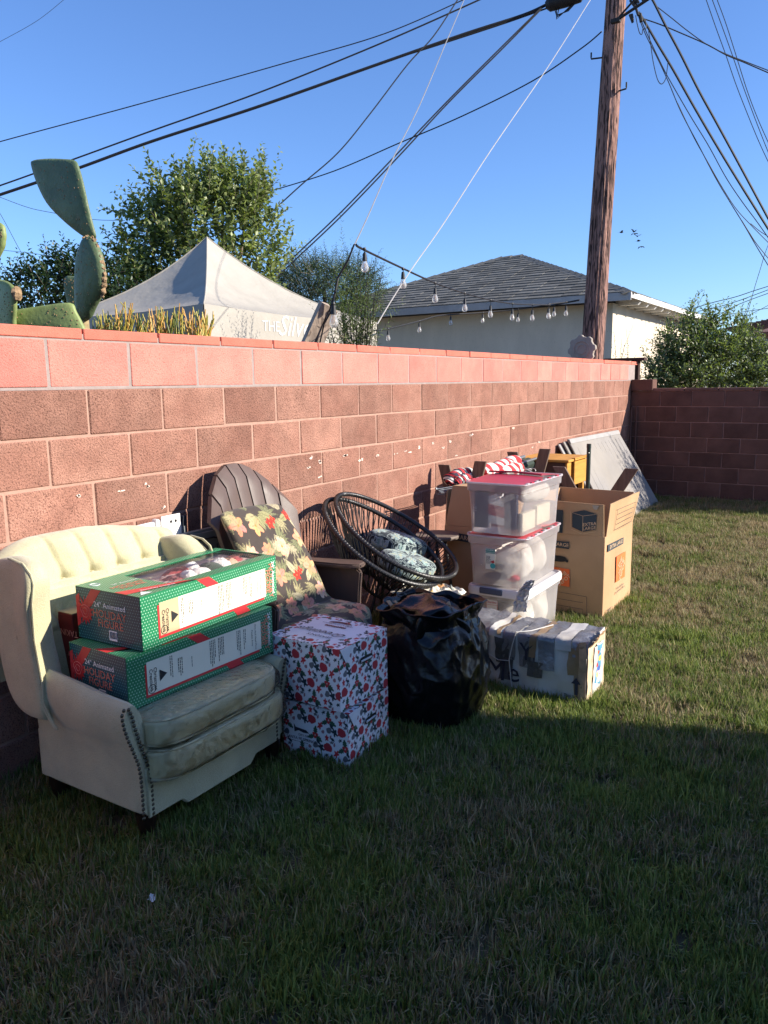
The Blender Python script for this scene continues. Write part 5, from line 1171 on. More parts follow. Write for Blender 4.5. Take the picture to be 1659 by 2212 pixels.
        decal(t, [tp(.45, 0), tp(.68, 0), tp(1, .42), tp(1, .22)], m_redp, .0008, zn, 'red_ribbon_print')
    return t
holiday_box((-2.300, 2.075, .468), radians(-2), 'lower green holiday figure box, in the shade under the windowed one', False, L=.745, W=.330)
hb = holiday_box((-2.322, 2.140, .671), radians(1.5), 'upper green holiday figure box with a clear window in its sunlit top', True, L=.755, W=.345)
# maroon box
m_mar = mat('maroon_card', (.16, .018, .018), .5, var=.12)
t = thing('maroon_box', (-2.60, 1.96, .462), 0, 'maroon cardboard box wedged between the armchair back and the green boxes', 'box')
mb = MB(); mb.box((0, 0, .14), (.10, .36, .28)); mb.build('box_body', m_mar, t, bevel=.003)
mb = MB(); mb.box((0, 0, .2812), (.098, .358, .002)); mb.build('top_panel', m_tanp, t)
text(t, 'TAKING', (.012, -.18, .205), (-1, 0, 0), (0, 0, -1), .036, m_pale, off=.001); text(t, 'Full', (.03, -.18, .12), (-1, 0, 0), (0, 0, -1), .026, m_pale, off=.001, shear=.3)

# things standing between armchair and wall
m_grey = mat('grey_plastic', (.20, .22, .22), .5, var=.08); m_wpl = mat('white_plastic', (.80, .79, .76), .4, var=.04); m_navy = mat('navy_folder', (.02, .025, .035), .5)
p = at_x(*[(450 + 700 * .4822) / 1.8518, (1850 + 560 * .4822) / 1.8518], -2.80)
t = thing('grey_case', (-2.79, 2.73, 0), 0, 'grey plastic case with rounded corners standing behind the far wing of the armchair', 'case')
mb = MB(); hh = p[2]; pr_ = [(-.20, 0), (.16, 0), (.16, hh - .12), (.13, hh - .02), (.06, hh), (-.20, hh)]; mb.prism([(0, a, b) for a, b in pr_], (-.03, 0, 0), (.055, 0, 0)); mb.build('case_body', m_grey, t, bevel=.012, seg=2, smooth=1)
mb = MB(); pr2 = [(-.16, .1), (.12, .1), (.12, hh - .14), (.09, hh - .06), (.03, hh - .045), (-.16, hh - .045)]; mb.tube([(.028, a, b) for a, b in pr2], .004, 5, closed=True); mb.build('moulded_line', m_navy, t)
text(t, 'L', (.026, .06, hh - .10), (0, 1, 0), (0, 0, 1), .05, m_blackp, off=.001)
def A7(x, y): return (450 + x * .4822) / 1.8518, (1850 + y * .4822) / 1.8518
a, b = at_x(*A7(170, 562), -2.83), at_x(*A7(545, 473), -2.83)
t = thing('white_rack', (-2.83, 2.45, 0), 0, 'white plastic rail marked VS with a clip, standing behind the armchair back', 'rack')
ov = Vector((-2.83, 2.45, 0)); a = Vector(a) - ov; b = Vector(b) - ov
mb = MB(); mb.beam(a, b, .02, .034); mb.build('rail', m_wpl, t, bevel=.003)
k = a.lerp(b, .48); mb = MB(); mb.box(k + Vector((.004, 0, -.015)), (.034, .022, .085)); mb.build('clip', m_wpl, t, bevel=.004)
for q in (a, b):
    mb = MB(); mb.box((q.x, q.y, q.z / 2 - .012), (.018, .018, q.z)); mb.build('upright', m_wpl, t)
text(t, 'VS', tuple(b + Vector((.011, -.018, -.002))), (0, 1, 0), (0, 0, 1), .028, m_blackp, off=.001, bold=0.00021)
c = Vector(at_x(*A7(485, 520), -2.815)); t = thing('white_card_sheet', (c.x, c.y, c.z - .3), 0, 'white sheet with two dark dots standing under the white rail', 'sheet')
mb = MB(); mb.box((0, 0, .15), (.006, .115, .40)); mb.build('sheet', m_wpl, t)
for dy in (-.001, .028):
    mb = MB(); mb.lathe([(.0075, 0), (.0075, .001)], (.0035, dy, .318), 10, R=Matrix.Rotation(pi / 2, 3, 'Y')); mb.build('dot_print', m_blackp, t)
c = Vector(at_x(*A7(600, 540), -2.80)); t = thing('dark_folder', (-2.855, c.y, 0), 0, 'dark blue folder leaning on the wall behind the white sheet', 'folder')
mb = MB(); mb.box((0, -.02, (c.z + .05) / 2), (.03, .15, c.z + .05)); mb.build('folder_cover', m_navy, t, bevel=.003); mb = MB(); mb.box((.018, -.06, (c.z) / 2), (.004, .2, c.z)); mb.build('inner_sheet', m_grey, t)

# ------------------------------------------------------------------ floral print
m_att = mat('printed_cloth', attr=True, rough=.9, sheen=.15, var=.06, vs=30, bump=.25, bs=180)
def floral(P, seed):
    rr = random.Random(seed); bgd = (.055, .042, .034)
    LV = [(.36, .31, .16), (.28, .26, .12), (.42, .36, .22), (.20, .20, .10)]; PK = [(.66, .30, .16), (.60, .24, .14), (.70, .38, .26)]; RD = (.50, .035, .02)
    def leaf(x, y, L, W, a, c):
        P.poly(leaf_poly(x, y, L, W, a, 12), c); P.line((x, y), (x + cos(a) * L * .95, y + sin(a) * L * .95), .0035, tuple(v * .45 for v in c))
        for q in np.linspace(.2, .8, 5):
            bx, by = x + cos(a) * L * q, y + sin(a) * L * q
            for s_ in (-1, 1): P.line((bx, by), (bx + cos(a + s_ * .8) * W * .42, by + sin(a + s_ * .8) * W * .42), .002, tuple(v * .6 for v in c))
    def flower(x, y, R, c, n=5, dbl=False):
        for lay in range(2 if dbl else 1):
            a0 = rr.uniform(0, 6); R2 = R * (1 - .4 * lay)
            for k in range(n + lay): 
                a = a0 + 2 * pi * k / (n + lay); cc = tuple(v * rr.uniform(.8, 1.15) for v in c); P.poly(blob_poly(x + cos(a) * R2 * .52, y + sin(a) * R2 * .52, R2 * .50, R2 * .33, a, 12, .06), cc); P.line((x, y), (x + cos(a) * R2 * .8, y + sin(a) * R2 * .8), .003, tuple(v * .6 for v in c))
        P.disc(x, y, R * .13, (.25, .20, .05))
    def spray(x, y, a, c):
        for k in range(6): leaf(x, y, rr.uniform(.07, .11), .015, a + (k - 2.5) * .33, c)
    nx_, ny_ = max(2, round(P.w / .15)), max(2, round(P.h / .15))
    items = [(i, j) for i in range(nx_) for j in range(ny_)]; rr.shuffle(items)
    for q, (i, j) in enumerate(items):
        x, y = (i + .5 + rr.uniform(-.25, .25)) * P.w / nx_, (j + .5 + rr.uniform(-.25, .25)) * P.h / ny_; a = rr.uniform(0, 6.28)
        spray(x + .03, y, a + 2, rr.choice(LV)); spray(x - .04, y + .03, a + 4.3, rr.choice(LV))
        for k in range(2): leaf(x, y, rr.uniform(.08, .12), rr.uniform(.032, .045), a + k * 1.7, rr.choice(LV))
    for q, (i, j) in enumerate(items):
        x, y = (i + .5 + rr.uniform(-.2, .2)) * P.w / nx_, (j + .5 + rr.uniform(-.2, .2)) * P.h / ny_
        if q % 5 == 4: 
            flower(x, y, .032, RD, 5, True); flower(x + .04, y + .02, .024, RD, 4)
        elif q % 2: flower(x, y, .056, rr.choice(PK), 5)
        else: flower(x, y, .052, rr.choice(PK), 7, True)
    return P
# ------------------------------------------------------------------ adirondack chair
m_adi = mat('brown_resin', (.110, .076, .062), .45, var=.12, vs=12, stretch=(1, 1, .2), bump=.25, bs=60, spec=.35)
ra = radians(5); ad = thing('adirondack_chair', (-2.475, 2.965, 0), ra, 'dark brown resin adirondack chair with a fan of curved back slats against the wall', 'chair')
def bx_(t_): return -.06 - .23 * t_                  # back lean
ns = 7; wsl = .088
for k in range(ns):
    yc = (k - (ns - 1) / 2) * (wsl + .010); mb = MB(); hw = wsl / 2
    rows = 14
    def fn(u, v, yc=yc):
        # cross-section loop u, height v
        sq = [(-hw, .012), (-hw * .6, .016), (hw * .6, .016), (hw, .012), (hw, -.010), (-hw, -.010)]
        i = int(round(u * 6)) % 6; dy, dx = sq[i]; fan = .78 + .22 * v; y = (yc + dy) * fan
        top = 1.205 - 2.15 * y * y - (.02 if k % 2 else 0) * 0; z = .36 + (top - .36) * v; tt = (z - .36) / .84
        curl = -.035 * max(0, (v - .93) / .07) ** 2
        return (bx_(tt) + dx + .55 * y * y + curl, y, z)
    mb.grid(6, rows, fn, cu=True); mb.f += [tuple(i * rows + rows - 1 for i in range(6)), tuple(i * rows for i in range(6))][:2]; mb.m += [0, 0]
    mb.build('back_slat', m_adi, ad, smooth=1)
mb = MB(); mb.tube([(-.165 + .55 * y * y, y, .72) for y in np.linspace(-.30, .30, 9)], .018, 6); mb.build('back_brace', m_adi, ad, smooth=1)
for s_ in (-1, 1):
    ya = .385 * s_
    mb = MB(); pts = [(-.36, .565), (-.30, .60), (-.1, .615), (.14, .625), (.20, .62), (.225, .60), (.215, .50), (.21, .40), (.20, .28), (.10, .30), (-.1, .36), (-.3, .42), (-.36, .45)]
    mb.prism([(a, ya - .012 * s_, b) for a, b in pts], (0, 0, 0), (0, .03 * s_, 0)); mb.build('arm_side', m_adi, ad, bevel=.008, seg=2, smooth=1)
    mb = MB(); tp_ = [(-.37, -.045), (-.1, -.055), (.12, -.065), (.20, -.06), (.235, -.03), (.235, .03), (.20, .06), (.12, .065), (-.1, .05), (-.37, .04)]
    mb.prism([(a, ya + b, .612 + .025 * (a + .3)) for a, b in tp_], (0, 0, 0), (0, 0, .026)); mb.build('arm_rest', m_adi, ad, bevel=.008, seg=2, smooth=1)
    mb = MB(); mb.prism([(a, ya - .02 * s_, b) for a, b in [(.10, .30), (.21, .30), (.24, 0), (.15, 0)]], (0, 0, 0), (0, .035 * s_, 0)); mb.build('leg', m_adi, ad, bevel=.006)
    mb = MB(); mb.prism([(a, ya - .05 * s_, b) for a, b in [(-.28, .30), (-.16, .33), (.12, .40), (.12, .33), (-.18, .24), (-.36, 0), (-.44, 0)]], (0, 0, 0), (0, .03 * s_, 0)); mb.build('leg', m_adi, ad, bevel=.006)
for k in range(5):
    xx = -.05 + k * .068; mb = MB(); mb.box((xx, 0, .355 + .10 * (k / 4) * .5), (.06, .70, .02), Matrix.Rotation(-.15, 3, 'Y')); mb.build('seat_slat', m_adi, ad, bevel=.004)
mb = MB(); mb.box((.245, 0, .36), (.02, .70, .10)); mb.build('front_apron', m_adi, ad, bevel=.006)
# its cushion: back and seat pad
cu = thing('floral_cushion', (-2.475, 2.965, 0), ra, 'dark floral chair pad with peach and red flowers on the brown adirondack chair', 'cushion')
Wc, Hc = .55, .565
def bsurf(front):
    def fn(u, v):
        y = (u - .5) * Wc * (1 - .04 * v) - .015 - .085 * v; z = .455 + Hc * v; e = (1 - (2 * u - 1) ** 6) * (1 - (2 * v - 1) ** 8)
        if e < 0: e = 0
        th = .052 * e ** .5; x = .03 - .21 * v + .35 * y * y + (.02 * sin(pi * v))
        z2 = z - .010 * (abs(2 * u - 1) ** 3) * (1 if v > .5 else 0) - .03 * u * v
        th += .010 * noise.noise(Vector((u * 4, v * 4, 3))) * e
        x += (th if front else -th) + .03
        if v < .12: x += .07 * (1 - v / .12) ** 2
        return (x, y, z2)
    return fn
floral(Paint(.56, .62, 150, 165, (.055, .042, .034)), 5).sheet('back_pad', bsurf(True), m_att, cu)
floral(Paint(.56, .62, 40, 40, (.055, .042, .034)), 6).sheet('back_pad_rear', bsurf(False), m_att, cu)
def ssurf(top):
    def fn(u, v):
        a, b = 2 * u - 1, 2 * v - 1; R_ = .285; x = a * sqrt(max(0, 1 - b * b / 2)) * R_; y = b * sqrt(max(0, 1 - a * a / 2)) * .30; e = max(0, 1 - (max(abs(a), abs(b))) ** 5) ** .5
        dr = .05 * max(0, (x - .16) / .12) ** 2
        return (x + .165, y, .435 - dr + (.050 * e if top else -.018 * e) + .008 * noise.noise(Vector((u * 5, v * 5, 9))) * e)
    return fn
floral(Paint(.57, .60, 150, 150, (.055, .042, .034)), 17).sheet('seat_pad', ssurf(True), m_att, cu); floral(Paint(.57, .60, 30, 30, (.055, .042, .034)), 18).sheet('seat_pad_underside', ssurf(False), m_att, cu)

# ------------------------------------------------------------------ string (egg) chairs
m_rim = mat('black_wrapped_rim', (.022, .021, .021), .38, var=.2, spec=.5, bump=.6, bs=90, stretch=(1, 1, 1)); m_cord = mat('black_cord', (.018, .017, .017), .45, spec=.4); m_steel = mat('dull_steel', (.35, .35, .34), .4, metal=.7)
def hoop(p, t):
    xc, yc, zc, yaw, tilt, roll, a, b, k = p; f = Vector((cos(yaw), sin(yaw), 0)); z = Vector((0, 0, 1)); u = f * cos(tilt) - z * sin(tilt); w0 = Vector((-sin(yaw), cos(yaw), 0)); n = u.cross(w0); w_ = w0 * cos(roll) + n * sin(roll)
    return Vector((xc, yc, zc)) + u * cos(t) * a + w_ * sin(t) * b * (1 + k * cos(t)), n, u, w_
def string_chair(p, label, legs=True, ncord=112):
    base = Vector((p[0], p[1], 0)); t = thing('string_chair', base, 0, label, 'chair', 'black string egg chairs')
    rim = [hoop(p, 2 * pi * i / 90)[0] - base for i in range(90)]; mb = MB(); mb.tube(rim, .0135, 10, closed=True); mb.build('rim', m_rim, t, smooth=True)
    mb = MB()
    for i in range(0, 90 * 3):          # wrapped binding turns
        c, n, u, w_ = hoop(p, 2 * pi * i / 270); c2 = hoop(p, 2 * pi * (i + .5) / 270)[0]; d = (c2 - c).normalized(); a_ = d.orthogonal().normalized(); b_ = d.cross(a_)
        if i % 2: mb.tube([c - base + (a_ * cos(q) + b_ * sin(q)) * .0136 for q in np.linspace(0, 2 * pi, 8, endpoint=False)], .0018, 3, closed=True)
    o = mb.build('rim_binding', m_rim, t, smooth=True); o['kind'] = 'stuff'
    def ring(tt, f=1.):
        c, n, u, w_ = hoop(p, tt); cen = Vector(p[:3]); r = c - cen; return cen + r * .30 * f - n * .27 + u * .10
    def side(i, tt, s):     # cord point s=0 rim .. 1 ring, bowl-shaped
        a_ = hoop(p, tt)[0]; b_ = ring(tt); n = hoop(p, tt)[1]; q = a_.lerp(b_, s); q = q - n * .055 * sin(pi * s) * 1.0; return q - base
    mb = MB()
    for i in range(ncord):
        tt = 2 * pi * i / ncord; off = .10 * (1 if i % 2 else -1); mb.tube([(side(i, tt, 0)), side(i, tt + off * .35, .35), side(i, tt + off * .7, .7), side(i, tt + off, 1.0)],   .0032, 4, caps=False)
    o = mb.build('cords', m_cord, t, smooth=True); o['kind'] = 'stuff'
    rg = [ring(2 * pi * i / 28) - base for i in range(28)]; mb = MB(); mb.tube(rg, .009, 7, closed=True); mb.build('inner_ring', m_rim, t, smooth=True)
    if legs:
        cen = sum(rg, Vector()) / 28
        for ang in (.3, 2.4, 4.4):
            e = Vector((cen.x + cos(ang) * .24, cen.y + sin(ang) * .24, .012)); s0 = cen + Vector((cos(ang) * .08, sin(ang) * .06, .01)); mb = MB(); mb.tube([s0, s0.lerp(e, .5), e], .009, 7); mb.build('leg', m_steel if ang == .3 else m_rim, t, smooth=True)
        mb = MB(); mb.tube([(cen.x + cos(a_) * .24, cen.y + sin(a_) * .24, .012) for a_ in np.linspace(0, 2 * pi, 24, endpoint=False)], .008, 6, closed=True); mb.build('floor_ring', m_rim, t, smooth=True)
    return t
HP = (-2.372, 3.847, .718, -.06, .513, -.07, .43, .332, .12)
string_chair(HP, 'black string egg chair in front, holding two patterned pillows')
HP2 = (-2.415, 3.775, .690, -.06, .54, -.07, .42, .33, .12)
string_chair(HP2, 'black string egg chair nested behind and below the one with the pillows', legs=False)
# patterned pillows
def medallion(P, seed):
    rr = random.Random(seed); wt = (.36, .43, .40); gn = (.12, .22, .20); dkc = (.012, .022, .03); gr = (.25, .32, .34); yl = (.45, .45, .22); step = .155
    for i in range(-1, int(P.w / step) + 2):
        for j in range(-1, int(P.h / step) + 2):
            x, y = (i + .5 * (j % 2)) * step, j * step * .87
            for k in range(8):
                a = k * pi / 4 + .2; P.poly(leaf_poly(x + cos(a) * .008, y + sin(a) * .008, .060, .026, a, 10), wt); P.poly(leaf_poly(x + cos(a) * .012, y + sin(a) * .012, .050, .020, a, 10), gr if k % 2 else gn); P.poly(leaf_poly(x + cos(a) * .018, y + sin(a) * .018, .036, .008, a, 8), yl if k % 2 else wt)
            for k in range(6):
                a = k * pi / 3; cx_, cy_ = x + cos(a) * .092, y + sin(a) * .092
                for s_ in (-1, 0, 1): P.line((cx_, cy_), (cx_ + cos(a + s_ * .7) * .026, cy_ + sin(a + s_ * .7) * .026), .006, wt if s_ else gr)
                P.line((x + cos(a - .5) * .082, y + sin(a - .5) * .082), (x + cos(a + .5) * .082, y + sin(a + .5) * .082), .004, wt)
            P.disc(x, y, .008, yl)
    return P
def pillow(c, s, R, label, seed):
    t = thing('patterned_pillow', tuple(c), 0, label, 'pillow', 'patterned pillows in the string chair'); w_, l_, h_ = s
    f = superbox((0, 0, 0), s, n=3.2, cr=.014, fr=7, seed=seed)
    P = medallion(Paint((w_ + l_) * 1.7, l_ * .95, 260, 100, (.010, .020, .030)), seed)
    P.sheet('pillow_cover', lambda u, v: tuple(R @ Vector(f(u, v))), m_att, t); return t
cu_ = Vector(at_x(*[(1150 + 1040 * .4219) / 1.8518, (1900 + 650 * .4219) / 1.8518], -2.42)); cl_ = Vector(at_x(*[(1150 + 1130 * .4219) / 1.8518, (1900 + 845 * .4219) / 1.8518], -2.24))
Rp = Matrix.Rotation(-.22, 3, 'X') @ Matrix.Rotation(.18, 3, 'Y') @ Matrix.Rotation(-.1, 3, 'Z')
pillow(cu_, (.30, .36, .135), Rp, 'teal and white medallion pillow at the back of the string chair, upper of two', 3)
pillow(cl_, (.27, .33, .125), Matrix.Rotation(-.16, 3, 'X') @ Matrix.Rotation(.30, 3, 'Y') @ Matrix.Rotation(-.2, 3, 'Z'), 'teal and white medallion pillow nearer the front rim, lower of two', 8)
# round stool behind
p = at_x(*[(1150 + 1420 * .4219) / 1.8518, (1900 + 560 * .4219) / 1.8518], -2.52); m_dust = mat('dusty_brown_top', (.16, .13, .11), .7, var=.3, vs=12)
t = thing('round_stool', (p[0], p[1], 0), 0, 'small dusty round table half hidden behind the string chair rim', 'table')
mb = MB(); mb.lathe([(.12, p[2] - .03), (.15, p[2] - .025), (.155, p[2] - .01), (.15, p[2]), (.02, p[2] + .001)], (0, 0, 0), 28); mb.build('table_top', m_dust, t, smooth=1)
for k in range(3):
    a_ = k * 2.1; mb = MB(); mb.tube([(cos(a_) * .06, sin(a_) * .06, p[2] - .03), (cos(a_) * .14, sin(a_) * .14, 0)], .011, 7); mb.build('leg', m_iron, t)

# ------------------------------------------------------------------ gift boxes
m_gift = mat('printed_card', attr=True, rough=.55, var=.03, vs=10)
def holly(P, seed, clear=None, phase=(0, 0), S_=1.0):
    rr = random.Random(seed); rd = (.42, .035, .05); rd2 = (.50, .03, .04); gn = (.035, .09, .055); dg = (.018, .036, .05); gy = (.13, .13, .15); mv = (.32, .15, .17)
    def ok(x, y): return clear is None or not (clear[0] < x < clear[2] and clear[1] < y < clear[3])
    def pump(x, y, a): 
        if ok(x, y): P.poly(blob_poly(x, y, .0175 * S_, .0155 * S_, a, 16, .05), rd); P.line((x - .017 * S_, y + .012 * S_), (x - .008 * S_, y + .006 * S_), .004, rd)
    def hol(x, y, a):
        if not ok(x, y): return
        for k in range(3):
            b = a + k * 2 * pi / 3; pts = []
            for q in np.linspace(0, 1, 9): wd = (.0085 if round(q * 8) % 2 else .005) * sin(pi * min(1, q * .9 + .08)) * 1.25; pts.append((q * .028 + .004, wd))
            pts = pts + [(p_[0], -p_[1]) for p_ in pts[::-1]]; pts = np.array(pts) * S_; P.poly(np.c_[x + pts[:, 0] * cos(b) - pts[:, 1] * sin(b), y + pts[:, 0] * sin(b) + pts[:, 1] * cos(b)], gn)
        for k in range(3): P.disc(x + cos(a + 1 + k * 2.1) * .006 * S_, y + sin(a + 1 + k * 2.1) * .006 * S_, .0048 * S_, rd2)
    def lf(x, y, a, c, L=.017, W=.009):
        if ok(x, y): P.poly(leaf_poly(x, y, L * S_, W * S_, a, 8), c)
    def aco(x, y, c, k=1.):
        if ok(x, y): P.poly(blob_poly(x, y, .0155 * S_ * k, .0135 * S_ * k, 1.2, 12, .10), c)
    def hol2(x, y, a):
        if not ok(x, y): return
        for k in range(3):
            b = a + k * 2 * pi / 3; pts = [(q * .044 + .004, (.0125 if round(q * 8) % 2 else .0075) * sin(pi * min(1, q * .9 + .08)) * 1.1) for q in np.linspace(0, 1, 9)]
            pts = pts + [(p_[0], -p_[1]) for p_ in pts[::-1]]; pts = np.array(pts) * S_; P.poly(np.c_[x + pts[:, 0] * cos(b) - pts[:, 1] * sin(b), y + pts[:, 0] * sin(b) + pts[:, 1] * cos(b)], gn)
        for k in range(3): P.disc(x + cos(a + 1 + k * 2.1) * .010 * S_, y + sin(a + 1 + k * 2.1) * .010 * S_, .0080 * S_, rd2)
    def oak(x, y, a, c, k=1.):
        if not ok(x, y): return
        t = np.linspace(0, 2 * pi, 20, endpoint=False); r = (.008 + .003 * np.cos(5 * t)) * S_ * k; P.poly(np.c_[x + r * np.cos(t) * 1.5 * cos(a) - r * np.sin(t) * sin(a), y + r * np.cos(t) * 1.5 * sin(a) + r * np.sin(t) * cos(a)], c)
    S_ = S_ * .9; M_ = .000446 * S_; Av = (375 * M_, -75 * M_); Bv = (-175 * M_, -200 * M_)
    def pump(x, y, a):
        if ok(x, y): P.poly(blob_poly(x, y, .0245 * S_, .0215 * S_, a, 18, .05), rd); P.line((x - .026 * S_, y - .020 * S_), (x - .012 * S_, y - .010 * S_), .006, rd)
    for i in range(-6, 12):
        for j in range(-12, 12):
            x, y = i * Av[0] + j * Bv[0] + phase[0], P.h + i * Av[1] + j * Bv[1] + phase[1] - .03
            if not (-.1 < x < P.w + .1 and -.1 < y < P.h + .1): continue
            q = lambda dx, dy: (x + dx * M_, y - dy * M_); a = rr.uniform(-.25, .25)
            pump(x, y, a - .5); S0 = S_; hol2(*q(215, -30), pi / 2 + a * .4)
            aco(*q(-155, 5), gy); aco(*q(215, 82), gy); oak(*q(105, 50), 1.1, rd2, 1.5); oak(*q(-88, 15), 2.0, dg, 1.7); lf(*q(270, 60), 2.2, dg, .034, .016); oak(*q(50, -65), .3, gy, .9)
            lf(*q(75, -20), 1.3, mv, .024, .011); oak(*q(-12, -105), 1.6, rd2, 1.2); lf(*q(85, -85), 2.6, dg, .030, .014); aco(*q(140, 112), mv, .62); oak(*q(-20, 92), .7, dg, .85); lf(*q(-150, 95), 1.1, mv, .022, .010)
    return P
WH = (.74, .73, .76)
def gift_box(loc, dims, label, seed, rotz, logo=False):
    W_, L_, H_ = dims; t = thing('gift_box', loc, rotz, label, 'box', 'holly print gift boxes')
    n = 3.0 / 1000
    def fr(name, w_, h_, fn, sd, **k):
        P = holly(Paint(w_, h_, int(w_ / .0022), int(h_ / .0022), WH), sd, **k); return P.sheet(name, fn, m_gift, t, smooth=False)
    wb = lambda u, v: .003 * noise.noise(Vector((u * 3, v * 3, seed)))
    fr('front_panel', W_, H_, lambda u, v: (-W_ / 2 + W_ * u, -L_ / 2 - wb(u, v) * sin(pi * u) * sin(pi * v), H_ * v), seed, clear=((.035, .075, .165, .165) if logo else None))
    fr('side_panel', L_, H_, lambda u, v: (W_ / 2 + wb(u, v) * sin(pi * u) * sin(pi * v), -L_ / 2 + L_ * u, H_ * v), seed + 1, phase=(.02, .03))
    fr('side_panel', L_, H_, lambda u, v: (-W_ / 2, -L_ / 2 + L_ * u, H_ * v), seed + 2); fr('rear_panel', W_, H_, lambda u, v: (-W_ / 2 + W_ * u, L_ / 2, H_ * v), seed + 3)
    m_ = .048; fr('lid_panel', W_, L_, lambda u, v: (-W_ / 2 + W_ * u, -L_ / 2 + L_ * v, H_ + .004 * sin(pi * u) * sin(pi * v)), seed + 4, clear=(m_, m_, W_ - m_, L_ - m_) if not logo else None, S_=.85)
    mb = MB(); mb.box((0, 0, .002), (W_ - .002, L_ - .002, .003)); mb.build('base_panel', m_gift_plain, t)
    # hand hole and lid tabs
    hz_ = H_ * .66; pts = [(-.05, 0), (-.045, .012), (-.03, .015), (.03, .015), (.045, .012), (.05, 0), (.045, -.012), (-.045, -.012)]
    decal(t, [(W_ / 2, a * .95 + .01, hz_ + b) for a, b in pts], m_blackp, .0035, (1, 0, 0), 'hand_hole'); mb = MB(); mb.box((W_ / 2 + .003, .01, hz_ - .004), (.003, .075, .012), Matrix.Rotation(.35, 3, 'Y')); mb.build('hole_flap', m_gift_plain, t)
    mb = MB(); mb.prism([(W_ / 2 + .004, -L_ / 2 - .001, H_), (W_ / 2 + .004, -L_ / 2 + .085, H_), (W_ / 2 + .005, -L_ / 2 + .055, H_ - .05), (W_ / 2 + .006, -L_ / 2 + .035, H_ - .065)], (0, 0, 0), (.002, 0, 0)); mb.build('lid_tab', m_gift_plain, t)
    return t
m_gift_plain = mat('plain_white_card', WH, .6)
g1 = gift_box((-1.928, 2.625, 0), (.335, .335, .256), 'lower holly print gift box with a city logo, standing on the grass', 40, radians(2.5), logo=True)
g2 = gift_box((-1.958, 2.618, .269), (.385, .345, .268), 'upper white gift box with holly and pumpkin print and season greetings lid', 70, radians(-2))
m_ink = mat('ink_print', (.03, .03, .045), .7); m_maroonp = mat('maroon_print', (.26, .09, .08), .7)
zt = .268 + .006
text(g2, "SEASON'S", (.02, -.085, zt), (-1, 0, 0), (0, -1, 0), .030, m_ink, off=.001); text(g2, 'Greetings', (.0, -.040, zt), (-1, 0, 0), (0, -1, 0), .062, m_ink, off=.001, shear=.55, xs=1.05)
text(g2, 'FAMILY & HUMAN SERVICES', (-.005, .075, zt), (-1, 0, 0), (0, -1, 0), .0135, m_ink, off=.001); 
mb = MB()
for k in range(4): mb.tube([(.062 * cos(a) * (1 - .12 * k), .085 + (.028 - .005 * k) * sin(a), zt + .001) for a in np.linspace(0, pi, 12)], .0011, 4)
mb.build('crest_arcs', m_maroonp, g2)
mb = MB(); random.seed(4)
for k in range(9): mb.ball((-.05 + .0125 * k, .052 + random.uniform(-.003, .003), zt), (.0068, .0085, .0006), 8, 4)
mb.build('crest_figures', m_maroonp, g2)
yl_ = -.1675
text(g1, 'CITY OF', (-.062, yl_, .112), (1, 0, 0), (0, 0, 1), .014, m_ink, off=.0025, bold=0.00010); text(g1, 'SANTA FE SPRINGS', (-.072, yl_, .094), (1, 0, 0), (0, 0, 1), .0185, m_ink, off=.0025, bold=0.00014)
smalltext(g1, (-.145, yl_ - .0015, .080), (1, 0, 0), (0, 0, 1), .14, 1, .006, m_ink, 3, (0, -1, 0))
decal(g1, [(-.11, yl_, .160), (-.10, yl_, .145), (-.045, yl_, .140), (-.03, yl_, .128), (-.06, yl_, .126), (-.085, yl_, .132), (-.107, yl_, .122)], m_ink, .0028, (0, -1, 0), 'sail_emblem')

# ------------------------------------------------------------------ black bin bag
def bag_mat():
    m = bpy.data.materials.new('black_bag_plastic'); m.use_nodes = True; t = m.node_tree; L = t.links.new; b = t.nodes['Principled BSDF']
    b.inputs['Base Color'].default_value = (.0045, .0045, .006, 1); b.inputs['Roughness'].default_value = .22; b.inputs['Specular IOR Level'].default_value = .38
    tc = N(t, 'ShaderNodeTexCoord'); n1 = N(t, 'ShaderNodeTexNoise', Scale=7., Detail=6., Roughness=.6, Distortion=1.4); L(tc.outputs['Object'], n1.inputs['Vector'])
    n2 = N(t, 'ShaderNodeTexVoronoi', feature='DISTANCE_TO_EDGE', Scale=9.); ns_ = N(t, 'ShaderNodeTexNoise', Scale=4., Detail=3.); ad = N(t, 'ShaderNodeMix', data_type='VECTOR'); ad.inputs[0].default_value = .25
    L(tc.outputs['Object'], ns_.inputs['Vector']); L(tc.outputs['Object'], ad.inputs[4]); L(ns_.outputs['Color'], ad.inputs[5]); L(ad.outputs[1], n2.inputs['Vector'])
    bp = N(t, 'ShaderNodeBump'); bp.inputs['Strength'].default_value = .45; bp.inputs['Distance'].default_value = .02; L(n1.outputs[0], bp.inputs['Height'])
    b2 = N(t, 'ShaderNodeBump'); b2.inputs['Strength'].default_value = .35; b2.inputs['Distance'].default_value = .012; L(n2.outputs['Distance'], b2.inputs['Height']); L(bp.outputs[0], b2.inputs['Normal']); L(b2.outputs[0], b.inputs['Normal'])
    return m
m_bag = bag_mat(); bc = (-1.735, 3.14, 0)
bag = thing('bin_bag', bc, 0, 'full black plastic bin bag standing open beside the gift boxes', 'bag')
def ridged(p, s): return (1 - abs(noise.noise(p * s))) ** 3
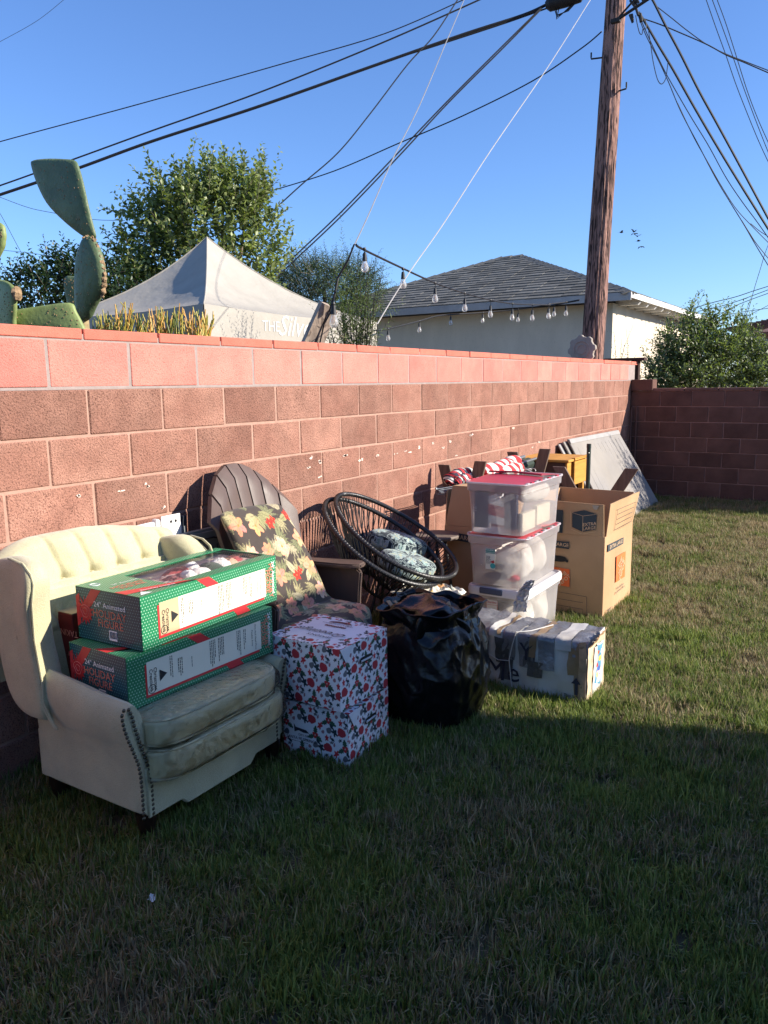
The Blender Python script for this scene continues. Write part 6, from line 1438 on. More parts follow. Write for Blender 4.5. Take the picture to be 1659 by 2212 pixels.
def bagfn(u, v):
    t = 2 * pi * u; cs, sn = cos(t), sin(t); sq = 1 / max(abs(cs), abs(sn)) ** .35
    if v < .78:
        s = v / .78; z = .565 * s; r = (.205 + .055 * sin(pi * min(1, s * 1.15)) ** .7) * (1 if s > .06 else .80 + .2 * s / .06)
    elif v < .84: s = (v - .78) / .06; z = .565 + .006 * sin(pi * s); r = .235 - .012 * s
    else: s = (v - .84) / .16; z = .565 - .16 * s; r = .223 - .06 * s
    k = Vector((cs * 1.3, sn * 1.3, z * 3.0)); fold = ridged(Vector((t * 1.0, z * 5 + cs, 1.7)), 1.1); dg = ridged(Vector((cs * 2 + z * 4, sn * 2 - z * 2, z * 6)), 1.3)
    cr = .016 * (fold - .5) + .010 * (dg - .5) * (1 + z) + .006 * noise.noise(k * 5)
    pull = .045 * max(0, s - .8) / .2 * (noise.noise(Vector((cs * 1.6, sn * 1.6, 3)))) if v < .78 else .045 * noise.noise(Vector((cs * 1.6, sn * 1.6, 3)))
    z += (.035 * noise.noise(Vector((cs * 2.2, sn * 2.2, 8))) + .015 * cs) * min(1, z / .5)
    r = r * sq + cr * (1 if z > .03 else .3) + pull
    return (r * cs * 1.02, r * sn * .92, max(z, .0))
mb = MB(); mb.grid(170, 130, bagfn, cu=True); mb.build('bag_shell', m_bag, bag, smooth=2)
def lump(c, s, sd):
    def fn(u, v):
        t = 2 * pi * u; p = pi * v; q = Vector((sin(p) * cos(t) * s[0], sin(p) * sin(t) * s[1], -cos(p) * s[2])); w_ = q + Vector((sd, sd, 0))
        q = q * (1 + .34 * (ridged(w_, 5) - .5) + .22 * (ridged(w_ + Vector((3, 1, 2)), 9) - .5)); return (c[0] + q.x, c[1] + q.y, c[2] + q.z)
    return fn
mb = MB(); mb.grid(80, 50, lump((.03, -.05, .495), (.185, .15, .115), 2), cu=True); mb.build('crumpled_top', m_bag, bag, smooth=2)
mb = MB(); mb.grid(50, 30, lump((.0, .06, .465), (.18, .12, .08), 6), cu=True); mb.build('crumpled_top', m_bag, bag, smooth=2)
m_cardb = mat('brown_cardboard', lin((184, 150, 114)), .85, var=.08, vs=4, bump=.3, bs=30, col2=lin((172, 138, 102)))
t = thing('cardboard_scrap', (-1.865, 3.06, .47), .4, 'torn brown cardboard strips poking out of the open bin bag', 'cardboard')
for (a, b, w_) in (((-.06, .05, .09), (.05, -.07, .00), .02), ((-.03, .07, .085), (.07, -.03, .01), .012)):
    mb = MB(); mb.beam(a, b, w_, .004); mb.build('cardboard_strip', m_cardb, t)
t = thing('cardboard_scrap', (-1.62, 3.06, .555), .9, 'small twisted piece of brown card on top of the black bag', 'cardboard')
mb = MB(); mb.grid(9, 5, lambda u, v: (-.035 + .07 * u, -.02 + .04 * v, .025 * sin(u * 5) * cos(v * 3) + .02)); mb.build('card_piece', m_cardb, t)

# carton with crumpled newspaper behind the bag
pn = at_y(*[(1500 + 300 * .6028) / 1.8518, (2300 + 148 * .6028) / 1.8518], 3.66)
t = thing('open_carton', (pn[0], 3.74, 0), 0, 'open carton topped with crumpled printed paper behind the black bag', 'box'); hN = pn[2] - .015
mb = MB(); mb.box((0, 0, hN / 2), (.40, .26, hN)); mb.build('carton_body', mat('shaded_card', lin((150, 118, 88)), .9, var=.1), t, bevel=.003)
P = Paint(.38, .25, 90, 60, (.62, .56, .46)); rr = random.Random(3)
for k in range(26): P.poly(blob_poly(rr.uniform(0, .38), rr.uniform(0, .25), rr.uniform(.01, .05), rr.uniform(.006, .02), rr.uniform(0, 3), 8, .1), rr.choice([(.45, .30, .08), (.30, .32, .36), (.72, .70, .62), (.40, .20, .08), (.20, .22, .20)]))
P.sheet('crumpled_paper', lambda u, v: (-.19 + .38 * u, -.125 + .25 * v, hN + .02 + .035 * ridged(Vector((u * 3, v * 3, 0)), 2.2) * (1 - abs(2 * u - 1) ** 4) + .02 * noise.noise(Vector((u * 9, v * 9, 0)))), m_gift, t)
mb = MB(); mb.box((.20 + .03, -.08, hN + .015), (.06, .006, .075), Matrix.Rotation(.1, 3, 'Y')); mb.build('card_flap', m_cardb, t)

# ------------------------------------------------------------------ taped white carton
m_tape = mat('grey_duct_tape', (.19, .19, .20), .34, var=.25, vs=14, spec=.6, bump=.9, bs=22, bdist=.008, metal=.15); m_tape2 = mat('brown_packing_tape', (.26, .17, .09), .3, var=.2, spec=.5, bump=.4, bs=30)
m_wcard = mat('worn_white_card', (.56, .54, .50), .8, var=.10, vs=7, bump=.4, bs=25, col2=(.48, .44, .38)); m_tapedk = mat('dark_tape', (.07, .07, .075), .3, var=.3, vs=14, spec=.6, bump=.8, bs=34, bdist=.008)
xr_, xl_, yf_, yb2_, hh = -1.115, -1.93, 3.587, 3.875, .335
tc_ = thing('taped_carton', ((xr_ + xl_) / 2, (yf_ + yb2_) / 2, 0), 0, 'battered white carton bound with grey and brown tape, lying long on the grass', 'box'); oc_ = ((xr_ + xl_) / 2, (yf_ + yb2_) / 2, 0)
Ld, Wd = xr_ - xl_, yb2_ - yf_
def carton(u, v, e=0.):
    # loop round front, top, back, bottom (v) along length (u)
    per = [(0, 0), (0, hh), (Wd, hh), (Wd, 0)]; s = v * 4; i = int(s) % 4; f = s - int(s); a, b = per[i], per[(i + 1) % 4]
    y, z = a[0] + (b[0] - a[0]) * f, a[1] + (b[1] - a[1]) * f; x = Ld * u
    dent = .014 * noise.noise(Vector((x * 6, y * 9, z * 9))) + .008 * noise.noise(Vector((x * 20, y * 20, z * 20))); sag = -.012 * sin(pi * u) * (z / hh)
    cx_, cz_ = Wd / 2, hh / 2; ny_, nz_ = (y - cx_) / cx_, (z - cz_) / cz_
    return (xl_ + x, yf_ + y + (dent + e) * ny_, max(0, z + (dent + e) * nz_ + sag))
mb = MB(); mb.grid(70, 64, carton, cv=True); k0 = 69 * 64; mb.f += [tuple(range(k0, k0 + 64)), tuple(range(0, 64))]; mb.m += [0, 0]; mb.build('carton_body', m_wcard, tc_, smooth=1, org=oc_)
random.seed(31)
def tape(u0, u1, v0, v1, m, e=.003, sk=0., name='tape_strip'):
    w_ = (u1 - u0); n1 = max(3, int(w_ * 60)); n2 = max(3, int((v1 - v0) * 60)); ph = random.uniform(0, 9)
    def fn(a, b):
        q = carton(u0 + w_ * a + sk * (b - .5) + .004 * sin(b * 9 + ph), v0 + (v1 - v0) * b, e + .0045 * ridged(Vector((a * 3 + ph, b * 5, 0)), 2.5)); return q
    mb = MB(); mb.grid(n1, n2, fn); mb.build(name, m, tc_, smooth=2, org=oc_)
for (a, b, c, d_, m, sk) in ((-.0, .13, .20, .52, m_tape, 0), (.115, .20, .165, .52, m_tape, .01), (.19, .29, .18, .50, m_tape, -.01), (.28, .37, .14, .50, m_tape, .01), (.365, .40, .22, .50, m_wcard, 0), (.42, .445, .23, .50, m_tape2, .0), (.46, .55, .14, .51, m_tape, .02), (.56, .66, .12, .50, m_tape, -.02), (.655, .70, .165, .47, m_tape2, .03),
    (.70, .80, .125, .50, m_tape, 0), (.80, .90, .21, .49, m_wcard, .0), (.90, 1.0, .19, .49, m_tape, -.02), (.0, .33, .14, .235, m_tapedk, 0), (.20, .275, .065, .16, m_tape2, 0), (.44, .53, .06, .15, m_tapedk, 0), (.41, .50, .12, .22, m_tapedk, 0), (.60, .68, .125, .24, m_tapedk, 0), (.63, .73, .09, .15, m_tapedk, 0), (.885, .965, .12, .225, m_tape2, 0), (.93, .998, .01, .245, m_tape2, 0.)):
    tape(a, b, c, d_, m, random.choice((.003, .0045, .006)), sk)
tape(.955, 1.0, .0, .25, mat('raw_card', lin((176, 146, 112)), .95, var=.2, vs=30), .007)
mb = MB(); mb.grid(10, 10, lambda u, v: (xr_ + .006 + .008 * noise.noise(Vector((u * 5, v * 5, 2))), yf_ + .004 + (Wd - .01) * u, .01 + .31 * v)); mb.build('end_flap', mat('stained_card', lin((196, 176, 146)), .9, var=.25, vs=12), tc_, org=oc_)
m_string = mat('white_string', (.6, .58, .54), .8)
mb = MB(); mb.tube([carton(.70, .42, .012), carton(.62, .30, .014), carton(.555, .25, .014), carton(.53, .20, .012), carton(.505, .14, .012), carton(.53, .02, .01)], .0028, 5); mb.tube([carton(.13, .175, .008), carton(.30, .165, .010), carton(.43, .13, .012), carton(.505, .135, .012)], .0018, 4); mb.build('string', m_string, tc_, smooth=True, org=oc_)
def ft(s, px, pz, size, m=m_ink, **k):
    o = text(tc_, s, (px - oc_[0], 0, pz), (1, 0, 0), (0, 0, 1), size, m, off=0, **k)
    for v_ in o.data.vertices:      # lay the print on the dented card
        v_.co.y = carton((v_.co.x + oc_[0] - xl_) / Ld, .25 * max(0, min(1, v_.co.z / hh)), .009)[1] - oc_[1]
ft('Me', -1.555, .112, .155); ft('Y', -1.425, .235, .13); ft('This Side', -1.185, .052, .022)
decal(tc_, [(a - oc_[0], yf_ - oc_[1], b) for a, b in ((-1.165, .068), (-1.148, .068), (-1.148, .125), (-1.133, .125), (-1.158, .158), (-1.183, .125), (-1.165, .125))], m_ink, .020, (0, -1, 0), 'up_arrow_print')
# torn end with its picture label
m_prt = m_gift; P = Paint(.26, .32, 90, 110, (.62, .60, .54)); rr = random.Random(9)
P.poly(np.array([(.05, .06), (.19, .02), (.22, .30), (.08, .31)]), (.10, .28, .42)); P.poly(np.array([(.10, .05), (.17, .04), (.18, .12), (.11, .13)]), (.75, .72, .65))
for (x, y, r_, c) in ((.11, .25, .022, (.70, .12, .05)), (.15, .21, .02, (.75, .50, .05)), (.10, .17, .028, (.62, .05, .05)), (.14, .14, .022, (.08, .14, .45)), (.11, .10, .022, (.75, .55, .08)), (.16, .26, .016, (.85, .80, .7)), (.17, .10, .014, (.55, .05, .05))): P.poly(blob_poly(x, y, r_, r_ * .8, rr.uniform(0, 3), 12, .15), c)
for k in range(5): P.line((.09, .085 + .01 * k), (.13, .088 + .01 * k), .004, (.8, .45, .05) if k % 2 else (.5, .06, .04))
P.sheet('end_picture', lambda u, v: (xr_ + .010 + .010 * noise.noise(Vector((u * 4, v * 4, 5))) - oc_[0], yf_ + .075 + .16 * u - oc_[1] + .02 * v, .05 + .24 * v), m_gift, tc_)
random.seed(8)
for (y_, z_, w_, h_, r_) in ((yf_ + .05, .335, .09, .05, .5), (yf_ + .15, .345, .14, .045, .7), (yf_ + .17, .05, .16, .06, -.5), (yf_ + .24, .10, .05, .16, -.3)):
    mb = MB(); mb.grid(10, 5, lambda u, v: (xr_ + .012 + .03 * v * sin(r_ * 3) + .01 * noise.noise(Vector((u * 5, v * 4, y_))), y_ - w_ / 2 + w_ * u, z_ - h_ / 2 + h_ * v * random.uniform(.8, 1.1))); mb.build('torn_card', mat('raw_card', lin((176, 146, 112)), .95, var=.2, vs=30), tc_, org=oc_)
# loose tape flap standing up
t = thing('crumpled_tape', (-1.60, 3.93, .33), 0, 'crumpled grey tape strip standing up against the lowest plastic tote', 'tape')
fl = [Vector(at_y((1700 + a * .3617) / 1.8518, (1780 + b * .3617) / 1.8518, 3.96)) - Vector((-1.60, 3.93, .33)) for a, b in ((1035, 1850), (1050, 1730), (1085, 1620), (1130, 1560), (1160, 1500))]
def ff(u, v):
    i = v * 4; k = min(3, int(i)); c = fl[k].lerp(fl[k + 1], i - k); w_ = (.085 - .035 * v); return (c.x + (u - .5) * w_, c.y + .02 * ridged(Vector((u * 2, v * 4, 0)), 2.) + .012 * noise.noise(Vector((u * 6, v * 9, 1))), c.z + .01 * (u - .5))
mb = MB(); mb.grid(14, 26, ff); mb.build('tape_strip', mat('silver_tape', (.42, .42, .43), .3, var=.2, vs=20, spec=.6, bump=.6, bs=40), t, smooth=1)

# ------------------------------------------------------------------ plastic totes
m_tote = film_mat('frosted_tote', (.74, .72, .74), alpha=.40, rough=.28, bump=.08, bs=30, glossy=.5); m_toter = film_mat('frosted_tote_rim', (.72, .66, .68), alpha=.80, rough=.3, bump=.05, glossy=.5)
m_redl = mat('red_tote_lid', (.50, .035, .06), .38, var=.10, vs=8, spec=.45, col2=(.42, .05, .07)); m_wlid = mat('white_tote_lid', (.62, .60, .60), .35, var=.04, spec=.5)
def rrect(w_, l_, r, n=5):
    out = []
    for cx_, cy_, a0 in ((w_ / 2 - r, l_ / 2 - r, 0), (-w_ / 2 + r, l_ / 2 - r, pi / 2), (-w_ / 2 + r, -l_ / 2 + r, pi), (w_ / 2 - r, -l_ / 2 + r, 3 * pi / 2)):
        for k in range(n): a = a0 + pi / 2 * k / (n - 1); out.append((cx_ + r * cos(a), cy_ + r * sin(a)))
    return out
def tote_shell(t, W_, L_, H_, m, name='tub', thick=.0):
    rings = [(.86, 0, .03), (.865, .004, .03), (.90, H_ * .45, .035), (.94, H_ * .80, .04), (.945, H_ * .82, .04), (.985, H_ * .84, .04), (1., H_ * .97, .045), (1.0, H_, .045)]
    mb = MB(); R_ = [[(x, y, z) for x, y in rrect(W_ * s, L_ * (1 - (1 - s) * .7), r)] for s, z, r in rings]; n = len(R_[0])
    # vertical ribs: slight indentation on the long sides
    vs = []
    for j, rg in enumerate(R_):
        for (x, y, z) in rg: vs.append((x, y, z))
    fs = [(j * n + k, j * n + (k + 1) % n, (j + 1) * n + (k + 1) % n, (j + 1) * n + k) for j in range(len(R_) - 1) for k in range(n)] + [tuple(range(n))[::-1]]
    mb.add(vs, fs); return mb.build(name, m, t, smooth=1)
def tote(loc, dims, label, lid, rotz=0.):
    W_, L_, H_ = dims; t = thing('storage_tote', loc, rotz, label, 'storage box', 'stacked plastic totes'); tote_shell(t, W_, L_, H_ * .93 if lid == 'red' else H_ * .88, m_tote)
    hb_ = H_ * .93 if lid == 'red' else H_ * .88
    if lid == 'red':
        # two hinged flaps with interlocking teeth, slightly bowed
        for s_ in (-1, 1):
            mb = MB(); mb.grid(12, 14, lambda u, v: ((-W_ / 2 + .006) + (W_ - .012) * u, (.003 + (L_ / 2 - .012) * v) * s_, hb_ + .004 + .020 * (1 - v) * (1 - .4 * abs(2 * u - 1) ** 2) + (.012 if s_ > 0 else 0) * (1 - v))); mb.grid(2, 14, lambda u, v: (W_ / 2 - .006, (.003 + (L_ / 2 - .012) * v) * s_, hb_ - .004 + .008 * u)); 
            mb.build('lid_flap', m_redl, t, smooth=2)
        mb = MB(); mb.tube([(-W_ / 2 + .01, .006, hb_ + .034), (0, .0, hb_ + .040), (W_ / 2 - .02, -.004, hb_ + .030)], .006, 6); mb.build('lid_ridge', m_redl, t, smooth=True)
        for sx in (-1, 1):
            for k in range(9):
                yy = -L_ / 2 + .05 + k * (L_ - .10) / 8; mb = MB(); mb.box((sx * (W_ / 2 - .002), yy, hb_ + .004), (.016, .034, .012)); mb.build('hinge_tooth', m_toter if k % 2 == 0 else m_redl, t, bevel=.002)
        mb = MB(); mb.tube([(x, y, hb_) for x, y in rrect(W_ + .004, L_ + .004, .045)], .006, 6, closed=True); mb.build('rim', m_toter, t, smooth=True)
    else:
        rg = [(1.01, hb_ - .03, .045), (1.035, hb_ - .028, .05), (1.045, hb_ + .004, .055), (1.02, hb_ + .022, .05), (.97, hb_ + .026, .045), (.95, hb_ + .016, .04)]
        mb = MB(); R_ = [[(x, y, z) for x, y in rrect(W_ * s, L_ * s, r)] for s, z, r in rg]; n = len(R_[0]); vs = [p_ for r_ in R_ for p_ in r_]
        fs = [(j * n + k, j * n + (k + 1) % n, (j + 1) * n + (k + 1) % n, (j + 1) * n + k) for j in range(len(R_) - 1) for k in range(n)] + [tuple(range((len(R_) - 1) * n, len(R_) * n))]
        mb.add(vs, fs); mb.build('lid', m_wlid, t, smooth=1)
        for s_ in (-1, 1): mb = MB(); mb.box((-.03, s_ * (L_ / 2 + .012), hb_ + .002), (.15, .016, .038)); mb.build('latch', mat('slate_latch', (.06, .08, .13), .4), t, bevel=.005, smooth=1)
    return t
t3 = tote((-1.868, 4.505, 0), (.385, .62, .395), 'lowest clear tote with a white lid and dark blue latch, standing on the grass', 'white')
t2 = tote((-1.868, 4.475, .388), (.385, .63, .325), 'middle clear tote with a red flap lid and a holiday ornament label', 'red', radians(1))
t1 = tote((-1.862, 4.455, .708), (.385, .625, .325), 'top clear tote with a faded red bowed flap lid, full of boxes', 'red', radians(-1))
# contents: each tub holds a few things
m_whbag = mat('white_bag_plastic', (.62, .58, .52), .4, var=.08, bump=.6, bs=12, bdist=.01); m_navyb = mat('navy_card', (.05, .055, .09), .5); m_beige = mat('beige_card', (.56, .50, .38), .7); m_redc = mat('red_card', (.45, .06, .06), .6)
def inside(parent, nm, fn_or_box, m, lb, cat, **k):
    pass
def blobthing(nm, c, s, m, lb, cat, sd, cr=.2, g=None):
    t = thing(nm, tuple(c), 0, lb, cat, g); mb = MB(); mb.grid(30, 18, lump((0, 0, 0), s, sd), cu=True); mb.build('body', m, t, smooth=2); return t
def boxthing(nm, c, s, m, lb, cat, rz=0, rx=0):
    t = thing(nm, tuple(c), rz, lb, cat); mb = MB(); mb.box((0, 0, 0), s, Matrix.Rotation(rx, 3, 'X')); mb.build('body', m, t, bevel=.002); return t
blobthing('wrapped_bundle', (-1.80, 4.33, .17), (.10, .14, .14), m_whbag, 'white bundle pressed against the right side of the lowest tote, nearer end', 'bundle', 3)
blobthing('wrapped_bundle', (-1.82, 4.62, .17), (.10, .14, .15), m_whbag, 'white bundle in the lowest tote, farther end', 'bundle', 5)
blobthing('wrapped_bundle', (-1.97, 4.40, .15), (.08, .16, .12), m_whbag, 'white bundle in the lowest tote behind its paper label', 'bundle', 7)
blobthing('wrapped_bundle', (-1.80, 4.33, .52), (.085, .14, .12), m_whbag, 'cream wrapped bundle in the middle tote at its near corner', 'bundle', 9)
blobthing('wrapped_bundle', (-1.82, 4.62, .51), (.09, .13, .11), m_whbag, 'cream wrapped bundle in the middle tote at its far end', 'bundle', 11)
blobthing('wrapped_bundle', (-1.97, 4.42, .52), (.07, .20, .11), m_whbag, 'cream wrapped bundle in the middle tote behind its ornament label', 'bundle', 13)
blobthing('dark_ribbon', (-1.89, 4.24, .435), (.07, .025, .02), m_navyb, 'dark ribbon lying low in the middle tote', 'ribbon', 15); blobthing('red_ribbon', (-1.79, 4.26, .43), (.05, .03, .018), m_redl, 'small red ribbon lying low in the middle tote', 'ribbon', 17)
boxthing('navy_carton', (-1.975, 4.215, .845), (.085, .04, .22), m_navyb, 'dark blue box marked 16 at the left of the top tote', 'box'); boxthing('navy_carton', (-1.79, 4.225, .84), (.075, .035, .21), m_navyb, 'dark blue box with a white sticker at the near corner of the top tote', 'box')
sc1 = thing('store_sign', (-1.885, 4.21, .855), 0, 'white and red card marked Corral inside the top tote', 'sign'); mb = MB(); mb.prism([(-.055, 0, -.09), (.06, 0, -.10), (.05, 0, .03), (.01, 0, .09), (-.05, 0, .07)], (0, 0, 0), (0, .003, 0)); mb.build('card', m_wpl, sc1)
decal(sc1, [(-.058, -.002, -.035), (.058, -.002, -.055), (.056, -.002, .01), (-.056, -.002, .03)], m_redc, .001, (0, -1, 0)); text(sc1, 'Corral', (0, -.004, -.012), (1, 0, -.17), (.17, 0, 1), .042, m_pale, off=.001, bold=0.00035)
boxthing('beige_carton', (-1.735, 4.33, .775), (.03, .20, .11), m_beige, 'long beige card box at the right side of the top tote', 'box'); boxthing('beige_carton', (-1.735, 4.57, .785), (.03, .22, .12), m_beige, 'beige card box at the far right of the top tote', 'box')
blobthing('plastic_bag', (-1.79, 4.52, .92), (.08, .18, .06), m_whbag, 'clear plastic bag filling the upper part of the top tote', 'bag', 21); blobthing('plastic_bag', (-1.95, 4.5, .90), (.08, .20, .08), m_greyp, 'grey packed bag at the back of the top tote', 'bag', 23)
# labels on the totes
def YF(t_, u, v, H_=.31, W_=.385, L_=.63): return (u * W_, -L_ * .5 + .012 + (1 - v) * .015, v * H_)
mb = MB(); mb.box((-.035, -.303, .165), (.062, .002, .125)); mb.build('paper_label', mat('cream_label', (.72, .70, .58), .6), t2)
mb = MB(); mb.box((-.035, -.3052, .213), (.060, .001, .026)); mb.build('label_heading', mat('teal_print', (.03, .22, .18), .6), t2)
text(t2, 'HOLIDAY', (-.035, -.306, .219), (1, 0, 0), (0, 0, 1), .0135, m_whitep, off=.001); text(t2, 'ORNAMENT BOX', (-.035, -.306, .206), (1, 0, 0), (0, 0, 1), .0085, m_whitep, off=.001)
decal(t2, [(-.018 + .017 * cos(a), -.305, .125 + .017 * sin(a)) for a in np.linspace(0, 2 * pi, 16, endpoint=False)], mat('aqua_print', (.05, .35, .33), .5), .001, (0, -1, 0), 'ornament_print'); smalltext(t2, (-.062, -.3045, .18), (1, 0, 0), (0, 0, 1), .03, 7, .007, m_blackp, 5, (0, -1, 0))
decal(t2, [(-.035, -.305, .15), (-.012, -.305, .16), (-.006, -.305, .145), (-.02, -.305, .14)], m_redc, .0012, (0, -1, 0), 'bow_print')
mb = MB(); mb.box((-.03, -.304, .245), (.075, .002, .10)); mb.build('paper_label', m_whbag, t3)
text(t3, 'Sterilite', (-.03, -.306, .278), (1, 0, 0), (0, 0, 1), .019, m_redc, off=.001, bold=0.00014, shear=.1)
mb = MB()
for (a, b) in (((-.066, .262), (.006, .262)), ((-.066, .262), (-.066, .20)), ((.006, .262), (.006, .20)), ((-.066, .293), (-.066, .262)), ((.006, .293), (.006, .262))): mb.beam((a[0], -.306, a[1]), (b[0], -.306, b[1]), .0015, .0015, up=(0, 1, 0))
mb.build('label_frame', m_redc, t3)
text(t1, '16', (-.120, -.306, .145), (0, 0, 1), (-1, 0, 0), .035, m_greyp, off=.002)

# ------------------------------------------------------------------ big moving boxes
m_orange = mat('orange_print', (.80, .16, .045), .8, var=.1); m_inkc = mat('blue_black_print', (.045, .06, .07), .8, var=.2); m_card_t = mat('card_print_gap', lin((216, 182, 146)), .85)
mvx0, mvx1, mvy0, mvy1, mvh = -2.005, -1.452, 4.98, 5.66, .80; om = ((mvx0 + mvx1) / 2, (mvy0 + mvy1) / 2, 0)
bx = thing('moving_box', om, 0, 'tall open brown moving box with an orange logo, standing at the right on the grass', 'box', 'extra large moving boxes')
W_, L_ = mvx1 - mvx0, mvy1 - mvy0; x1_, y0_ = W_ / 2, -L_ / 2; th = .006
def panel(nm, P4, m=m_cardb, nu=10, nv=10, warp=.006, sd=0, parent=None):
    a, b, c, d_ = [Vector(p_) for p_ in P4]; n = (b - a).cross(d_ - a).normalized(); mb = MB()
    def f(o): return lambda u, v: tuple((a.lerp(b, u)).lerp(d_.lerp(c, u), v) + n * (o + warp * noise.noise(Vector((u * 2.5 + sd, v * 2.5, sd))) * (sin(pi * u) ** .5 if 0 < u < 1 else 0)))
    mb.grid(nu, nv, f(0)); mb.grid(nu, nv, f(-th))
    e = nu * nv
    for i in range(nu - 1): mb.f += [(i * nv, (i + 1) * nv, e + (i + 1) * nv, e + i * nv), (i * nv + nv - 1, (i + 1) * nv + nv - 1, e + (i + 1) * nv + nv - 1, e + i * nv + nv - 1)]; mb.m += [0, 0]
    for j in range(nv - 1): mb.f += [(j, j + 1, e + j + 1, e + j), ((nu - 1) * nv + j, (nu - 1) * nv + j + 1, e + (nu - 1) * nv + j + 1, e + (nu - 1) * nv + j)]; mb.m += [0, 0]
    return mb.build(nm, m, parent or bx, smooth=1)
hl = .585       # height of the fixed walls; flaps stand above
panel('front_wall', [(-x1_, y0_, 0), (x1_, y0_, 0), (x1_, y0_, hl), (-x1_, y0_, hl)], sd=1); panel('front_flap', [(-x1_ + .003, y0_ - .001, hl + .002), (x1_ - .006, y0_ - .001, hl + .002), (x1_ - .012, y0_ - .006, mvh), (-x1_ + .003, y0_ - .004, mvh + .008)], sd=2, warp=.008)
panel('side_wall', [(x1_ + .001, y0_ + .004, 0), (x1_ + .001, -y0_, 0), (x1_ + .001, -y0_, hl), (x1_ + .001, y0_ + .004, hl)], sd=3); panel('side_flap', [(x1_ + .003, y0_ + .024, hl + .002), (x1_ + .003, -y0_ - .004, hl + .002), (x1_ + .040, -y0_ + .01, mvh + .004), (x1_ + .018, y0_ + .045, mvh)], sd=4, warp=.008)
panel('rear_wall', [(x1_, -y0_, 0), (-x1_, -y0_, 0), (-x1_, -y0_, mvh + .005), (x1_, -y0_ + .004, mvh)], sd=5); panel('side_wall', [(-x1_, -y0_ - .006, 0), (-x1_, y0_ + .006, 0), (-x1_, y0_ + .006, mvh + .01), (-x1_, -y0_ - .006, mvh)], sd=6)
mb = MB(); mb.box((0, 0, .02), (W_ - .02, L_ - .02, .006)); mb.build('floor_panel', m_cardb, bx)
YN = (0, -1, 0); XN = (1, 0, 0)
def F(x, z): return (x - om[0], y0_ - .004, z)
decal(bx, [F(-1.672, .735), F(-1.593, .756), F(-1.508, .736), F(-1.512, .632), F(-1.597, .610), F(-1.670, .636)], m_inkc, .006, YN, 'cube_print')
mb = MB()
for a, b in (((-1.672, .735), (-1.598, .717)), ((-1.598, .717), (-1.508, .736)), ((-1.598, .717), (-1.597, .610)), ((-1.682, .74), (-1.682, .635)), ((-1.675, .622), (-1.603, .597)), ((-1.592, .597), (-1.508, .620))): mb.beam(Vector(F(*a)) + Vector((0, -.0085, 0)), Vector(F(*b)) + Vector((0, -.0085, 0)), .0022, .001, up=(0, 1, 0))
mb.build('cube_lines', m_card_t, bx)
text(bx, 'EXTRA\nLARGE', (-1.553 - om[0], y0_ - .011, .652), (1, 0, .2), (0, 0, 1), .030, m_card_t, off=.002, bold=0.00028)
decal(bx, [F(-1.90, .536), F(-1.688, .531), F(-1.687, .484), F(-1.90, .488)], m_inkc, .006, YN, 'label_band_print'); text(bx, 'EXTRA LARGE', (-1.797 - om[0], y0_ - .011, .510), (1, 0, -.02), (0.02, 0, 1), .034, m_card_t, off=.002, bold=0.00035)
decal(bx, [(a - om[0], y0_ - .006, b) for a, b in [(-1.765 + .075 * cos(t_) , .41 + (.022 if sin(t_) > 0 else .020) * sin(t_) - (.010 if abs(cos(t_)) > .75 else 0)) for t_ in np.linspace(0, 2 * pi, 24, endpoint=False)]], m_blackp, .004, YN, 'hand_hole')
decal(bx, [F(-1.80, .352), F(-1.680, .345), F(-1.677, .223), F(-1.80, .230)], m_orange, .006, YN, 'logo_print', )
text(bx, 'THE\nHOME\nDEPOT', (-1.738 - om[0], y0_ - .011, .288), (1, 0, .95), (-.95, 0, 1), .036, m_card_t, off=.002, bold=0.00052)
mb = MB()
for a, b in (((-1.80, .182), (-1.557, .172)), ((-1.557, .172), (-1.553, .03)), ((-1.80, .135), (-1.58, .127)), ((-1.80, .09), (-1.58, .082)), ((-1.80, .182), (-1.80, .035)), ((-1.80, .035), (-1.553, .03))): mb.beam(Vector(F(*a)) + Vector((0, -.0085, 0)), Vector(F(*b)) + Vector((0, -.0085, 0)), .002, .001, up=(0, 1, 0))
mb.build('form_lines', m_inkc, bx)
decal(bx, [F(-1.80, .745), F(-1.735, .745), F(-1.735, .59), F(-1.80, .59)], m_inkc, .006, YN, 'list_print')
decal(bx, [(-1.515 - om[0] + .022 * cos(t_), y0_ - .006, .800 + .036 * sin(t_)) for t_ in np.linspace(-pi + .15, -.15, 10)], m_card_in, .009, YN, 'tear_notch')
def Sx(y, z, e=0): return (x1_ + .001 + e + (.018 + .022 * (y - 5.0) / .66 if z > hl else 0) * max(0, (z - hl) / .215), y - om[1], z)
def slines(L__, m, w_=.0024, nm='form_lines'):
    mb = MB()
    for a, b in L__: mb.beam(Sx(*a, .010), Sx(*b, .010), w_, .001, up=(1, 0, 0))
    mb.build(nm, m, bx)
slines([((5.16, .745), (5.59, .740)), ((5.59, .740), (5.575, .60)), ((5.575, .60), (5.15, .605)), ((5.15, .605), (5.16, .745)), ((5.19, .71), (5.56, .706)), ((5.19, .675), (5.55, .672)), ((5.185, .64), (5.55, .638))], m_inkc)
decal(bx, [Sx(5.03, .527), Sx(5.40, .513), Sx(5.40, .468), Sx(5.03, .478)], m_inkc, .008, XN, 'label_band_print'); text(bx, 'EXTRA LARGE', tuple(Vector(Sx(5.215, .497)) + Vector((.009, 0, 0))), (0, 1, -.03), (0, .03, 1), .037, m_card_t, off=.002, bold=0, xs=1.25, spacing=1.05)
decal(bx, [Sx(5.245, .405), Sx(5.47, .400), Sx(5.47, .215), Sx(5.245, .222)], m_orange, .008, XN, 'logo_print')
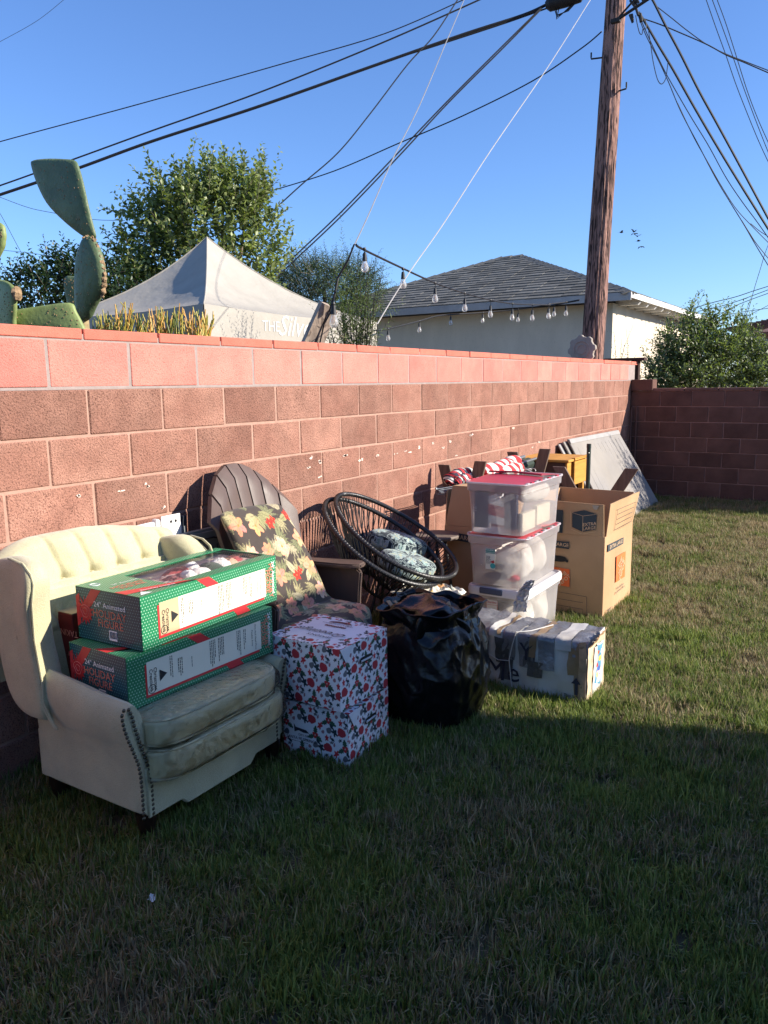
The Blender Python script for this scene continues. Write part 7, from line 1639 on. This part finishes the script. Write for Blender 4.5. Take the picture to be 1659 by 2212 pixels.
text(bx, 'THE\nHOME\nDEPOT', tuple(Vector(Sx(5.357, .312)) + Vector((.009, 0, 0))), (0, 1, .85), (0, -.85, 1), .050, m_card_t, off=.002, bold=0.0004)
text(bx, 'How doers\nget more done', tuple(Vector(Sx(5.36, .160)) + Vector((.008, 0, 0))), (0, 1, 0), (0, 0, 1), .026, m_inkc, off=.002, xs=1.4)
slines([((5.04, .028), (5.17, .028)), ((5.17, .028), (5.17, .072)), ((5.17, .072), (5.04, .072)), ((5.04, .072), (5.04, .028))], m_inkc, .0015); smalltext(bx, Sx(5.085, .062, .008), (0, 1, 0), (0, 0, 1), .07, 3, .011, m_inkc, 5, XN)
text(bx, '\u25b3', tuple(Vector(Sx(5.062, .050)) + Vector((.008, 0, 0))), (0, 1, 0), (0, 0, 1), .03, m_inkc, off=.002)
# second moving box behind the totes
B2o = (-2.28, 5.02, 0); b2 = thing('moving_box', B2o, radians(2), 'brown moving box marked extra large, squeezed between the totes and the wall pile', 'box', 'extra large moving boxes')
def pb2(nm, P4, sd): return panel(nm, P4, sd=sd, parent=b2, warp=.012)
hw, hd = .27, .20
pb2('front_wall', [(-hw - .03, -hd, 0), (hw, -hd, 0), (hw, -hd, .60), (-hw, -hd, .60)], 11); pb2('front_flap', [(-hw + .005, -hd, .602), (hw, -hd, .602), (hw - .04, -hd + .02, .90), (-hw + .055, -hd + .01, .88)], 12)
pb2('side_wall', [(hw, -hd, 0), (hw, hd, 0), (hw, hd, .86), (hw, -hd, .86)], 13); pb2('side_wall', [(-hw, hd, 0), (-hw - .03, -hd + .01, 0), (-hw + .01, -hd + .01, .85), (-hw + .02, hd, .85)], 14); pb2('rear_wall', [(hw, hd, 0), (-hw, hd, 0), (-hw + .02, hd, .88), (hw, hd, .86)], 15); pb2('top_flap', [(-hw + .06, -hd + .01, .885), (hw, -hd + .01, .90), (hw, hd, .89), (-hw + .04, hd, .86)], 16)
decal(b2, [(-.315, -hd - .014, .565), (-.03, -hd - .014, .545), (-.03, -hd - .014, .490), (-.315, -hd - .014, .512)], m_inkc, .004, YN, 'label_band_print'); text(b2, 'EXTRA LARGE', (-.172, -hd - .018, .528), (1, 0, -.07), (.07, 0, 1), .043, m_card_t, off=.002, bold=0.00052)

# ------------------------------------------------------------------ trestles, flag, umbrella
m_plank = mat('weathered_dark_plank', lin((108, 90, 78)), .85, var=.35, vs=10, stretch=(3, 3, .4), bump=.6, bs=30)
def xframe(parent, Y, a_top, b_top, spread, org, w_=.095):
    for (tx, tz, s_, dy) in ((*a_top, 1, 0), (*b_top, -1, .028)):
        bot = tx + s_ * spread; T = Vector((tx, Y + dy, tz)); B_ = Vector((bot, Y + dy, 0)); mb = MB()
        d = (T - B_).normalized(); r = Vector((d.z, 0, -d.x)); q = [B_ - r * w_ / 2, B_ + r * w_ / 2, T + r * w_ / 2 , T - r * w_ / 2]
        # tops cut level
        q[2] = T + Vector((w_ / 2, 0, 0)); q[3] = T - Vector((w_ / 2, 0, 0)); q[0] = B_ - Vector((w_ / 2, 0, 0)); q[1] = B_ + Vector((w_ / 2, 0, 0))
        mb.prism(q, (0, -.011, 0), (0, .022, 0)); mb.build('leg_plank', m_plank, parent, bevel=.0015, org=org)
o1 = (-2.58, 5.6, 0); tr1 = thing('wooden_trestle', o1, 0, 'dark weathered trestle of crossed planks cradling the rolled flag by the wall', 'trestle')
pA, pB = at_y(*[(1700 + 212 * .3617) / 1.8518, (1780 + 218 * .3617) / 1.8518], 5.28), at_y(*[(1700 + 600 * .3617) / 1.8518, (1780 + 184 * .3617) / 1.8518], 5.28)
pC, pD = at_y(*[(1700 + 968 * .3617) / 1.8518, (1780 + 76 * .3617) / 1.8518], 6.2), at_y(*[(1700 + 1316 * .3617) / 1.8518, (1780 + 46 * .3617) / 1.8518], 6.2)
xframe(tr1, 5.28, (pA[0], pA[2]), (pB[0], pB[2]), .26, o1); xframe(tr1, 6.2, (pC[0], pC[2]), (pD[0], pD[2]), .26, o1)
mb = MB(); mb.beam((-2.60, 5.25, .50), (-2.48, 6.24, .50), .03, .09); mb.build('cross_rail', m_plank, tr1, org=o1)
pE, pF = at_y(*[(2150 + 238 * .3616) / 1.8518, (1700 + 461 * .3616) / 1.8518], 5.86), at_y(*[(2150 + 1034 * .3616) / 1.8518, (1700 + 486 * .3616) / 1.8518], 5.86)
o2 = ((pE[0] + pF[0]) / 2, 5.86, 0); tr2 = thing('wooden_trestle', o2, 0, 'dark weathered trestle whose two plank ends spread wide behind the tall moving box', 'trestle')
xframe(tr2, 5.86, (pE[0], pE[2]), (pF[0], pF[2]), .56, o2, .10)
# flag rolls
m_flag = mat('flag_cloth', attr=True, rough=.85, var=.06, vs=20, bump=.3, bs=60)
def A3(x, y): return (1700 + x * .3617) / 1.8518, (1780 + y * .3617) / 1.8518
fo = (-2.56, 5.7, 0); fl_ = thing('rolled_flag', fo, 0, 'red and white striped flag rolled loosely over the trestle', 'flag')
def roll(pts, rad, seed, per=.10, n=60, dark=0.):
    Pn = [Vector(at_y(*A3(a, b), y_)) - Vector(fo) for a, b, y_ in pts]; P = Paint(1., 1., n * 3, 28, (.62, .60, .55)); L_ = sum((Pn[i + 1] - Pn[i]).length for i in range(len(Pn) - 1))
    ph = P.U * L_ / per + P.V * .9 + .25 * np.sin(P.U * 9 + seed); red = (ph % 1) < .5; P.C[red] = (.48, .035, .04)
    if dark: P.C[(P.U < dark) & ((P.V * 3 + P.U * 9) % 1 < .45)] = (.03, .03, .05)
    def fn(u, v):
        i = u * (len(Pn) - 1); k = min(len(Pn) - 2, int(i)); c = Pn[k].lerp(Pn[k + 1], i - k); d = (Pn[k + 1] - Pn[k]).normalized(); a_ = d.cross(Vector((0, 0, 1))).normalized(); b_ = a_.cross(d)
        r = rad * (1 + .22 * noise.noise(Vector((u * 8, v * 6.28, seed))) + .12 * sin(v * 12.56 + u * 20)) * (min(1, u / .05 + .3)) * min(1, (1 - u) / .05 + .5); return tuple(c + a_ * cos(v * 2 * pi) * r + b_ * sin(v * 2 * pi) * r)
    P.sheet('cloth_roll', fn, m_flag, fl_)
roll([(600, 310, 5.45), (760, 280, 5.7), (900, 220, 5.95), (1010, 180, 6.12)], .055, 1); roll([(560, 395, 5.42), (760, 345, 5.65), (920, 290, 5.85), (1045, 255, 6.05)], .052, 4); roll([(245, 425, 5.1), (310, 350, 5.15), (400, 320, 5.25), (500, 320, 5.35)], .045, 7, .075, dark=.9); roll([(330, 420, 5.12), (430, 370, 5.2), (520, 350, 5.35)], .035, 9, .075, dark=.7)
# closed umbrella with bare ribs, poles
m_gcl = mat('dark_green_canvas', (.035, .05, .04), .9, var=.3); m_galv = mat('grey_pole_metal', (.22, .23, .23), .4, metal=.6)
uo = (-2.55, 5.6, 0); um = thing('closed_umbrella', uo, 0, 'closed dark green patio umbrella lying on the trestle with bare silver ribs at one end', 'umbrella')
e0 = Vector(at_y(*A3(330, 455), 5.02)) - Vector(uo); random.seed(6)
for k, (a, b) in enumerate(((125, 490), (150, 505), (160, 520), (120, 480), (175, 530), (140, 545))):
    q = Vector(at_y(*A3(a, b), 4.72)) - Vector(uo); far = Vector(at_y(*A3(1060 + k * 10, 230 + k * 8), 6.3)) - Vector(uo); mb = MB(); mb.tube([q, e0 + Vector((0, 0, -.012 * k)), far], .0034, 5)
    if k in (0, 3): mb.ball(q, .007, 7, 5)
    mb.build('rib', m_galv, um, smooth=True)
mb = MB(); mb.tube([Vector(at_y(*A3(700, 330), 5.6)) - Vector(uo), Vector(at_y(*A3(950, 270), 6.0)) - Vector(uo), Vector(at_y(*A3(1160, 200), 6.35)) - Vector(uo)], [.05, .055, .045], 10); mb.build('folded_canopy', m_gcl, um, smooth=True, jit=.006)
mb = MB(); mb.tube([Vector(at_y(*A3(900, 290), 5.9)) - Vector(uo), Vector(at_y(*A3(1200, 250), 6.4)) - Vector(uo)], .03, 9); mb.build('folded_canopy', m_gcl, um, smooth=True, jit=.005)
for k, (a, b, c, d_, r_) in enumerate(((860, 215, 1095, 130, .016), (900, 240, 1170, 180, .018), (930, 250, 1225, 150, .012))):
    P0 = Vector(at_y(*A3(a, b), 5.9)); P1_ = Vector(at_y(*A3(c, d_), 6.4)); t = thing('metal_pole', tuple(P0), 0, ['grey metal pole end showing above the flag roll, highest of three', 'grey metal pole end in the middle of three behind the flag roll', 'thin grey metal pole end nearest the dark plank'][k], 'pole', 'pole ends on the trestle'); mb = MB(); mb.tube([(0, 0, 0), P1_ - P0], r_, 9); mb.build('tube', m_galv, t, smooth=1)
t = thing('tangled_cord', tuple(at_y(*A3(1110, 285), 6.1)), 0, 'thin pale cord looped beside the striped flag roll', 'cord')
mb = MB(); mb.tube([(.09 * cos(a_) * (1 - .03 * a_), .04 * sin(a_), .02 * sin(a_ * 1.7)) for a_ in np.linspace(0, 15, 60)], .0035, 4); mb.build('cord', m_string, t, smooth=True)

# ------------------------------------------------------------------ small table with drop leaf, green post, leaning panels
m_oak = mat('golden_wood', (.52, .26, .055), .5, var=.2, vs=9, stretch=(1, .25, 4), bump=.15, bs=40); m_oakd = mat('shaded_wood_side', (.10, .055, .04), .7, var=.2)
cx0, cx1, cy0, cy1 = -2.66, -2.205, 6.40, 6.92; oc2 = ((cx0 + cx1) / 2, (cy0 + cy1) / 2, 0)
cb_ = thing('drop_leaf_table', oc2, 0, 'small golden wood table with a drawer front, behind the moving boxes', 'table')
mb = MB(); mb.box((oc2[0], oc2[1], .922), (cx1 - cx0 + .03, cy1 - cy0 + .03, .022)); mb.build('table_top', m_oak, cb_, bevel=.004, org=oc2)
mb = MB(); mb.box((cx1 - .01, oc2[1] + .09, .80), (.02, cy1 - cy0 - .20, .205)); mb.build('drawer_front', m_oak, cb_, bevel=.003, org=oc2)
mb = MB(); mb.box((cx1 - .012, cy0 + .055, .80), (.018, .10, .21)); mb.build('side_board', m_oak, cb_, bevel=.003, org=oc2)
mb = MB(); mb.box((oc2[0] - .01, cy0 + .012, .78), (cx1 - cx0 - .03, .018, .26)); mb.build('end_board', m_oakd, cb_, org=oc2)  # same wood as the rest, its shaded side put into a darker colour
mb = MB(); mb.box((oc2[0], cy1 - .012, .80), (cx1 - cx0 - .03, .018, .21)); mb.build('end_board', m_oak, cb_, org=oc2)
for k in range(2): mb = MB(); mb.box((cx1 + .012, oc2[1] + .05 + .0 * k, .936 - .012 * k), (.03, cy1 - cy0 - .14, .010)); mb.build('hinged_leaf_edge', m_oak, cb_, bevel=.002, org=oc2)
for (a, b) in ((cx1 - .03, cy0 + .22), (cx1 - .03, cy1 - .05), (cx0 + .04, cy0 + .05), (cx0 + .04, cy1 - .05)):
    mb = MB(); mb.box((a, b, .345), (.04, .04, .69)); mb.build('leg', m_oak, cb_, bevel=.003, org=oc2)
pg = at_y(*[(2150 + 570 * .3616) / 1.8518, (1700 + 208 * .3616) / 1.8518], 6.0); t = thing('metal_post', (pg[0], 6.0, 0), 0, 'dark green round metal post standing upright in the pile', 'post'); m_gpost = mat('dark_green_paint', (.022, .035, .030), .35, var=.15, spec=.5)
mb = MB(); mb.tube([(0, 0, 0), (0, 0, pg[2] - .03)], .0165, 14); mb.build('tube', m_gpost, t, smooth=1); mb = MB(); mb.tube([(0, 0, pg[2] - .035), (0, 0, pg[2])], .0178, 14); mb.build('end_cap', m_gpost, t, smooth=1)
mb = MB(); mb.ball((.006, -.016, pg[2] - .07), .004, 6, 4); mb.build('screw', m_steel, t)
m_pan = mat('grey_board', (.265, .24, .21), .7, var=.10, vs=2.5, bump=.2, bs=30, col2=(.23, .215, .205)); m_pedge = mat('board_edge', (.31, .295, .28), .7)
def lean_panel(off, ya, yb_, ztop, label, mm, zs=0):
    a0 = Vector((-2.855 + off, ya, ztop)); a1 = Vector((-2.855 + off, yb_, ztop - .01)); b0 = Vector((-2.36 + off, ya + .12, 0)); b1 = Vector((-2.34 + off, yb_ + .24, 0)); og_ = (-2.6, (ya + yb_) / 2, 0)
    t = thing('leaning_board', og_, 0, label, 'panel', 'boards leaning in the corner'); n = (a1 - a0).cross(b0 - a0).normalized()
    if n.x < 0: n = -n
    mb = MB(); mb.prism([a0, a1, b1, b0], -n * .018, n * .018); mb.build('board', mm, t, bevel=.004, org=og_)
    return t, a0, a1, b0, b1, n, og_
lean_panel(-.012, 8.02, 9.9, .93, 'grey board leaning on the wall, rearmost of three', m_pedge); lean_panel(.018, 8.08, 9.95, .955, 'grey board leaning on the wall, middle of three', m_pan)
t, a0, a1, b0, b1, n, og_ = lean_panel(.05, 8.14, 10.02, .98, 'large grey ribbed board leaning on the wall at the far corner, frontmost', m_pan)
for k in range(12):
    f = .08 + .84 * k / 11; mb = MB(); p0, p1_ = a0.lerp(a1, f) + n * .002, b0.lerp(b1, f) + n * .002; mb.beam(p0.lerp(p1_, .10), p1_, .010, .0012, up=tuple(n)); mb.build('ridge', m_pan, t, org=og_)
mb = MB(); mb.beam(a0 + n * .004 + (b0 - a0) * .03, a1 + n * .004 + (b1 - a1) * .03, .05, .008, up=tuple(n)); mb.build('top_lip', m_pedge, t, org=og_)
# scrap of paper
t = thing('paper_scrap', (-1.78, 1.443, .035), .4, 'tiny crumpled white paper scrap lying on the dark grass in front', 'paper'); mb = MB(); mb.grid(6, 6, lambda u, v: (-.014 + .028 * u * (1 - .4 * v), -.014 + .028 * v, .012 * ridged(Vector((u * 2, v * 2, 1)), 2.))); mb.build('paper', m_wpl, t)

# ------------------------------------------------------------------ longer blades left standing along the things and walls
def edge_grass():
    r = np.random.default_rng(77); vs = []; fs = []; cs = []
    segs = [((-2.0, 4.95), (-1.44, 4.95), 70, .075), ((-1.43, 4.98), (-1.43, 5.68), 60, .07), ((-1.9, 3.56), (-1.10, 3.56), 90, .085), ((-1.09, 3.58), (-1.09, 3.88), 40, .08), ((-2.88, 10.9), (2.2, 10.9), 260, .09), ((-2.86, .6), (-2.86, 1.6), 90, .08),
            ((-2.12, 2.43), (-1.76, 2.43), 40, .05), ((-1.75, 2.45), (-1.75, 2.8), 36, .05), ((-2.05, 4.14), (-1.68, 4.14), 40, .06), ((-2.3, 8.9), (-2.3, 10.3), 90, .08), ((-2.0, 2.98), (-1.5, 2.92), 46, .05), ((-2.0, 1.6), (-2.0, 2.4), 50, .05)]
    for a, b, n, h in segs:
        for k in range(n):
            q = r.uniform(); x = a[0] + (b[0] - a[0]) * q + r.normal() * .016; y = a[1] + (b[1] - a[1]) * q + r.normal() * .016
            hh_ = h * r.uniform(.45, 1.15); az = r.uniform(0, 6.28); ln = r.uniform(.1, .7); wd = r.uniform(.0012, .0024); px, py = -sin(az) * wd, cos(az) * wd; k0 = len(vs)
            x1, y1, z1 = x + cos(az) * sin(ln * .4) * hh_ * .55, y + sin(az) * sin(ln * .4) * hh_ * .55, cos(ln * .4) * hh_ * .55
            x2, y2, z2 = x1 + cos(az) * sin(ln * 1.4) * hh_ * .45, y1 + sin(az) * sin(ln * 1.4) * hh_ * .45, z1 + cos(ln * 1.4) * hh_ * .45
            vs += [(x - px, y - py, .004), (x + px, y + py, .004), (x1 - px * .8, y1 - py * .8, z1), (x1 + px * .8, y1 + py * .8, z1), (x2, y2, z2)]; fs += [(k0, k0 + 1, k0 + 3, k0 + 2), (k0 + 2, k0 + 3, k0 + 4)]; s_ = r.uniform(0, .8); cs += [(s_, .5, r.uniform())] * 5
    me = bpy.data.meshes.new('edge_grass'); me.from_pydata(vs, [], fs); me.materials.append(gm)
    ca = me.color_attributes.new('Col', 'FLOAT_COLOR', 'POINT'); ca.data.foreach_set('color', np.c_[np.array(cs), np.ones(len(cs))].ravel().astype(np.float32))
    return tag(link('grass', me), 'longer grass blades left uncut along boxes and walls', None, None, 'stuff')
edge_grass()
